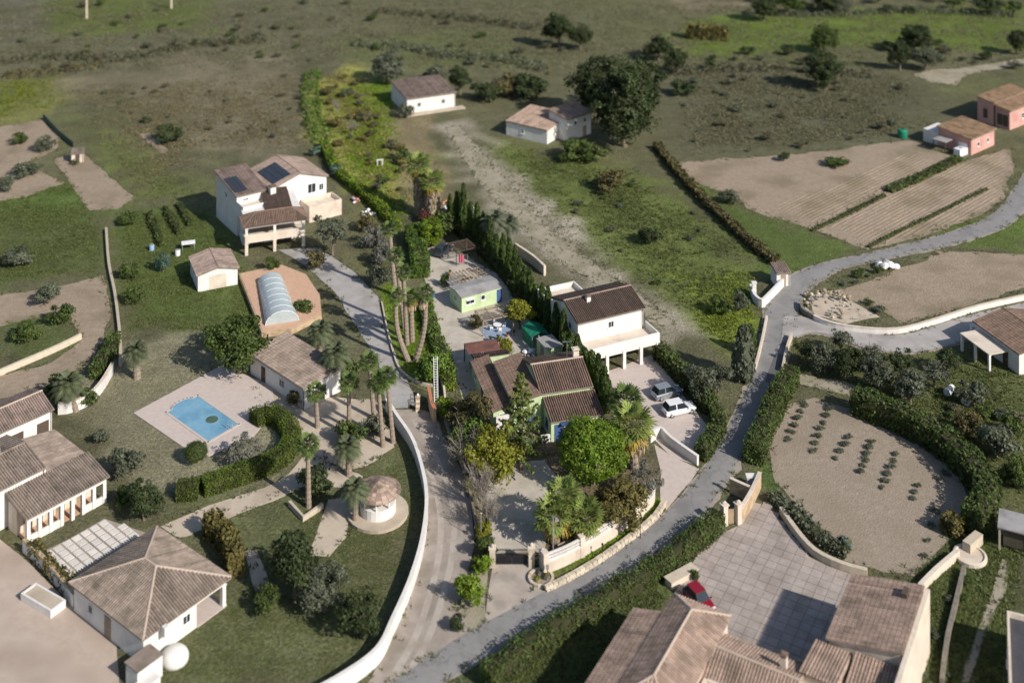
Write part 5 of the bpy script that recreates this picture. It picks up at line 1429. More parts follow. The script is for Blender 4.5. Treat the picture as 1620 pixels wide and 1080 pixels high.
def street_lamp():
    s = ppm(889); p = G(875, 889); h = 74 * s
    T = thing('street_lamp', 'slender grey street lamp post beside the balustrade', 'lamp', p)
    MB().tube([(0, 0, 0), (0, 0, h)], [.075, .05], 8).build('post', M_METAL, T); MB().lathe((0, 0, 0), [(.16, 0), (.16, .25), (.09, .3)], 10).build('base', M_METAL, T)
    MB().tube([(0, 0, h - .1), (0.1, -.3, h + .1), (.3, -.7, h + .15)], .035, 6).build('arm', M_METAL, T)
    MB().box((.36, -.85, h + .14), (.24, .5, .1), .35).build('lantern', M_FELT, T)
street_lamp()
for px, py, h, lab in ((953, 884, 1.5, 'short dark post on the stone wall by the road'), (1013, 852, 2.1, 'tall dark post with a sign plate on the stone wall')):
    T = thing('road_post', lab, 'post', G(px, py)); MB().tube([(0, 0, 0), (0, 0, h)], .05, 7).build('shaft', M_DARKM, T); MB().box((0, 0, h + .08), (.22, .1, .2)).build('cap', M_DARKM, T)
T = thing('flag_pole', 'thin grey pole beside the bare hedge near the gate', 'pole', G(761, 858)); MB().tube([(0, 0, 0), (0, 0, 3.1)], [.05, .035], 7).build('shaft', M_METAL, T); MB().lathe((0, 0, 3.1), [(.05, 0), (.07, .06), (.02, .12)], 8).build('knob', M_METAL, T)
wall_path('boundary_wall', 'low dark boundary wall between lane and front garden', [(704, 668), (722, 715), (738, 760), (750, 815), (760, 862)], .6, .25, mat('dark_rubble', (.15, .135, .11), (.24, .215, .18), 2, .95, .05, 5), k=4)
T = thing('letter_box', 'grey letter box on the wall beside the round planter', 'letter box', G(866, 915)); MB().box((0, 0, 1.2), (.3, .25, .4)).build('box', M_FELT, T); MB().tube([(0, 0, 0), (0, 0, 1.05)], .04, 6).build('post', M_DARKM, T)
# ------------------------------------------------------------------ neighbours
def white_house():
    f, L_, _ = frame_px((913, 512), (1022, 486), 5.8); f.O = f.P(.3, .3); L_ -= .6
    T = thing('white_house', 'two storey white house with a dark brown roof and front terrace', 'house', f.P(L_ / 2, 3))
    D = 7.6
    block(T, f, 0, L_, 0, D, 5.75, 1.35, 'gable_u', M_WHITE, M_TILED, wins=(('f', .22, 3.05, 1.0, 2.0, 'door', None, M_FRAME), ('f', .5, 4.0, .9, .9), ('f', .86, 3.05, 1.0, 2.0, 'door', None, M_FRAME), ('r', .4, 3.8, .9, 1.0), ('l', .3, 3.8, .9, 1.0), ('l', .7, 3.8, .9, 1.0), ('l', .5, 1.1, .9, 1.0)), ridge_m=M_TILER)
    chimney(T, f.P(L_ * .3, 2.9), 6.1, 1.3, .6, M_WHITE, f.rz())
    # terrace on arches
    t1 = -3.6
    beam(T, f, -.3, L_ + .5, t1, -.005, 2.62, 2.86, M_CREAM, 'terrace_floor')
    for u0, u1, v0, v1 in ((-.3, L_ + .5, t1 - .02, t1 + .2), (-.3, -.1, t1 + .2, -.01), (L_ + .3, L_ + .5, t1 + .2, -.01)): beam(T, f, u0, u1, v0, v1, 2.5, 3.75, M_WHITE, 'parapet')
    for k in range(5): column(T, f.P(-.05 + (L_ + .3) * k / 4, t1 + .2), -.1, 2.55, .45, M_WHITE, f.rz())
    beam(T, f, -.2, L_ + .4, t1 + .05, t1 + .35, 2.2, 2.5, M_WHITE, 'lintel')
    opening(T, f, (0, L_, 0, D), 'f', .3, .05, 2.2, 2.1, 'garage', None, M_WOODD); opening(T, f, (0, L_, 0, D), 'f', .7, .05, 1.0, 2.1, 'door', None, M_WOODD)
    flat_block(T, f, .2, 6.3, D + .02, D + 5.6, 3.9, M_WHITE, M_CREAM, par=.7)
white_house()
car('parked_car', 'white car parked nearest the entrance wall of the white house', 1074, 652, math.radians(20), M_CARW, 4.4, 1.8, 1.5)
car('parked_car', 'silver car parked beside the hedge of the white house', 1055, 626, math.radians(25), M_CARS, 4.2, 1.75, 1.48)
wall_path('entrance_wall', 'curved white wall at the parking entrance of the white house', [(1028, 700), (1045, 690), (1062, 706), (1104, 736)], 1.1, .3, M_WHITE, M_WHITE, k=3)
wall_path('side_wall', 'low rough wall behind the flat roofed annexe', [(815, 400), (842, 418), (862, 436)], 1.6, .4, M_CREAM, k=3)
def rubble_pit():
    pass

def two_storey():
    f, L_, _ = frame_px((386, 359), (485, 345), 4.9)
    T = thing('porch_house', 'two storey white house with solar panels and arcaded porch', 'house', f.P(5, 6))
    # porch: two storeys of open arcade under a hipped roof
    roof(T, f, .2, L_ - .2, .2, 4.2, 4.85, 1.3, 'hip', M_TILE, .35)
    pf = .35
    beam(T, f, .2, L_ - .2, .2, 4.2, 2.35, 2.62, M_CREAM, 'floor')
    beam(T, f, .2, L_ - .2, .2, .42, 2.62, 3.3, M_CREAM, 'parapet')
    beam(T, f, .2, L_ - .2, .2, .5, 4.4, 4.75, M_WHITE, 'lintel'); beam(T, f, .2, L_ - .2, .2, .5, 2.0, 2.345, M_CREAM, 'lintel')
    for t in (0, .49, 1):
        p = f.P(.45 + (L_ - .9) * t, .45); column(T, p, -.1, 2.0, .5, M_CREAM, f.rz()); column(T, p, 2.62, 4.4, .42, M_WHITE, f.rz())
    # body behind the porch
    g = f
    mb = MB(); fbox(mb, g, .3, L_ - .3, 4.25, 14.5, -.2, 5.3); mb.build('wall', M_WHITE, T, world=True)
    r = (.3, L_ - .3, 4.25, 14.5)
    for t, z, w in ((.25, .05, 2.4), (.72, .05, 2.4)): opening(T, g, r, 'f', t, z, w, 2.1, 'garage', None, M_WOODD)
    for t in (.25, .72): opening(T, g, r, 'f', t, 2.7, 1.8, 1.5)
    for t in (.25, .5, .75): opening(T, g, r, 'l', t, 3.6, 1.0, 1.1); opening(T, g, r, 'l', t, 1.0, 1.0, 1.1)
    # upper left block with a balcony
    a, b = G(373, 311, 6.9), G(423, 299, 6.9); h = Fr(a, b - a); l = (b - a).length
    block(T, h, .3, l - .1, .3, 9.8, 6.85, 1.3, 'mono+v', M_WHITE, M_TILER, wins=(('f', .3, 4.9, 1.0, 1.2), ('l', .5, 5.0, .9, 1.0)))
    flat_block(T, h, .3, l - .1, -2.6, .28, 5.35, M_WHITE, M_CREAM, par=.45, z0=3.5)
    panel(T, h, 0.2, 2.6, .9, 6.2, 6.85, 1.3, 9.8, 3, 4)
    # right block, gable to the front
    a, b = G(431, 300, 5.9), G(526, 304, 5.9); k = Fr(a, h.u); l2 = (b - a).length
    block(T, k, .2, l2 - .2, .3, 10.5, 5.9, 1.7, 'gable_v', M_WHITE, M_TILER, wins=(('f', .72, 3.5, 1.6, 1.7), ('f', .9, 3.6, .9, 1.2), ('r', .4, 3.6, .9, 1.0)))
    # upper middle slope with the second set of panels
    q = Fr(k.P(.6, 2.4), k.u)
    # panels on the left slope of the gable
    pr = MB()
    zr = lambda u: 5.9 + 1.7 * (u + .1) / (l2 / 2 + .1)
    po = None
    for i in range(3):
        for j in range(4):
            u0, u1 = .6 + i * 1.15, .6 + i * 1.15 + 1.1; v0, v1 = 1.2 + j * 1.75, 1.2 + j * 1.75 + 1.68
            c = [(u0, v0), (u1, v0), (u1, v1), (u0, v1)]
            mb = MB(); mb.hexa([k.P(a_, b_, zr(a_) + .2) for a_, b_ in c], [k.P(a_, b_, zr(a_) + .25) for a_, b_ in c]); mb.build('solar_panel', M_SOLAR, T, world=True)
    chimney(T, k.P(-1.0, -2.2), 5.3, 2.0, 1.0, M_WHITE, k.rz())
    # middle slope down to the porch
    block(T, f, 4.2, 8.6, 4.3, 10.5, 5.3, 1.2, 'mono+v', M_WHITE, M_TILED, z0=4.8, ov=.1)
    # side terrace
    flat_block(T, k, l2 * .5, l2 + .9, -3.6, .25, 2.1, M_CREAM, M_CREAM, par=.7)
def panel(T, f, u0, u1, v0, v1, ze, rise, depth, nu, nv):
    zr = lambda v: ze + rise * v / depth + .28
    for i in range(nu):
        for j in range(nv):
            a0 = u0 + (u1 - u0) * i / nu + .03; a1 = u0 + (u1 - u0) * (i + 1) / nu - .03
            b0 = v0 + (v1 - v0) * j / nv + .03; b1 = v0 + (v1 - v0) * (j + 1) / nv - .03
            c = [(a0, b0), (a1, b0), (a1, b1), (a0, b1)]
            mb = MB(); mb.hexa([f.P(a, b, zr(b) - .05) for a, b in c], [f.P(a, b, zr(b)) for a, b in c]); mb.build('solar_panel', M_SOLAR, T, world=True)
two_storey()

def garage():
    f, L_, d = frame_px((311, 437), (379, 424), 2.6, (300, 398))
    T = thing('garage', 'small white garage with a rosy gabled roof beside the porch house', 'garage', f.P(L_ / 2, 3))
    block(T, f, .25, L_ - .25, .25, 7.0, 2.6, .75, 'gable_v', M_WHITE, M_TILER, ov=.25, wins=(('f', .5, .05, 2.6, 2.1, 'garage', None, M_CREAM), ('l', .5, 1.2, .8, .8)))
garage()

def pool_house():
    P = PX([(378, 440), (446, 426), (484, 441), (506, 474), (509, 505), (462, 529), (414, 534)])
    T = thing('raised_terrace', 'raised orange stone terrace carrying the covered pool', 'terrace', P[0])
    MB().prism([(p.x, p.y) for p in P], -.1, .75).build('terrace_wall', M_OCHRE, T, world=True)
    cx = sum(p.x for p in P) / len(P); cy = sum(p.y for p in P) / len(P)
    MB().prism([(cx + (p.x - cx) * .97, cy + (p.y - cy) * .97) for p in P], .75, .80).build('paving', M_TERRA, T, world=True)
    # telescopic pool cover
    a, b = G(420, 515, .8), G(470, 507, .8); f = Fr(a, b - a); W = (b - a).length * 1.05; L_ = 13.5
    K = thing('pool_cover', 'long arched pool cover of frosted panels with pale ribs', 'pool cover', f.P(W / 2, L_ / 2, .8))
    n = 7; seg = 10
    for i in range(n):
        mb = MB(); sc = 1 - .03 * i; v0, v1 = L_ * i / n, L_ * (i + 1) / n + .1; vs = []
        for v in (v0, v1):
            for k in range(seg + 1):
                an = math.pi * k / seg; vs.append(f.P(W / 2 - math.cos(an) * W / 2 * sc, v, .8 + math.sin(an) * 1.7 * sc))
        mb.add(vs, [(k, k + 1, seg + 2 + k, seg + 1 + k) for k in range(seg)])
        mb.build('panel', M_COVER, K, world=True, smooth=True)
        rb = MB(); rb.tube([f.P(W / 2 - math.cos(math.pi * k / seg) * (W / 2 * sc + .03), v0, .8 + math.sin(math.pi * k / seg) * (1.7 * sc + .03)) for k in range(seg + 1)], .05, 5); rb.build('rib', M_FRAME, K, world=True)
    mb = MB(); vs = [f.P(W / 2 - math.cos(math.pi * k / seg) * W / 2, .02, .8 + math.sin(math.pi * k / seg) * 1.68) for k in range(seg + 1)]; mb.add(vs, [tuple(range(seg + 1))]); mb.build('end_panel', M_COVER, K, world=True)
pool_house()

def long_barn():
    f, L_, _ = frame_px((393, 557), (481, 614), 2.9)
    T = thing('poolside_building', 'long low building with a sandy tiled roof between pool and driveway', 'building', f.P(3, 5))
    block(T, f, .2, L_ - .2, .2, 6.0, 2.8, .5, 'mono+v', M_WHITE, M_TILEG, wins=(('f', .25, .05, .9, 2.0, 'door', None, M_WOODD), ('f', .6, 1.0, 1.2, 1.0), ('r', .5, 1.0, 1.2, 1.0)))
long_barn()

def swimming_pool():
    P = PX([(313, 626), (379, 672), (329, 701), (262, 653)])
    dk = PX([(211, 654), (352, 578), (432, 612), (432, 650), (402, 690), (330, 722), (290, 708)])
    o = MB().prism(wob(dk, 2, .03), -.1, .10).build('pool_deck', M_DECK); tag(o, 'pale paved deck round the blue swimming pool', None, None, 'structure')
    T = thing('swimming_pool', 'bright blue swimming pool with a stepped roman end', 'pool', (P[0] + P[2]) / 2)
    e = (P[3] - P[0]); n_ = (P[0] - P[1]).normalized()
    out = [P[0], P[1], P[2], P[3]]
    arc = []
    for k in range(9):
        an = math.pi * k / 8; arc.append(P[3].lerp(P[0], .5) - e * .32 * -math.cos(an) * -1 + n_ * (math.sin(an) * 1.3))
    arc = [P[3].lerp(P[0], .5) + e * .32 * math.cos(math.pi * k / 8) + n_ * math.sin(math.pi * k / 8) * .7 for k in range(9)]
    poly = [P[0], P[1], P[2], P[3]] + arc
    c = (P[0] + P[2]) / 2
    MB().prism([(p.x, p.y) for p in poly], .02, .115).build('water', M_WATER, T, world=True)
    cp = MB()
    n = len(poly)
    for i in range(n):
        a, b = poly[i], poly[(i + 1) % n]; d = b - a; l = d.length
        if l < .05: continue
        cp.box(((a.x + b.x) / 2, (a.y + b.y) / 2, .125), (l + .1, .3, .05), math.atan2(d.y, d.x))
    cp.build('coping', M_DECK, T, world=True)
    mo = MB(); q = c + (P[1] - c) * .25; mo.lathe((q.x, q.y, .119), [(.8, 0), (.8, .002)], 14); mo.build('mosaic', LEAF['teal'], T, world=True)
    L2 = MB(); a = P[1].lerp(P[2], .3)
    for s_ in (-.25, .25): L2.tube([a + Vector((s_, 0, .1)), a + Vector((s_, .1, .8)), a + Vector((s_ - .3, .4, .8)), a + Vector((s_ - .35, .5, .1))], .025, 5)
    L2.build('ladder', M_METAL, T, world=True)
swimming_pool()

def villa():
    f, L_, _ = frame_px((41, 822), (172, 753), 2.9)
    T = thing('white_villa', 'large white villa with low sandy tiled roofs and an arcade', 'house', f.P(5, 5))
    # arcade wing
    roof(T, f, .1, L_ - .1, .1, 4.4, 2.9, .9, 'mono+v', M_TILEG, .2)
    mb = MB(); fbox(mb, f, .2, L_ - .2, 2.4, 4.3, -.1, 3.0); mb.build('wall', M_CREAM, T, world=True)
    n = 7
    for k in range(n + 1): beam(T, f, .2 + (L_ - .8) * k / n, .6 + (L_ - .8) * k / n, .15, .55, -.1, 2.35, M_WHITE, 'pier')
    beam(T, f, .2, L_ - .2, .15, .55, 2.35, 2.78, M_WHITE, 'lintel')
    for k in (0, 1, 2, 5, 6): beam(T, f, .62 + (L_ - .8) * k / n, .18 + (L_ - .8) * (k + 1) / n, .2, .4, -.1, .8, M_WHITE, 'low_wall')
    o = beam(T, f, .4, L_ - .4, .56, 2.39, .02, .08, M_TERRA, 'floor')
    for k in (1, 4, 6): opening(T, f, (.2, L_ - .2, 2.4, 4.3), 'f', k / 7.5, .1, 1.0, 1.95, 'door', None, M_WOOD)
    # wing running back
    block(T, f, L_ * .5, L_ + .2, 4.62, 12.8, 2.9, .9, 'mono-u', M_WHITE, M_TILEG, ov=.15)
    beam(T, f, L_ * .5 - .35, L_ * .5 - .18, 4.6, 13.2, 2.6, 4.25, M_WHITE, 'parapet')
    # main high block
    block(T, f, -6.5, L_ * .5 - .36, 4.62, 13.4, 4.5, 1.0, 'gable_u', M_WHITE, M_TILEG, ov=.15, wins=(('f', .8, 3.3, .8, .7),))
    # far wing, its open arches drawn as flat dark panels
    g, l, _ = frame_px((12, 680), (84, 648), 3.5)
    block(T, g, -4, l, .3, 6.2, 3.5, 1.0, 'gable_u', M_WHITE, M_TILER, ov=.2, ridge_m=M_RIDGE, wins=(('f', .88, .1, 1.5, 2.3, 'garage', None, M_WOODD), ('f', .55, .1, 1.5, 2.3, 'garage', None, M_WOODD), ('f', .3, .1, 1.5, 2.3, 'garage', None, M_WOODD)))
    chimney(T, f.P(1.2, 9.2), 5.2, 1.2, .6, M_WHITE, f.rz())
    return f, L_
VF, VL = villa()
def slab_patio():
    poly = [(v.x, v.y) for v in PX([(52, 880), (110, 852), (165, 820), (230, 842), (112, 916)])]
    T = MB().prism(poly, -.1, .02).build('patio', M_LANE); tag(T, 'patio of square white slabs below the arcade', None, None, 'structure')
    s = .86; slab = None; rng = random.Random(2)
    for i in range(-3, 22):
        for j in range(-14, 4):
            p = VF.P(i * 1.06, j * 1.06 - .8)
            if not inside(np.array([[p.x, p.y]]), poly)[0]: continue
            o = MB().box((0, 0, 0), (s, s, .06)).build('slab', mat('white_slab', (.56, .53, .49), (.66, .63, .59), 1.5, .85, rnd=.08), T) if slab is None else slab.copy()
            if slab is None: slab = o
            else: put(o, T)
            o.location = (p.x, p.y, .045 + rng.uniform(0, .01)); o.rotation_euler = (0, 0, VF.rz())
slab_patio()
wall_path('patio_wall', 'white wall with an ochre planted edge beside the slab patio', [(38, 872), (60, 892), (90, 925), (118, 960)], 1.3, .35, M_WHITE, M_OCHRE, k=2)
def planter(label, A, B, w, h):
    f, L_, _ = frame_px(A, B, h); T = thing('planter_box', label, 'planter', f.P(L_ / 2, w / 2))
    for u0, u1, v0, v1 in ((0, L_, 0, .2), (0, L_, w - .2, w), (0, .2, .2, w - .2), (L_ - .2, L_, .2, w - .2)): beam(T, f, u0, u1, v0, v1, -.1, h, M_WHITE, 'side')
    beam(T, f, .2, L_ - .2, .2, w - .2, 0, h - .1, M_PATH, 'soil')
planter('long white planter box in the pinkish gravel court', (80, 966), (104, 948), 4.6, .8)

def pavilion():
    a, b = G(226, 1013, 2.8), G(366, 913, 2.8); f = Fr(a, b - a); L_ = (b - a).length; d = (G(118, 916, 2.8) - a).dot(f.v)
    T = thing('hipped_pavilion', 'square white pavilion with a hipped tile roof and pale ridges', 'pavilion', f.P(L_ / 2, d / 2))
    roof(T, f, .25, L_ - .25, .25, d - .25, 2.8, 1.75, 'hip', M_TILEG, .25, ridge_m=M_RIDGE)
    w = .3
    mb = MB(); fbox(mb, f, .35, L_ * .62, .4, d - .4, -.1, 2.72); mb.build('wall', M_WHITE, T, world=True)
    # open porch at the right end
    mb = MB(); fbox(mb, f, L_ * .62 + .003, L_ - .4, d - .8, d - .4, -.1, 2.72); mb.build('wall', M_WHITE, T, world=True)
    beam(T, f, L_ * .62 + .003, L_ - .4, .4, .75, 2.2, 2.7, M_WHITE, 'lintel'); beam(T, f, L_ - .75, L_ - .4, .76, d - .81, 2.2, 2.7, M_WHITE, 'lintel')
    for v in (.58, d * .36, d * .66): column(T, f.P(L_ - .58, v), -.1, 2.25, .42, M_WHITE, f.rz())
    beam(T, f, L_ * .62 + .01, L_ - .3, .3, d - .82, .0, .1, M_DECK, 'floor')
    opening(T, f, (.35, L_ * .62, .4, d - .4), 'f', .8, 1.1, .9, .9); opening(T, f, (.35, L_ * .62, .4, d - .4), 'l', .5, .05, 1.0, 2.0, 'door', None, M_WOOD)
    opening(T, f, (.35, L_ * .62, .4, d - .4), 'l', .25, 1.1, .8, .8)
    O = thing('bread_oven', 'white domed bread oven built onto the hipped pavilion', 'oven', f.P(1.4, -1.4))
    p = f.P(2.6, -1.3); MB().lathe((p.x, p.y, -.1), [(1.3, 0), (1.3, .5), (1.18, .8), (.9, 1.08), (.5, 1.25), (.1, 1.3)], 22).build('dome', M_WHITE, O, world=True, smooth=True)
    beam(O, f, -1.9, .8, -1.9, -.1, -.1, 1.9, M_WHITE, 'side_block'); beam(O, f, -2.6, -.3, -3.1, -1.92, -.1, 1.2, M_WHITE, 'low_block')
    beam(O, f, -1.95, .85, -1.95, .1, 1.9, 2.0, M_TILEG, 'roof_slab'); MB().box(f.P(2.2, -.4, 2.6), (.5, .5, .9), f.rz()).build('flue', M_WHITE, O, world=True)
pavilion()

def summerhouse():
    p = G(598, 812); T = thing('round_summerhouse', 'small round white summerhouse with a conical brown roof', 'summerhouse', p)
    MB().lathe((0, 0, 0), [(3.4, -.1), (3.4, .35), (3.2, .36)], 26).build('plinth', M_PATH, T)
    MB().lathe((0, 0, .35), [(2.0, 0), (2.0, 1.1), (1.85, 1.12)], 24).build('low_wall', M_WHITE, T)
    for k in range(8):
        a = 6.283 * k / 8; MB().tube([(math.cos(a) * 1.9, math.sin(a) * 1.9, 1.4), (math.cos(a) * 1.9, math.sin(a) * 1.9, 2.6)], .1, 7).build('post', M_WHITE, T)
    rm = MB(); n = 20; rng = random.Random(4)
    for ring in range(6):
        r0, r1 = 2.6 * (1 - ring / 6), 2.6 * (1 - (ring + 1) / 6) + .05; z0, z1 = 2.62 + 1.0 * ring / 6 + .03, 2.62 + 1.0 * (ring + 1) / 6
        for k in range(n):
            a0, a1 = 6.283 * k / n, 6.283 * (k + .94) / n
            rm.add([(r0 * math.cos(a0), r0 * math.sin(a0), z0), (r0 * math.cos(a1), r0 * math.sin(a1), z0), (r1 * math.cos(a1), r1 * math.sin(a1), z1), (r1 * math.cos(a0), r1 * math.sin(a0), z1)], [(0, 1, 2, 3)], rng.random())
    o = rm.build('roof', M_TILEP, T); MB().lathe((0, 0, 2.58), [(2.6, 0), (.1, 1.0)], 20).build('roof_deck', M_TILEP, T)
summerhouse()
wall_path('garden_wall', 'low angled stone wall round the bed by the tall palm', [(458, 800), (480, 824), (510, 804)], .6, .35, M_STONE, k=1)
wall_path('garden_wall', 'white rendered wall curving up from the far villa wing', [(92, 655), (112, 652), (140, 640), (160, 620), (178, 590)], 1.4, .35, M_WHITE, M_CREAM, k=4)
wall_path('field_wall', 'pale low wall round the green plot at the left', [(-20, 602), (60, 568), (100, 550), (128, 536)], .8, .4, M_STONE, k=2)
wall_path('field_wall', 'thin rubble wall running between the left fields', [(168, 365), (172, 420), (182, 470), (190, 540), (190, 580)], .6, .4, M_STONE, k=3)
hedge('scrub_hedge', 'dark brown scrub hedge running down the green slope to the hut', [(1040, 235), (1085, 290), (1140, 345), (1190, 390), (1226, 418)], 1.5, 1.2, 'brown', .25, seed=61, wobble=.5)

def paved_court():
    pts = [(1185, 792), (1214, 800), (1240, 830), (1280, 880), (1318, 900), (1352, 915), (1300, 1030), (1270, 1048), (1140, 1002), (1150, 972), (1065, 948), (1095, 905), (1130, 850), (1170, 830)]
    poly = [(v.x, v.y) for v in PX(pts)]
    T = MB().prism(poly, -.1, .02).build('paved_court', M_CONC); tag(T, 'paved forecourt of the lower right house', None, None, 'structure')
    m = mat('paving_slab', (.32, .275, .25), (.39, .34, .31), 1.2, .9, rnd=.07, c3=(.28, .24, .215), s3=.4)
    f = Fr((33.8, 119.4), (.865, -.5)); s = 1.12; base = None; rng = random.Random(8)
    for i in range(-22, 4):
        for j in range(-10, 16):
            p = f.P(i * s, j * s)
            if not inside(np.array([[p.x, p.y]]), poly)[0]: continue
            o = MB().box((0, 0, 0), (s - .05, s - .05, .06)).build('slab', m, T) if base is None else base.copy()
            if base is None: base = o
            else: put(o, T)
            o.location = (p.x, p.y, .042 + rng.uniform(0, .012)); o.rotation_euler = (0, 0, f.rz())
paved_court()
def lower_house():
    u = (.865, -.5)
    T = thing('courtyard_house', 'large sandy roofed house wrapped round the paved forecourt', 'house', (24, 112, 0))
    # right wing
    a = G(1307, 1010, 5.0); f = Fr(a, u)
    block(T, f, .2, 6.6, .2, 9.3, 5.0, 1.3, 'mono+u', M_CREAM, M_TILEP, ov=.2, wins=(('r', .3, 1.5, 1.0, 1.0), ('l', .5, .05, 2.4, 2.2, 'garage', None, M_WOOD), ('r', .7, 1.5, 1.0, 1.0)))
    beam(T, f, 6.82, 7.25, -3.5, 9.6, -.1, 6.1, M_CREAM, 'buttress_wall')
    v = MB(); v.box(f.P(5.4, 7.6, 6.35), (.5, 1.1, .5), f.rz()); v.build('roof_vent', M_WOODD, T, world=True)
    # middle wing
    b = G(1140, 1000, 4.3); g = Fr(b, u)
    block(T, g, .2, 8.2, -6.0, -.25, 4.25, 1.1, 'gable_u', M_CREAM, M_TILEP, ov=.25, ridge_m=M_RIDGE, wins=(('b', .3, 1.1, 1.0, 1.1), ('b', .6, .05, 1.0, 2.1, 'door', None, M_WOOD)))
    block(T, f, -.9, 2.3, -5.2, -.15, 4.5, .7, 'mono-v', M_CREAM, M_TILEP, ov=.12)
    block(T, f, 2.75, 6.4, -6.5, -.2, 4.2, .7, 'mono+v', M_CREAM, M_TILEP, ov=.12)
    chimney(T, g.P(6.6, -2.0), 4.8, 1.25, .55, M_CREAM, g.rz())
    # left wing, hipped
    c = G(1068, 940, 5.4); h = Fr(c, u)
    block(T, h, .2, 5.3, -14.0, -.2, 5.35, 1.35, 'hip', M_CREAM, M_TILEP, ov=.25, ridge_m=M_RIDGE, wins=(('b', .5, 1.4, 1.0, 1.1),))
    block(T, h, -3.0, .17, -14, -2.6, 4.5, .85, 'mono+u', M_CREAM, M_TILEP, ov=.12, wins=(('b', .5, 1.1, .8, .9), ('l', .8, 1.1, .9, 1.0)))
    # terracotta terrace with orange walls
    beam(T, h, 5.62, 9.5, -13, -7.2, 3.4, 3.55, M_TERRA, 'terrace')
    beam(T, h, 5.58, 5.9, -13, -7.0, 2.3, 4.6, M_CREAM, 'parapet'); beam(T, h, 5.92, 9.5, -7.19, -6.9, 2.3, 4.6, M_CREAM, 'parapet')
lower_house()
car('parked_car', 'bright red car parked on the paved forecourt', 1106, 956, math.radians(-62), M_RED, 3.6, 1.72, 1.45)

def pink_farm():
    a, b = G(1537, 221, 3.3), G(1576, 204, 3.3); f = Fr(a, b - a); L_ = (b - a).length; d = (G(1497, 200, 3.3) - a).dot(f.v)
    T = thing('pink_farmhouse', 'pink farm building with a flat orange roof and a porch', 'house', f.P(L_ / 2, d / 2))
    block(T, f, .2, L_ - .2, .2, d, 3.3, .7, 'mono+v', M_PINK, M_TILEO, ov=.25, w=.34, row=.5, wins=(('l', .75, .05, 2.0, 2.0, 'garage', None, M_FRAME), ('f', .3, 1.2, .8, .9), ('f', .7, 1.2, .8, .9)))
    beam(T, f, -3.0, -.1, 4.0, d - .5, 2.2, 2.32, M_FELT, 'porch_roof')
    for v in (4.2, d - .7): column(T, f.P(-2.8, v), 0, 2.2, .16, M_WOODD, f.rz())
    beam(T, f, .3, L_ * .6, d + .1, d + 3.5, -.1, 2.6, M_WHITE, 'rear_annexe')
    a, b = G(1598, 176, 4.2), G(1650, 156, 4.2); g = Fr(a, b - a); d2 = (G(1553, 159, 4.2) - a).dot(g.v); l2 = (b - a).length
    T2 = thing('pink_barn', 'pink building with stepped orange roofs at the right edge', 'house', g.P(l2 / 2, d2 / 2))
    block(T2, g, .2, l2, .2, d2 * .45, 4.1, .5, 'mono+v', M_PINK, M_TILEO, ov=.2, w=.34, row=.5, wins=(('l', .3, .6, 1.2, 2.4, 'garage', None, M_WOODD), ('l', .7, .6, 1.2, 2.4, 'garage', None, M_WOODD), ('f', .4, 1.5, 1.0, 1.2)))
    block(T2, g, .2, l2, d2 * .45 + .5, d2, 4.9, .6, 'mono+v', M_PINK, M_TILEO, ov=.2, w=.34, row=.5, wins=(('l', .5, 1.2, 1.0, 2.0, 'garage', None, M_WOODD),))
pink_farm()
for px, py, l, lab in ((1520, 245, 2.6, 'white van shaped tank beside the pink farmhouse'),):
    T = thing('water_tank', lab, 'tank', G(px, py), .6); MB().box((0, 0, .75), (l, 1.5, 1.3)).build('body', M_PLAST, T); MB().box((0, 0, .06), (l + .2, 1.7, .12)).build('base', M_FELT, T); MB().lathe((0, 0, 1.4), [(.3, 0), (.3, .15)], 10).build('lid', M_FELT, T)
T = thing('green_tank', 'small bright green tank at the edge of the tilled field', 'tank', G(1428, 218)); MB().lathe((0, 0, 0), [(.9, 0), (1.0, .3), (1.0, 1.5), (.8, 1.75), (.2, 1.85)], 16).build('body', M_TARP, T); MB().lathe((0, 0, 1.83), [(.25, 0), (.25, .12)], 10).build('lid', M_DARKM, T)

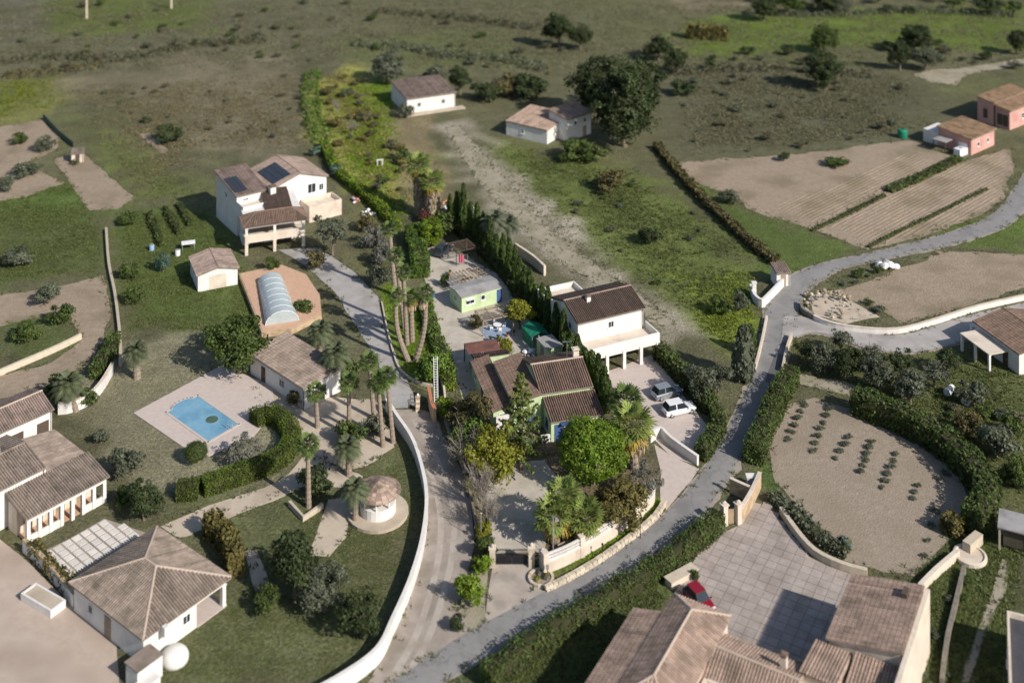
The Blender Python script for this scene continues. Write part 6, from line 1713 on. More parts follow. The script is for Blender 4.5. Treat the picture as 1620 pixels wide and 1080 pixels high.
def hill_houses():
    a, b = G(643, 157, 3.5), G(722, 146, 3.5); f = Fr(a, b - a); L_ = (b - a).length; d = (G(631, 133, 3.5) - a).dot(f.v)
    T = thing('field_house', 'plain white house with a rosy roof above the dirt track', 'house', f.P(L_ / 2, d / 2))
    block(T, f, .2, L_ - .2, .2, d - .2, 3.5, .9, 'mono+v', M_WHITE, M_TILER, ov=.25, w=.34, row=.5, wins=(('f', .5, .05, 1.1, 2.1, 'door', None, M_FRAME), ('f', .25, 1.3, .9, 1.0), ('f', .75, 1.3, .9, 1.0)))
    beam(T, f, -.3, L_ + 1.6, -1.6, .18, -.1, .25, M_PATH, 'terrace')
    a, b = G(866, 207, 2.9), G(905, 186, 2.9); f = Fr(a, b - a); L_ = (b - a).length; d = (G(828, 178, 2.9) - a).dot(f.v)
    T = thing('old_farmhouse', 'old white farmhouse of two low wings below the tall pines', 'house', f.P(L_ / 2, d / 2))
    block(T, f, .2, L_ - .2, .2, d, 2.9, .8, 'mono+u', M_WHITE, M_TILEP, ov=.2, w=.34, row=.5, wins=(('l', .4, 1.0, .9, 1.0),))
    a, b = G(896, 190, 4.6), G(938, 177, 4.6); g = Fr(a, b - a); l2 = (b - a).length
    block(T, g, .2, l2 - .2, .2, 5.5, 4.6, .8, 'mono+v', M_WHITE, M_TILEP, ov=.2, w=.34, row=.5, wins=(('f', .35, 2.9, .8, .9), ('f', .72, 2.9, .8, .9), ('f', .72, .1, 1.0, 2.0, 'door', None, M_WOOD)))
    a, b = G(1228, 432, 2.3), G(1252, 430, 2.3); f = Fr(a, b - a); l = (b - a).length
    T = thing('road_hut', 'tiny white hut with a tiled roof beside the road bend', 'hut', f.P(l / 2, 1))
    block(T, f, .15, l - .15, .15, 2.6, 2.2, .45, 'mono+v', M_WHITE, M_TILER, ov=.12, wins=(('f', .5, .05, .8, 1.8, 'door', None, M_WOOD),))
hill_houses()
wall_path('entrance_wall', 'white curved gate wall beside the road junction', [(1188, 462), (1194, 478), (1205, 486), (1215, 478), (1240, 452)], 1.2, .35, M_WHITE, M_WHITE, k=3)
T = thing('gate_pillar', 'tall white gate pillar at the road junction', 'pillar', G(1193, 470)); MB().box((0, 0, 1.1), (.6, .6, 2.2)).build('shaft', M_WHITE, T); MB().box((0, 0, 2.26), (.75, .75, .12)).build('cap', M_WHITE, T)
wall_path('roadside_wall', 'low pale wall along the left verge above the tall conifer', [(1213, 505), (1206, 540), (1200, 565), (1193, 590)], .6, .3, M_CREAM, k=3)
wall_path('roadside_wall', 'low wall on the right verge of the road below the junction', [(1252, 535), (1244, 560), (1238, 590)], .8, .3, M_STONE, k=3)
wall_path('roadside_wall', 'long white wall edging the side road', [(1272, 495), (1300, 512), (1350, 524), (1420, 527), (1480, 512), (1550, 490), (1650, 468)], .7, .35, M_WHITE, M_CREAM, k=4)
wall_path('rubble_wall', 'curved dark kerb round the rubble corner at the junction', [(1268, 482), (1270, 495), (1288, 506)], .8, .4, MATS['dark_rubble'], k=3)
heap(1310, 482, 60, 4.5, 'spread of pale rubble on the corner of the junction', [M_STONE, M_SOIL, M_TRACK, M_SOIL], seed=9, name='rubble_heap', s=.3)
sheet('rubble_ground', [(1278, 470), (1320, 458), (1352, 478), (1392, 502), (1340, 512), (1290, 500)], M_PATH, .018, .5, hard=False)
heap(1402, 424, 16, 1.6, 'pile of white bags at the field edge above the road', [M_PLAST, M_WHITE, M_FELT], seed=10, name='bag_pile', s=.6)
T = thing('gate_pillar', 'white gate pillar at the end of the side road', 'pillar', G(1541, 533)); MB().box((0, 0, .8), (.9, .7, 1.6)).build('shaft', M_WHITE, T); MB().box((0, 0, 1.64), (1.05, .85, .1)).build('cap', M_WHITE, T)
def right_edge():
    a, b = G(1597, 590, 3.0), G(1690, 630, 3.0)
    f = Fr(G(1612, 560, 3.0), Vector((.95, .3, 0)))
    T = thing('roadside_house', 'white house with a brown roof cut by the right edge', 'house', f.P(4, 5))
    block(T, f, .2, 10, .2, 9, 3.0, 1.0, 'gable_v', M_WHITE, M_TILE, ov=.3, wins=(('l', .3, 1.0, 1.0, 1.1), ('l', .7, .05, 1.0, 2.0, 'door', None, M_WOODD), ('f', .2, 1.0, 1.0, 1.1)))
    beam(T, f, -3.2, -.15, 2, 8, 2.3, 2.45, M_CREAM, 'porch_roof')
    for v in (2.2, 5, 7.8): column(T, f.P(-3.0, v), 0, 2.3, .3, M_WHITE, f.rz())
    a = G(1578, 834, 2.5); f = Fr(a, Vector((.9, -.42, 0)))
    T = thing('field_shed', 'open sided shed with a flat pale grey roof at the right edge', 'shed', f.P(3, 2))
    beam(T, f, 0, 6.5, 0, 3.4, 2.45, 2.58, M_FELT, 'roof')
    for u in (.2, 3.2, 6.2):
        for v in (.2, 3.2): column(T, f.P(u, v), 0, 2.45, .2, M_STONE, f.rz())
    beam(T, f, .1, 6.4, 3.05, 3.3, 0, 2.4, M_STONE, 'rear_wall'); beam(T, f, .5, 2.5, 1.2, 2.2, 0, 1.0, M_WOOD, 'crate_stack'); beam(T, f, 3.5, 5.5, 1.0, 2.2, 0, 1.3, M_OCHRE, 'crate_stack')
    p = G(1535, 882); T = thing('round_cistern', 'round pale stone cistern beside the field shed', 'cistern', p)
    MB().lathe((0, 0, -.1), [(1.7, 0), (1.7, .5), (1.45, .55), (1.35, .4), (.1, .35)], 22).build('basin', M_CREAM, T); MB().box((.8, 1.4, .6), (2.6, .9, 1.2), .7).build('wall', M_STONE, T)
    f = Fr(G(1596, 1062, 3.5), Vector((.93, -.36, 0)))
    T = thing('corner_house', 'flat roof coloured dark as shadow with a cream parapet in the lower right corner', 'house', f.P(3, 4))
    flat_block(T, f, 0, 8, -4, 7.5, 3.3, M_CREAM, mat('shadow_dark_deck', (.055, .055, .065), (.075, .075, .085), 1, .9), par=.5, wins=(('l', .3, 1.2, 1.0, 1.0),))  # roof deck coloured dark, its shadow put into the material
right_edge()
wall_path('field_wall', 'narrow straight wall between the orchard and the grass strip', [(1515, 882), (1480, 912), (1455, 938)], .9, .45, M_CREAM, k=2)
wall_path('ditch_strip', 'dark raised strip standing for the ditch down the middle of the grass strips', [(1525, 905), (1512, 960), (1498, 1020), (1490, 1085)], .7, .4, MATS['dark_rubble'], k=3)  # raised dark strip added in place of a sunken ditch
def court_gate():
    for px, py, lab in ((1146, 830, 'pale gate pillar of the forecourt nearest the hedge'), (1168, 828, 'pale gate pillar of the forecourt beside the ochre wall')):
        T = thing('gate_pillar', lab, 'pillar', G(px, py), .5); MB().box((0, 0, 1.1), (.6, .6, 2.2)).build('shaft', M_CREAM, T); MB().box((0, 0, 2.26), (.8, .8, .12)).build('cap', M_CREAM, T); MB().lathe((0, 0, 2.32), [(.25, 0), (.2, .2), (.03, .3)], 4).build('finial', M_CREAM, T)
    a, b = G(1148, 830), G(1166, 828); f = Fr(a, b - a); l = (b - a).length
    T = thing('wooden_gate', 'ochre wooden gate between the forecourt pillars', 'gate', f.P(l / 2, 0))
    n = 8
    for k in range(n): beam(T, f, .35 + (l - .7) * k / n, .35 + (l - .7) * (k + 1) / n - .02, -.03, .03, .1, 1.7, M_OCHRE, 'board')
    for z in (.3, 1.4): beam(T, f, .35, l - .35, .032, .07, z, z + .1, M_WOODD, 'rail')
    wall_path('gate_wall', 'ochre stone wall leading up to the forecourt gate', [(1172, 828), (1186, 805), (1198, 780), (1202, 770)], 1.7, .35, M_OCHRE, M_CREAM, k=2)
    wall_path('gate_wall', 'short ochre wall standing by the road beside the white box', [(1155, 778), (1172, 786), (1186, 792)], 1.6, .3, M_OCHRE, M_CREAM, k=2)
    T = thing('utility_box', 'white utility box on the verge above the forecourt gate', 'box', G(1188, 772)); MB().box((0, 0, .7), (1.0, .7, 1.4)).build('body', M_WHITE, T); MB().box((0, 0, 1.45), (1.15, .85, .1)).build('lid', M_WHITE, T)
    T = thing('stone_bench', 'pale stone bench block by the forecourt edge', 'bench', G(1078, 917), .6); MB().box((0, 0, .35), (3.6, 1.0, .7)).build('block', M_CREAM, T); MB().box((0, 0, .74), (3.8, 1.2, .08)).build('seat', M_STONE, T)
    wall_path('court_wall', 'low stone wall between forecourt and orchard', [(1236, 812), (1262, 850), (1290, 880), (1330, 900), (1372, 912)], .8, .5, M_STONE, k=3)
court_gate()
def pole(px, py, h, label, w=.16, m=None):
    T = thing('utility_pole', label, 'pole', G(px, py)); MB().tube([(0, 0, -.2), (0, 0, h)], [w, w * .7], 8).build('shaft', m or M_BARKG, T)
    MB().box((0, 0, h - .5), (1.6, .12, .12)).build('crossarm', M_WOOD, T)
    for x in (-.6, 0, .6): MB().lathe((x, 0, h - .44), [(.05, 0), (.07, .08), (.03, .16)], 8).build('insulator', M_PLAST, T)
pole(137, 30, 8.5, 'pale utility pole in the green meadow at the upper left', .3, M_STONE); pole(271, 14, 8.5, 'pale utility pole at the top edge, right of the first', .3, M_STONE)
def shed_left():
    f = Fr(G(112, 243, 2.0), Vector((.95, .3, 0))); T = thing('tool_shed', 'tiny pale shed between the two bare plots', 'shed', f.P(1, 1))
    block(T, f, .1, 2.4, .1, 2.2, 1.9, .3, 'mono+v', M_CREAM, M_TILEG, ov=.1, wins=(('f', .5, .05, .8, 1.6, 'door', None, M_WOODD),))
    wall_path('netting_fence', 'dark green windbreak fence running up from the tiny shed', [(68, 188), (92, 214), (116, 234)], 1.2, .06, mat('green_netting', (.06, .10, .07), (.09, .13, .1), 4, .9), k=1, cat='fence')
    for px, py, h, lab in ((240, 396, .9, 'pale blue barrel in the kitchen garden'), (281, 404, .9, 'white barrel near the rosy roofed garage')):
        T = thing('barrel', lab, 'barrel', G(px, py)); MB().lathe((0, 0, 0), [(.38, 0), (.42, .2), (.42, .7), (.38, .9), (.3, .92)], 14).build('body', M_PLAST if 'white' in lab else mat('pale_blue', (.25, .38, .6), (.3, .42, .64), 3, .5), T); MB().lathe((0, 0, .92), [(.34, 0), (.34, .04)], 12).build('lid', M_FELT, T)
    white_sheet(298, 394, 2.2, 1.4, 1.1, 'white covered stand behind the rosy roofed garage', 'covered_stand')
shed_left()
def nth(i):
    ones = ['', 'first', 'second', 'third', 'fourth', 'fifth', 'sixth', 'seventh', 'eighth', 'ninth', 'tenth', 'eleventh', 'twelfth', 'thirteenth', 'fourteenth', 'fifteenth', 'sixteenth', 'seventeenth', 'eighteenth', 'nineteenth']
    if i < 20: return ones[i]
    t = {2: ('twenty', 'twentieth'), 3: ('thirty', 'thirtieth'), 4: ('forty', 'fortieth')}[i // 10]
    return t[1] if i % 10 == 0 else t[0] + '-' + ones[i % 10]
# ------------------------------------------------------------------ trees, hedges and plants of the green house plot
tree('pine_tree', 'large round bright green pine in front of the green house', 937, 768, 108, 108, 'ball', 'pine', clear=.2)
tree('norfolk_pine', 'slim conifer with level branches before the house roofs', 824, 742, 100, 148, 'norfolk', 'norf')
tree('acacia_tree', 'yellow green feathery tree left of the front gravel', 784, 764, 94, 88, 'round', 'yellow')
tree('shrub_tree', 'brownish green bushy tree beside the low tiled lean-to', 740, 690, 76, 72, 'round', 'brown')
tree('leafy_shrub', 'fresh green shrub beneath the brownish tree by the lane', 744, 722, 82, 62, 'bush', 'lush', 'shrub')
tree('agave_clump', 'pale blue green spiky clump above the bare twigs', 736, 726, 44, 32, 'tuft', 'teal', 'plant')
tree('succulent_shrub', 'yellow green fleshy shrub beside the ladder', 706, 660, 38, 36, 'bush', 'bright', 'shrub')
bare_tree('bare_tree', 'leafless grey tree leaning over the lane', 736, 754, 76, 70, seed=3, n=44)
bare_tree('bare_shrub', 'tall tangle of leafless grey stems beside the boundary wall', 760, 806, 60, 74, 'shrub', seed=4, n=60)
bare_tree('bare_shrub', 'leafless brown grey shrub near the black gate', 772, 842, 56, 62, 'shrub', seed=5, n=60)
fan_palm('fan_palm', 'tall fan palm with a brown skirt right of the round pine', 1004, 742, 1000, 672, 84, 12, .55, leaf='palmlit', seed=2, n=30, sk_w=50, droop=.16)
fan_palm('fan_palm', 'dark fan palm crown behind the skirted palm beside the house', 992, 690, 990, 636, 66, 9, .3, seed=3, n=34, droop=.16)
fan_palm('fan_palm', 'left fan palm of the low clump inside the balustrade', 880, 862, 876, 815, 78, 12, .5, leaf='palmlit', seed=4, n=26, sk_w=34, droop=.16)
fan_palm('fan_palm', 'rear fan palm of the low clump inside the balustrade', 897, 846, 893, 788, 78, 11, .4, leaf='palmlit', seed=5, n=26, sk_w=30, droop=.16)
fan_palm('fan_palm', 'right fan palm of the low clump inside the balustrade', 920, 860, 926, 818, 74, 12, .6, leaf='palmlit', seed=6, n=26, sk_w=40, droop=.16)
tree('golden_tree', 'golden olive tree overhanging the balustrade', 978, 836, 84, 80, 'round', 'gold')
tree('grey_shrub', 'tall grey green shrub at the bend of the garden wall', 1018, 796, 56, 64, 'loose', 'grey', 'shrub')
for px, py, w, h, lf, lab in ((767, 852, 30, 30, 'yellow', 'small yellow green shrub under the thin grey pole'), (770, 884, 38, 42, 'green', 'clipped shrub beside the left gate pillar'), (764, 906, 34, 34, 'bright', 'light green shrub below the left gate pillar'),
                              (745, 956, 50, 54, 'bright', 'round bright green shrub on the verge of the lane'), (721, 998, 26, 30, 'dark', 'small dark shrub at the mouth of the lane'), (741, 778, 20, 26, 'yellow', 'little yellow shrub in the boundary wall line')):
    tree('verge_shrub', lab, px, py, w, h, 'bush', lf, 'shrub')
tree('yucca_clump', 'leafy green clump behind the ladder', 688, 602, 62, 52, 'bush', 'lush', 'shrub')
hedge('clipped_hedge', 'narrow clipped hedge beside the shaded yard entrance', [(703, 580), (708, 602), (710, 622)], 1.5, 1.8, 'bright', .14)
hedge('leafy_hedge', 'leafy green hedge between the palms and the gravel yard', [(652, 378), (660, 405), (665, 440)], 2.6, 2.6, 'lush', .16, dens=40, seed=2)
hedge('leafy_hedge', 'low green hedge sloping down beside the gravel yard', [(672, 478), (680, 515), (692, 548), (704, 572)], 1.9, 1.1, 'lush', .15, dens=40, seed=3)
tree('citrus_tree', 'rounded bright green citrus bush at the head of the yard', 681, 388, 48, 44, 'dense', 'bright')
tree('citrus_tree', 'lemon tree beside the pale pergola', 822, 520, 48, 48, 'round', 'yellow', clear=.15)
tree('green_shrub', 'shrub in the corner between cabin bench and yard', 704, 452, 20, 22, 'bush', 'green', 'shrub')
tree('green_shrub', 'small leafy shrub left of the blue patio', 752, 520, 26, 24, 'bush', 'brown', 'shrub')
tree('green_shrub', 'leafy shrub between maroon canopy and middle roof', 800, 562, 30, 32, 'bush', 'yellow', 'shrub')
# the cypress row on the boundary
CY = [(712, 352, 20, 44), (722, 362, 20, 50), (733, 366, 22, 56), (744, 378, 22, 54), (755, 386, 22, 52), (764, 398, 22, 58), (775, 410, 23, 52), (785, 420, 22, 50), (796, 432, 24, 54), (806, 444, 22, 50), (815, 456, 24, 60), (822, 470, 23, 52), (830, 482, 24, 58),
      (838, 494, 24, 56), (848, 504, 24, 52), (858, 514, 23, 58), (867, 526, 20, 56), (879, 547, 18, 60), (892, 565, 20, 60), (903, 584, 24, 58), (914, 600, 24, 58), (925, 612, 25, 60), (936, 624, 24, 58), (946, 638, 24, 62), (957, 654, 26, 66)]
ordinals = ['first', 'second', 'third', 'fourth', 'fifth', 'sixth', 'seventh', 'eighth', 'ninth', 'tenth', 'eleventh', 'twelfth', 'thirteenth', 'fourteenth', 'fifteenth', 'sixteenth', 'seventeenth', 'eighteenth', 'nineteenth', 'twentieth', 'twenty-first', 'twenty-second', 'twenty-third', 'twenty-fourth', 'twenty-fifth']
for i, (x, y, w, h) in enumerate(CY):
    tree('cypress', 'dark cypress, %s from the far end of the boundary row' % ordinals[i], x, y, w * (.78 + .22 * (i * 7 % 5) / 4) * (1.35 if i > 18 else 1.25 if i > 12 else 1), h * (1.05 + .3 * (i * 3 % 7) / 6), 'cyp', 'cyp', group='cypresses along the boundary')
hedge('boundary_hedge', 'dark hedge filling the gaps below the cypress row', [(716, 362), (760, 400), (800, 442), (828, 486), (850, 512)], 1.2, 1.3, 'cyp', .18, dens=18, seed=5)
# tall slender palms by the lawn
fan_palm('slender_palm', 'left of the two slender palms growing from one foot', 646, 571, 627, 468, 36, 8, .12, seed=11, n=24, bow=-.7, droop=.2)
fan_palm('slender_palm', 'right leaning palm of the two growing from one foot', 657, 571, 672, 464, 36, 8, .22, seed=12, n=24, bow=.6, droop=.2)
fan_palm('slender_palm', 'slender palm with its crown at mid height over the lawn', 644, 545, 638, 430, 34, 7, .12, seed=13, n=24, droop=.2)
fan_palm('slender_palm', 'slender palm with the highest crown above the grey shrubs', 626, 468, 616, 362, 34, 7, .1, seed=14, n=24, droop=.2)
fan_palm('slender_palm', 'slender palm leaning left above the lawn hedge', 640, 520, 626, 404, 34, 7, .1, seed=15, n=24, droop=.2)
fan_palm('slender_palm', 'shorter palm with a brown ruff above the lawn', 652, 540, 650, 470, 36, 8, .3, seed=16, n=24, droop=.2)
# two thick palms in their skirts
fan_palm('skirted_palm', 'left of the two thick palms wrapped in dead fronds', 667, 338, 662, 262, 50, 20, .97, 'palmlit', seed=21, n=34, sk_w=27, droop=.2)
fan_palm('skirted_palm', 'right of the two thick palms wrapped in dead fronds', 686, 348, 684, 288, 50, 22, .97, 'palmlit', seed=22, n=34, sk_w=29, droop=.2)
tree('dark_shrub', 'dark green shrub right of the thick palms', 704, 372, 44, 44, 'bush', 'green', 'shrub')
tree('dark_shrub', 'reddish shrub at the foot of the thick palms', 672, 352, 26, 22, 'tuft', 'red', 'shrub')
tree('young_cypress', 'pointed young cypress between the white topped tables', 726, 352, 16, 52, 'cyp', 'cyp')
hedge('bright_hedge', 'bright green hedge along the overgrown upper plot', [(512, 232), (528, 268), (548, 290), (580, 316), (606, 340), (628, 366)], 1.6, 1.5, 'bright', .2, seed=7)
hedge('plot_edge_hedge', 'loose green shrubs along the left edge of the upper plot', [(497, 118), (490, 150), (496, 190), (508, 226)], 3.2, 1.1, 'lush', .3, dens=8, seed=8, wobble=1.0)
tree('agave_clump', 'blue green agave at the top of the bright hedge', 502, 246, 26, 16, 'tuft', 'teal', 'plant')
tree('banana_plant', 'broad leaved plant beside the bright hedge', 530, 282, 22, 24, 'tuft', 'teal', 'plant')
for px, py, w, h, lf, lab in ((590, 392, 44, 38, 'grey', 'grey green shrub left of the slender palms'), (604, 420, 40, 40, 'grey', 'silvery shrub above the lawn end'), (598, 452, 40, 40, 'olive', 'olive grey shrub at the upper end of the lawn'), (580, 366, 34, 28, 'brown', 'brownish shrub below the junk heaps')):
    tree('border_shrub', lab, px, py, w, h, 'bush', lf, 'shrub')
bare_tree('blossom_tree', 'pale bare almond at the top of the overgrown plot', 533, 178, 22, 22, m=M_BARKG, seed=11)
bare_tree('blossom_tree', 'pale bare almond lower down the overgrown plot', 556, 214, 30, 28, m=M_BARKG, seed=12)
tree('plot_shrub', 'dark shrub at the edge of the bright upper plot', 637, 258, 30, 26, 'bush', 'green', 'shrub')
tree('plot_shrub', 'grey olive beside the plain white field house', 642, 186, 30, 24, 'bush', 'olive', 'shrub')
tree('olive_tree', 'spreading olive behind the plain white field house', 612, 132, 66, 50, 'round', 'olive')

# ------------------------------------------------------------------ neighbours' gardens
date_palm('date_palm', 'date palm with a stout trunk on the pool lawn', 217, 598, 214, 552, 56, 11, seed=31)
date_palm('date_palm', 'date palm beside the white curving garden wall', 120, 650, 108, 604, 66, 9, seed=32)
fan_palm('garden_palm', 'tall palm with a straight trunk above the angled bed', 488, 802, 487, 704, 46, 8, .1, seed=33, n=32)
date_palm('garden_palm', 'palm standing before the round summerhouse', 562, 826, 562, 770, 58, 9, seed=34)
date_palm('garden_palm', 'feathery palm left of the round summerhouse', 552, 752, 550, 704, 60, 9, seed=35)
fan_palm('garden_palm', 'tall slim palm beside the lane wall', 606, 706, 598, 604, 44, 7, .08, seed=36, n=32)
fan_palm('garden_palm', 'slim palm left of the lane gate', 592, 662, 584, 572, 40, 7, .08, seed=37, n=30)
fan_palm('garden_palm', 'slim palm in the middle of the garden grove', 552, 690, 552, 604, 42, 7, .08, seed=38, n=30)
fan_palm('garden_palm', 'shorter palm at the corner of the poolside building', 502, 676, 500, 620, 40, 7, .1, seed=39, n=30)
date_palm('garden_palm', 'bushy palm over the end of the poolside building', 534, 612, 532, 556, 66, 9, seed=40)
date_palm('garden_palm', 'broad palm at the edge of the grey driveway', 506, 560, 506, 520, 56, 8, seed=41)
fan_palm('garden_palm', 'slim palm right in the garden grove by the lane wall', 622, 700, 612, 596, 42, 7, .08, seed=44, n=30)
date_palm('track_palm', 'left of the two dusty palms beside the dirt track', 786, 402, 782, 346, 58, 7, seed=42, leaf='olive')
date_palm('track_palm', 'right of the two dusty palms beside the dirt track', 806, 398, 804, 352, 52, 7, seed=43, leaf='olive')
tree('shade_tree', 'large green tree shading the pool lawn', 378, 592, 92, 92, 'round', 'green')
tree('topiary_ball', 'round clipped bush in the pool lawn', 310, 732, 38, 34, 'ball', 'green', 'bush')
tree('small_tree', 'pale bare looking small tree by the pool deck corner', 384, 736, 54, 46, 'loose', 'grey')
for px, py, w, h, k, lf, lab in ((196, 752, 52, 52, 'bush', 'olive', 'olive shrub at the corner of the arcade villa'), (228, 822, 66, 62, 'round', 'dark', 'dark tree overhanging the slab patio'), (206, 800, 46, 44, 'bush', 'green', 'green shrub between villa arcade and dark tree'), (160, 700, 30, 24, 'bush', 'olive', 'low grey shrub on the villa lawn'),
                                  (466, 944, 96, 100, 'round', 'dark', 'large dark tree on the lower lawn right of the pavilion'), (512, 966, 84, 70, 'round', 'olive', 'broad olive on the lower lawn'), (572, 1006, 70, 78, 'round', 'dark', 'dark round tree at the foot of the lower lawn'), (420, 968, 50, 46, 'bush', 'green', 'low green shrub left of the large dark tree'),
                                  (526, 404, 66, 66, 'loose', 'olive', 'sprawling grey tree beside the porch house'), (500, 424, 40, 32, 'bush', 'brown', 'low brown shrub at the porch house driveway'), (430, 430, 26, 26, 'bush', 'green', 'dark shrub before the raised terrace'), (482, 498, 34, 28, 'bush', 'green', 'small shrub at the end of the arched pool cover'),
                                  (552, 700, 50, 40, 'bush', 'green', 'undergrowth shrub in the palm grove'), (498, 782, 66, 50, 'bush', 'dark', 'dark shrub at the foot of the tall straight palm'), (540, 600, 56, 46, 'bush', 'green', 'thick shrub behind the poolside building'), (590, 690, 40, 34, 'bush', 'olive', 'grey shrub beside the lane wall'),
                                  (140, 640, 34, 30, 'bush', 'green', 'green shrub behind the white curving wall'), (90, 632, 44, 40, 'bush', 'green', 'green shrub left of the date palm by the villa'), (470, 640, 34, 26, 'bush', 'brown', 'brown shrub in front of the poolside building')):
    tree('garden_tree' if k == 'round' else 'garden_shrub', lab, px, py, w, h, k, lf, 'tree' if k in ('round', 'loose') else 'shrub')
hedge('round_hedge', 'thick clipped hedge curling round the pool lawn', [(402, 672), (424, 664), (448, 676), (462, 700), (452, 726), (420, 746), (380, 760), (345, 772), (322, 780)], 2.1, 1.6, 'hedge', .09, dens=110, seed=11, wobble=.05)
hedge('hedge_block', 'short clipped hedge block left of the curling hedge', [(282, 786), (312, 784)], 2.1, 1.6, 'hedge', .09, dens=110, seed=12, wobble=.05, k=2)
hedge('reed_hedge', 'yellowish reeds behind the hipped pavilion', [(330, 846), (352, 862), (368, 892), (374, 912)], 1.6, 2.6, 'gold', .22, seed=13)
hedge('reed_hedge', 'yellow brown plants along the patio wall', [(52, 878), (82, 908), (112, 940)], 1.0, 1.5, 'gold', .2, seed=14)
hedge('road_hedge', 'long dark hedge on the lower side of the road', [(1136, 836), (1090, 876), (1024, 922), (962, 960), (892, 1003), (832, 1042), (770, 1090)], 1.7, 1.9, 'green', .12, dens=60, seed=15)
hedge('road_hedge', 'green hedge on the right of the shaded road', [(1252, 606), (1232, 640), (1214, 680), (1200, 712), (1190, 738)], 2.2, 2.3, 'green', .14, dens=46, seed=16)
hedge('orchard_hedge', 'dark curved hedge round the back of the orchard', [(1352, 650), (1430, 682), (1500, 724), (1552, 778), (1562, 815), (1540, 848)], 2.6, 2.9, 'green', .2, dens=24, seed=17)
hedge('orchard_hedge', 'small yellowish hedge piece at the orchard corner', [(1500, 848), (1512, 838)], 1.8, 1.8, 'gold', .2, seed=18, k=2)
hedge('parking_hedge', 'dark hedge behind the parked cars', [(1042, 566), (1062, 585), (1092, 618), (1125, 655)], 1.8, 2.2, 'green', .2, dens=24, seed=19)
hedge('parking_hedge', 'dark green hedge strip between parking and road', [(1132, 660), (1138, 684), (1122, 710), (1108, 728)], 1.6, 1.7, 'green', .18, seed=20)
hedge('field_hedge', 'dark green planted strip reaching into the tilled field', [(1406, 304), (1440, 290), (1500, 262), (1516, 252)], 1.8, .8, 'green', .25, dens=16, seed=21)
hedge('field_hedge', 'dark hedge along the upper plot boundary wall', [(150, 600), (170, 570), (182, 545)], 1.6, 1.8, 'green', .2, seed=22)
tree('roadside_conifer', 'tall olive green conifer on the left verge of the road', 1176, 602, 46, 92, 'cyp', 'olive')
tree('roadside_conifer', 'dark pointed conifer behind the olive green one', 1186, 560, 30, 48, 'cyp', 'cyp')
tree('verge_tree', 'grey green tree behind the entrance hedge of the white house', 1112, 640, 66, 60, 'loose', 'olive')
tree('verge_tree', 'pale leafy tree over the parking hedge', 1136, 624, 50, 56, 'loose', 'olive')
tree('verge_tree', 'small dark tree beside the forecourt gate hedge', 1100, 918, 16, 20, 'bush', 'green', 'shrub')
tree('slope_shrub', 'dark shrub in the yellow green slope above the road', 1140, 495, 40, 30, 'bush', 'green', 'shrub')
tree('slope_shrub', 'grey shrub beside the white gate pillar', 1172, 492, 30, 34, 'bush', 'olive', 'shrub')
# grove right of the road
GR = [(1275, 575, 46, 46), (1305, 590, 52, 50), (1330, 560, 48, 40), (1345, 602, 56, 52), (1380, 582, 50, 44), (1392, 622, 58, 56), (1425, 600, 52, 46), (1440, 640, 60, 56), (1478, 612, 54, 50), (1500, 590, 46, 40)]
gl = ['nearest the road', 'second from the road, front row', 'at the back beside the side road', 'in the front, middle of the grove', 'in the back, middle of the grove', 'standing dark before the earth track', 'at the back right of the grove', 'largest at the right front', 'right end behind the largest', 'farthest right by the side road']
for i, (x, y, w, h) in enumerate(GR): tree('grove_tree', 'grey green olive tree, %s' % gl[i], x, y, w, h, 'round' if i % 2 else 'loose', 'olive' if i % 3 else 'dark', group='olive grove right of the road')
for px, py, w, h, lf, lab in ((1540, 640, 50, 40, 'olive', 'low grey bush below the gate pillar of the side road'), (1580, 720, 70, 54, 'olive', 'spreading grey bush in the right hand rough'), (1600, 690, 40, 40, 'green', 'green bush in the right hand rough'), (1530, 690, 56, 44, 'brown', 'brown green bush behind the orchard hedge'), (1470, 690, 40, 30, 'grey', 'grey bush behind the orchard hedge'), (1606, 770, 46, 50, 'green', 'green bush above the field shed')):
    tree('rough_bush', lab, px, py, w, h, 'bush', lf, 'bush')
for px, py, l, lab in ((1502, 623, 1.6, 'white tank lying in the rough grass'), (1530, 640, 1.0, 'small white drum in the rough grass')):
    T = thing('white_drum', lab, 'drum', G(px, py), .8); MB().tube([(-l / 2, 0, .5), (l / 2, 0, .5)], .48, 12).build('body', M_PLAST, T); MB().box((0, 0, .06), (l, .5, .12)).build('skid', M_FELT, T)
# orchard rows: each row one line of young trees
row_i = 0
for (x0, y0, x1, y1, n) in ((1272, 642, 1248, 696, 6), (1312, 648, 1286, 714, 7), (1344, 694, 1322, 726, 4), (1380, 700, 1362, 748, 6), (1418, 720, 1396, 772, 6), (1452, 770, 1444, 790, 3), (1496, 750, 1488, 760, 2), (1480, 810, 1462, 880, 4)):
    nm = ['leftmost', 'second', 'third', 'fourth', 'fifth', 'sixth', 'seventh', 'rightmost'][row_i]; row_i += 1
    for k in range(n):
        t = k / max(1, n - 1); tree('young_orchard_tree', 'young tree, %s from the back in the %s orchard row' % (nth(k + 1), nm), x0 + (x1 - x0) * t, y0 + (y1 - y0) * t, 12 + (k * 7 + row_i * 5) % 6, 5 + (k * 3 + row_i) % 4, 'low', 'olive', 'shrub', group='young trees in the orchard')
hedge('court_shrubs', 'strip of mixed shrubs between orchard and forecourt', [(1226, 792), (1262, 822), (1300, 856), (1345, 880)], 1.8, 1.0, 'olive', .2, seed=23, wobble=.6)
tree('agave_clump', 'blue green agave at the end of the forecourt shrubs', 1338, 868, 26, 20, 'tuft', 'teal', 'plant')

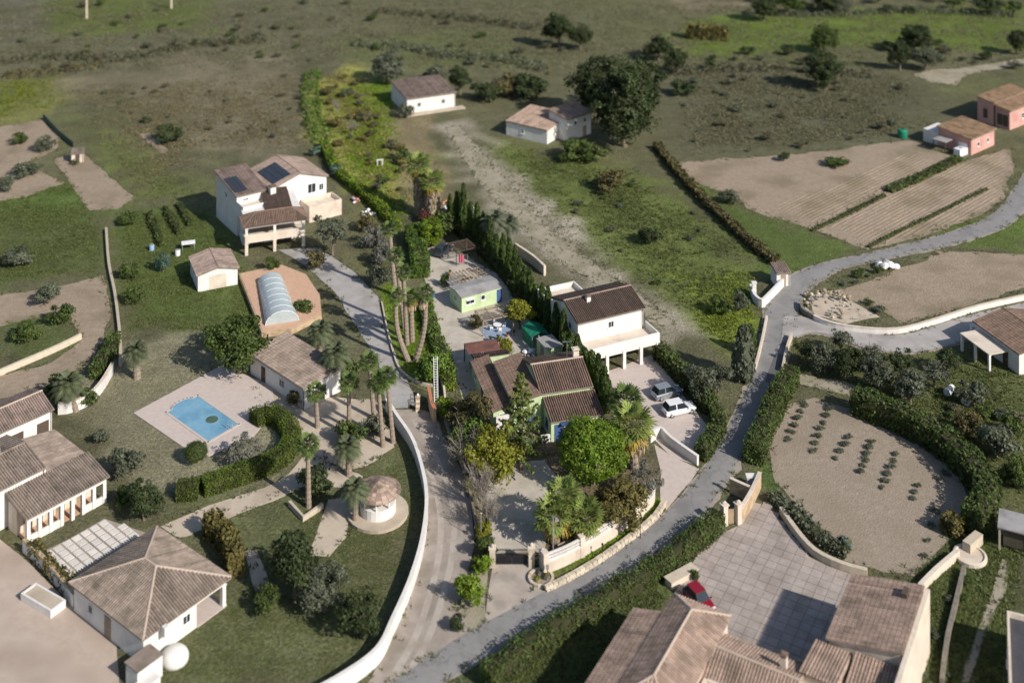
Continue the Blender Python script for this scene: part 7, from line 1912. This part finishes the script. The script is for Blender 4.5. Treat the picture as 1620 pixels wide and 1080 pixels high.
# ------------------------------------------------------------------ the hillside at the top
for px, py, w, h, k, lf, lab in ((988, 232, 118, 140, 'dense', 'dark', 'huge dark pine right of the old farmhouse'), (942, 190, 92, 102, 'dense', 'dark', 'big dark pine left of the huge one'), (1010, 178, 84, 84, 'dense', 'dark', 'dark pine behind the huge one'), (884, 76, 52, 58, 'round', 'dark', 'tall dark tree at the top, left of its pair'), (918, 80, 42, 44, 'round', 'dark', 'rounder dark tree at the top, right of its pair'),
                                  (1042, 96, 50, 42, 'round', 'dark', 'dark tree above the huge pine'), (1070, 116, 46, 40, 'round', 'dark', 'dark tree on the terrace right of the huge pine'), (1080, 150, 40, 28, 'bush', 'dark', 'low dark shrub at the edge of the grey scrub'), (1303, 84, 46, 48, 'dense', 'green', 'round green tree on the green terrace'), (1306, 142, 66, 60, 'dense', 'dark', 'broad dark tree in the middle of the grey slope'),
                                  (1424, 112, 44, 50, 'round', 'dark', 'dark tree left of the twin on the terrace edge'), (1446, 84, 52, 46, 'dense', 'dark', 'upper dark tree of the group by the green terrace'), (1464, 112, 50, 40, 'round', 'olive', 'grey green tree right of the terrace group'), (1608, 86, 34, 38, 'dense', 'dark', 'round dark tree at the right edge'), (1208, 34, 50, 42, 'round', 'dark', 'dark tree at the top beside the reeds'),
                                  (1246, 22, 46, 34, 'round', 'green', 'green tree at the top edge'), (1306, 20, 50, 34, 'round', 'dark', 'dark bushy tree at the top edge, right of the green one'), (1560, 22, 44, 30, 'round', 'dark', 'dark tree at the top right'), (1330, 18, 40, 26, 'round', 'olive', 'grey green tree at the top edge'),
                                  (728, 150, 46, 46, 'round', 'dark', 'dark tree right of the plain field house'), (690, 130, 40, 30, 'bush', 'olive', 'grey bush behind the plain field house'), (266, 226, 48, 32, 'bush', 'dark', 'lone dark bush in the brown left field'), (232, 196, 18, 12, 'low', 'dark', 'small dark bush above the lone one'), (24, 420, 52, 30, 'bush', 'olive', 'grey bush in the left meadow'),
                                  (840, 155, 70, 40, 'bush', 'dark', 'dark thicket left of the big pines'), (800, 150, 60, 36, 'bush', 'brown', 'brown thicket above the green slope'), (770, 160, 50, 34, 'bush', 'dark', 'dark bush beside the field house tree'), (920, 252, 70, 36, 'bush', 'green', 'green bush on the slope below the old farmhouse'), (965, 300, 60, 34, 'bush', 'brown', 'brownish bush lower on the green slope'), (1030, 385, 44, 30, 'bush', 'dark', 'dark bush in the middle of the green slope'), (1155, 322, 34, 26, 'bush', 'olive', 'grey bush at the corner of the tilled field'), (1240, 255, 20, 14, 'low', 'dark', 'tiny dark bush on the rim of the tilled field'), (1322, 262, 48, 14, 'low', 'green', 'low green patch of weeds in the tilled field'),
                                  (30, 228, 28, 20, 'bush', 'green', 'young tree in the left bare plot'), (70, 240, 32, 26, 'bush', 'olive', 'young grey tree beside the tiny shed'), (40, 278, 40, 24, 'bush', 'olive', 'grey shrub in the lower left bare plot'), (10, 300, 36, 24, 'bush', 'olive', 'shrub at the left edge of the bare plot'), (118, 262, 14, 10, 'low', 'green', 'small plant in the pale soil strip'), (75, 480, 44, 34, 'bush', 'olive', 'shrub where the sandy track bends'), (98, 512, 44, 34, 'bush', 'green', 'green shrub in the walled plot by the track'), (40, 540, 46, 30, 'bush', 'green', 'bush in the walled left plot'),
                                  (205, 440, 40, 26, 'bush', 'green', 'dark shrub in the kitchen garden'), (210, 480, 34, 28, 'bush', 'green', 'second dark shrub in the kitchen garden'), (258, 430, 26, 34, 'bush', 'teal', 'blue green artichokes in the kitchen garden'), (340, 545, 44, 34, 'bush', 'green', 'shrub behind the big shade tree'), (200, 355, 30, 22, 'bush', 'green', 'shrub at the top of the kitchen garden')):
    tree('hill_tree' if k in ('round', 'dense') else 'hill_bush', lab, px, py, w, h, k, lf, 'tree' if k in ('round', 'dense') else 'bush')
for i, (x0, y0, x1, y1, lab) in enumerate(((236, 340, 256, 390, 'left green vegetable row in the kitchen garden'), (262, 332, 284, 372, 'middle green vegetable row in the kitchen garden'), (282, 326, 302, 358, 'right green vegetable row in the kitchen garden'))):
    hedge('vegetable_row', lab, [(x0, y0), ((x0 + x1) / 2, (y0 + y1) / 2), (x1, y1)], 1.1, .7, 'green', .22, dens=14, seed=31 + i, cat='plants')
hedge('reed_bed', 'pale dry reeds standing at the top of the slope', [(1088, 60), (1112, 62), (1150, 64)], 3, 3.6, 'gold', .4, dens=8, seed=35)
hedge('soil_row', 'thin green weed line between the two tilled fields', [(1284, 366), (1330, 345), (1400, 310)], .7, .35, 'green', .2, dens=12, seed=36)
hedge('soil_row', 'green weed line through the lower tilled field', [(1374, 392), (1420, 368), (1480, 340), (1560, 300)], .7, .35, 'green', .2, dens=12, seed=37)
for i, (pts, lf, lab) in enumerate((([(-20, 104), (90, 92), (200, 96), (300, 74), (420, 66)], 'scrub', 'grey scrub line along the upper left terrace'), ([(560, 72), (640, 78), (720, 92), (800, 96), (860, 112)], 'olive', 'grey scrub line above the plain field house'), ([(1062, 118), (1150, 112), (1260, 112), (1380, 122)], 'scrub', 'dull scrub line below the green terrace'), ([(1180, 22), (1300, 26), (1440, 20), (1600, 26)], 'olive', 'dark scrub line along the top right terrace'), ([(600, 20), (720, 30), (850, 48)], 'scrub', 'dull scrub line at the top of the hillside'), ([(10, 122), (80, 118), (160, 106)], 'brown', 'straw coloured bank below the upper left scrub'))):
    hedge('scrub_line', lab, pts, 3.6, 1.1, lf, .34, dens=5, seed=80 + i, wobble=1.0, cat='scrub')
# countless small scrub: individuals in rough ground
def scatter(name, label, poly, n, smin, smax, leaf, group, seed, kind='low', cat='bush'):
    rng = random.Random(seed); pl = np.array(poly, float); lo, hi = pl.min(0), pl.max(0); k = 0; tries = 0
    pts = []
    while k < n and tries < n * 60:
        tries += 1; x, y = rng.uniform(lo[0], hi[0]), rng.uniform(lo[1], hi[1])
        if not inside(np.array([[x, y]]), poly)[0]: continue
        q = G(x, y)
        if any(inside(np.array([[q.x, q.y]]), hp)[0] for hp in HARD): continue
        if any(abs(x - a) < 12 and abs(y - b) < 6 for a, b in pts): continue
        pts.append((x, y)); k += 1
    for i, (x, y) in enumerate(sorted(pts)):
        w = rng.uniform(smin, smax); lf = leaf if isinstance(leaf, str) else rng.choice(leaf)
        word = {'dark': 'dark', 'olive': 'grey green', 'scrub': 'dull olive', 'green': 'green', 'brown': 'brownish', 'gold': 'straw coloured'}[lf]
        tree(name, '%s low bush, %s from the left %s' % (word, nth(i + 1), label), x, y, w, w * rng.uniform(.45, .7), kind, lf, cat, group=group)
scatter('scrub_bush', 'on the rough upper left hillside', [(5, 60), (480, 45), (560, 80), (500, 110), (300, 75), (60, 115)], 26, 8, 20, ['scrub', 'olive', 'scrub', 'green'], 'scrub on the upper left hillside', 41)
scatter('scrub_bush', 'on the brown left field', [(130, 150), (480, 110), (490, 230), (360, 250)], 22, 7, 15, ['scrub', 'brown', 'olive'], 'scrub on the brown left field', 42)
scatter('scrub_bush', 'above the two white hill houses', [(560, 20), (900, 60), (870, 130), (720, 120), (560, 85)], 20, 8, 22, ['scrub', 'olive', 'scrub', 'green'], 'scrub between the hill houses', 43)
scatter('scrub_bush', 'on the slope above the tilled field', [(1070, 120), (1420, 130), (1480, 200), (1300, 240), (1080, 245)], 32, 8, 22, ['scrub', 'olive', 'scrub'], 'scrub above the tilled field', 44)
scatter('scrub_bush', 'along the green upper right terrace', [(1110, 90), (1620, 60), (1620, 110), (1450, 118), (1120, 118)], 24, 10, 28, ['scrub', 'dark', 'olive'], 'scrub along the green terrace', 45)
scatter('scrub_bush', 'along the top right edge', [(1180, 2), (1618, 2), (1618, 24), (1180, 24)], 18, 18, 34, ['dark', 'olive', 'green'], 'scrub along the top edge', 46)
scatter('scrub_bush', 'on the green slope left of the road', [(760, 230), (1010, 280), (1190, 400), (1090, 480), (930, 390)], 14, 8, 18, ['olive', 'green', 'scrub'], 'bushes on the green slope', 47)
scatter('scrub_bush', 'in the rough ground at the right', [(1480, 640), (1618, 660), (1618, 790), (1570, 770)], 12, 14, 30, ['olive', 'green', 'scrub'], 'bushes in the right hand rough', 48)
scatter('scrub_bush', 'in the overgrown upper plot', [(496, 150), (560, 110), (640, 245), (640, 320), (560, 290)], 34, 10, 26, ['scrub', 'gold', 'brown', 'green', 'olive'], 'bushes in the overgrown plot', 49)
scatter('scrub_bush', 'on the lower right grass strips', [(1440, 960), (1500, 910), (1580, 930), (1560, 1075), (1430, 1075)], 8, 10, 24, ['green', 'olive'], 'weeds on the lower right grass', 50)
scatter('scrub_bush', 'on the corner between the two roads', [(1320, 440), (1400, 425), (1410, 480), (1390, 500)], 8, 10, 24, ['green', 'olive'], 'bushes between the roads', 51)
scatter('scrub_bush', 'along the top left edge', [(5, 5), (560, 5), (560, 45), (5, 60)], 16, 8, 20, ['scrub', 'green', 'olive'], 'scrub in the top left meadow', 53)

# ------------------------------------------------------------------ grass and herbs (stuff)
tufts('wild_grass', 'wild grass and herbs over the upper hillside', [(-60, -5), (1680, -5), (1680, 110), (1060, 130), (560, 110), (-60, 120)], 26000, .55, 'scrub', 1)
tufts('wild_grass', 'dry grass of the brown left field', [(90, 140), (500, 110), (500, 235), (360, 250), (220, 310)], 12000, .42, 'brown', 2)
tufts('wild_grass', 'tall straw coloured grass of the overgrown plot', [(490, 130), (560, 98), (600, 140), (650, 260), (660, 340), (560, 300), (505, 230)], 14000, .5, 'gold', 3)
tufts('wild_grass', 'green herbs in the overgrown plot', [(500, 140), (620, 130), (640, 240), (655, 350), (620, 360), (520, 260)], 16000, .48, 'bright', 4)
tufts('wild_grass', 'green grass of the slope left of the road', [(740, 215), (1010, 265), (1200, 395), (1212, 480), (1170, 580), (1100, 515), (930, 395)], 16000, .42, 'green', 5)
tufts('wild_grass', 'yellow green grass above the road hedge', [(1080, 430), (1195, 430), (1205, 500), (1165, 580), (1100, 520)], 5000, .42, 'yellow', 6)
tufts('wild_grass', 'grey herbs on the slope above the tilled field', [(1060, 100), (1440, 115), (1480, 215), (1080, 252)], 14000, .5, 'scrub', 7)
tufts('wild_grass', 'rough grass at the right', [(1460, 560), (1640, 560), (1640, 800), (1560, 780), (1450, 660), (1260, 600), (1250, 545)], 11000, .38, 'green', 8)
tufts('lawn_grass', 'bright lawn grass under the slender palms', [(602, 458), (625, 442), (660, 480), (680, 540), (690, 604), (640, 590)], 9000, .2, 'bright', 9, 1.1)
tufts('wild_grass', 'grass strip between balustrade and stone wall', [(864, 908), (905, 890), (960, 857), (1005, 824), (1034, 798), (1044, 780), (1052, 796), (1000, 850), (950, 886), (900, 916), (864, 932)], 5000, .3, 'bright', 10)
tufts('wild_grass', 'grass on the strips at the lower right', [(1440, 900), (1520, 845), (1620, 870), (1590, 1085), (1430, 1085)], 9000, .3, 'green', 11)
tufts('wild_grass', 'grass bank below the road hedge', [(730, 1090), (900, 1000), (1030, 920), (1060, 945), (940, 1090)], 7000, .3, 'green', 12)
tufts('wild_grass', 'green grass of the left meadows', [(-40, 300), (150, 290), (165, 430), (-40, 450)], 8000, .3, 'green', 13)
tufts('wild_grass', 'grass of the kitchen garden', [(180, 335), (330, 335), (400, 445), (420, 530), (200, 525)], 9000, .26, 'green', 14)
tufts('lawn_grass', 'short olive grass of the pool lawn', [(185, 545), (350, 535), (400, 590), (210, 650), (290, 720), (400, 690), (440, 730), (300, 780), (170, 740), (110, 655)], 8000, .13, 'lawn', 15, .7)
tufts('lawn_grass', 'short green grass of the lower lawn', [(420, 830), (520, 800), (640, 710), (672, 790), (650, 900), (590, 1000), (540, 1085), (230, 1085), (385, 920)], 12000, .14, 'green', 16, .7)
tufts('wild_grass', 'weeds in the upper left green strip', [(120, 190), (330, 290), (330, 320), (215, 325)], 5000, .35, 'green', 17)
tufts('wild_grass', 'undergrowth around the border shrubs', [(560, 312), (640, 362), (660, 440), (600, 455), (570, 400)], 4000, .35, 'olive', 18)
tufts('wild_grass', 'ground plants of the front garden', [(860, 830), (980, 760), (1040, 770), (1000, 815), (890, 880)], 2500, .3, 'brown', 19)
tufts('wild_grass', 'ground litter under the front garden trees', [(710, 670), (760, 700), (800, 740), (780, 790), (770, 850), (745, 780)], 2500, .3, 'gold', 20)
tufts('wild_grass', 'yellow herbs at the upper left edge', [(-40, 130), (95, 118), (112, 165), (-40, 200)], 4000, .45, 'yellow', 21)
tufts('wild_grass', 'grass along the kerb of the road', [(690, 1045), (770, 990), (790, 985), (720, 1040)], 300, .25, 'green', 22)
tufts('wild_grass', 'grass between the two roads', [(1290, 440), (1400, 415), (1500, 392), (1390, 445), (1330, 470), (1430, 520), (1350, 515)], 3500, .35, 'green', 23)
tufts('wild_grass', 'grass along the dirt track', [(690, 205), (760, 220), (960, 410), (1100, 520), (1000, 500), (850, 400)], 2500, .3, 'olive', 24)

verge('verge_weeds', 'weeds along the edges of roads, tracks and fields', WEEDY, 2.2, .3, 'olive', 1, .38)
verge('verge_weeds', 'green weeds scattered along roads, tracks and fields', WEEDY, 1.3, .34, 'green', 2, .5)
# ploughed ridges in the tilled fields
def furrows(pxs, A, B, step, label):
    poly = [(v.x, v.y) for v in PX(pxs)]; d = (G(*B) - G(*A)); d.z = 0; d.normalize(); n = Vector((-d.y, d.x, 0)); o = G(*A)
    P = np.array(poly); mb = MB(); rng = random.Random(1)
    k = [(Vector((x, y, 0)) - o).dot(n) for x, y in poly]; m = [(Vector((x, y, 0)) - o).dot(d) for x, y in poly]
    s = min(k)
    while s < max(k):
        t = min(m); run = []
        while t < max(m):
            p = o + n * (s + .12 * noise.noise(Vector((t * .15, s, 0)))) + d * t
            if inside(np.array([[p.x, p.y]]), poly)[0]: run.append(p)
            else:
                if len(run) > 2: ridge(mb, run, n, rng, step)
                run = []
            t += 2.2
        if len(run) > 2: ridge(mb, run, n, rng, step)
        s += step
    ob = mb.build('furrows', M_SOIL); tag(ob, label, None, None, 'stuff')
def ridge(mb, run, n, rng, step):
    vs = []; fs = []; w = step * .32
    for i, p in enumerate(run):
        h = .03 + rng.uniform(.03, .09) * (0 if i in (0, len(run) - 1) else 1)
        vs += [p - n * w + Vector((0, 0, .015)), p + Vector((0, 0, h)), p + n * w + Vector((0, 0, .015))]
    for i in range(len(run) - 1): fs += [(3 * i, 3 * i + 3, 3 * i + 4, 3 * i + 1), (3 * i + 1, 3 * i + 4, 3 * i + 5, 3 * i + 2)]
    mb.add(vs, fs)
furrows([(1195, 330), (1330, 290), (1440, 240), (1490, 252), (1400, 300), (1285, 360)], (1285, 360), (1400, 302), .8, 'plough ridges of the tilled field beside the pink farmhouse')
furrows([(1292, 364), (1410, 304), (1515, 260), (1596, 238), (1600, 262), (1580, 316), (1530, 346), (1440, 376), (1376, 394)], (1292, 364), (1410, 304), .8, 'plough ridges of the tilled field by the road')
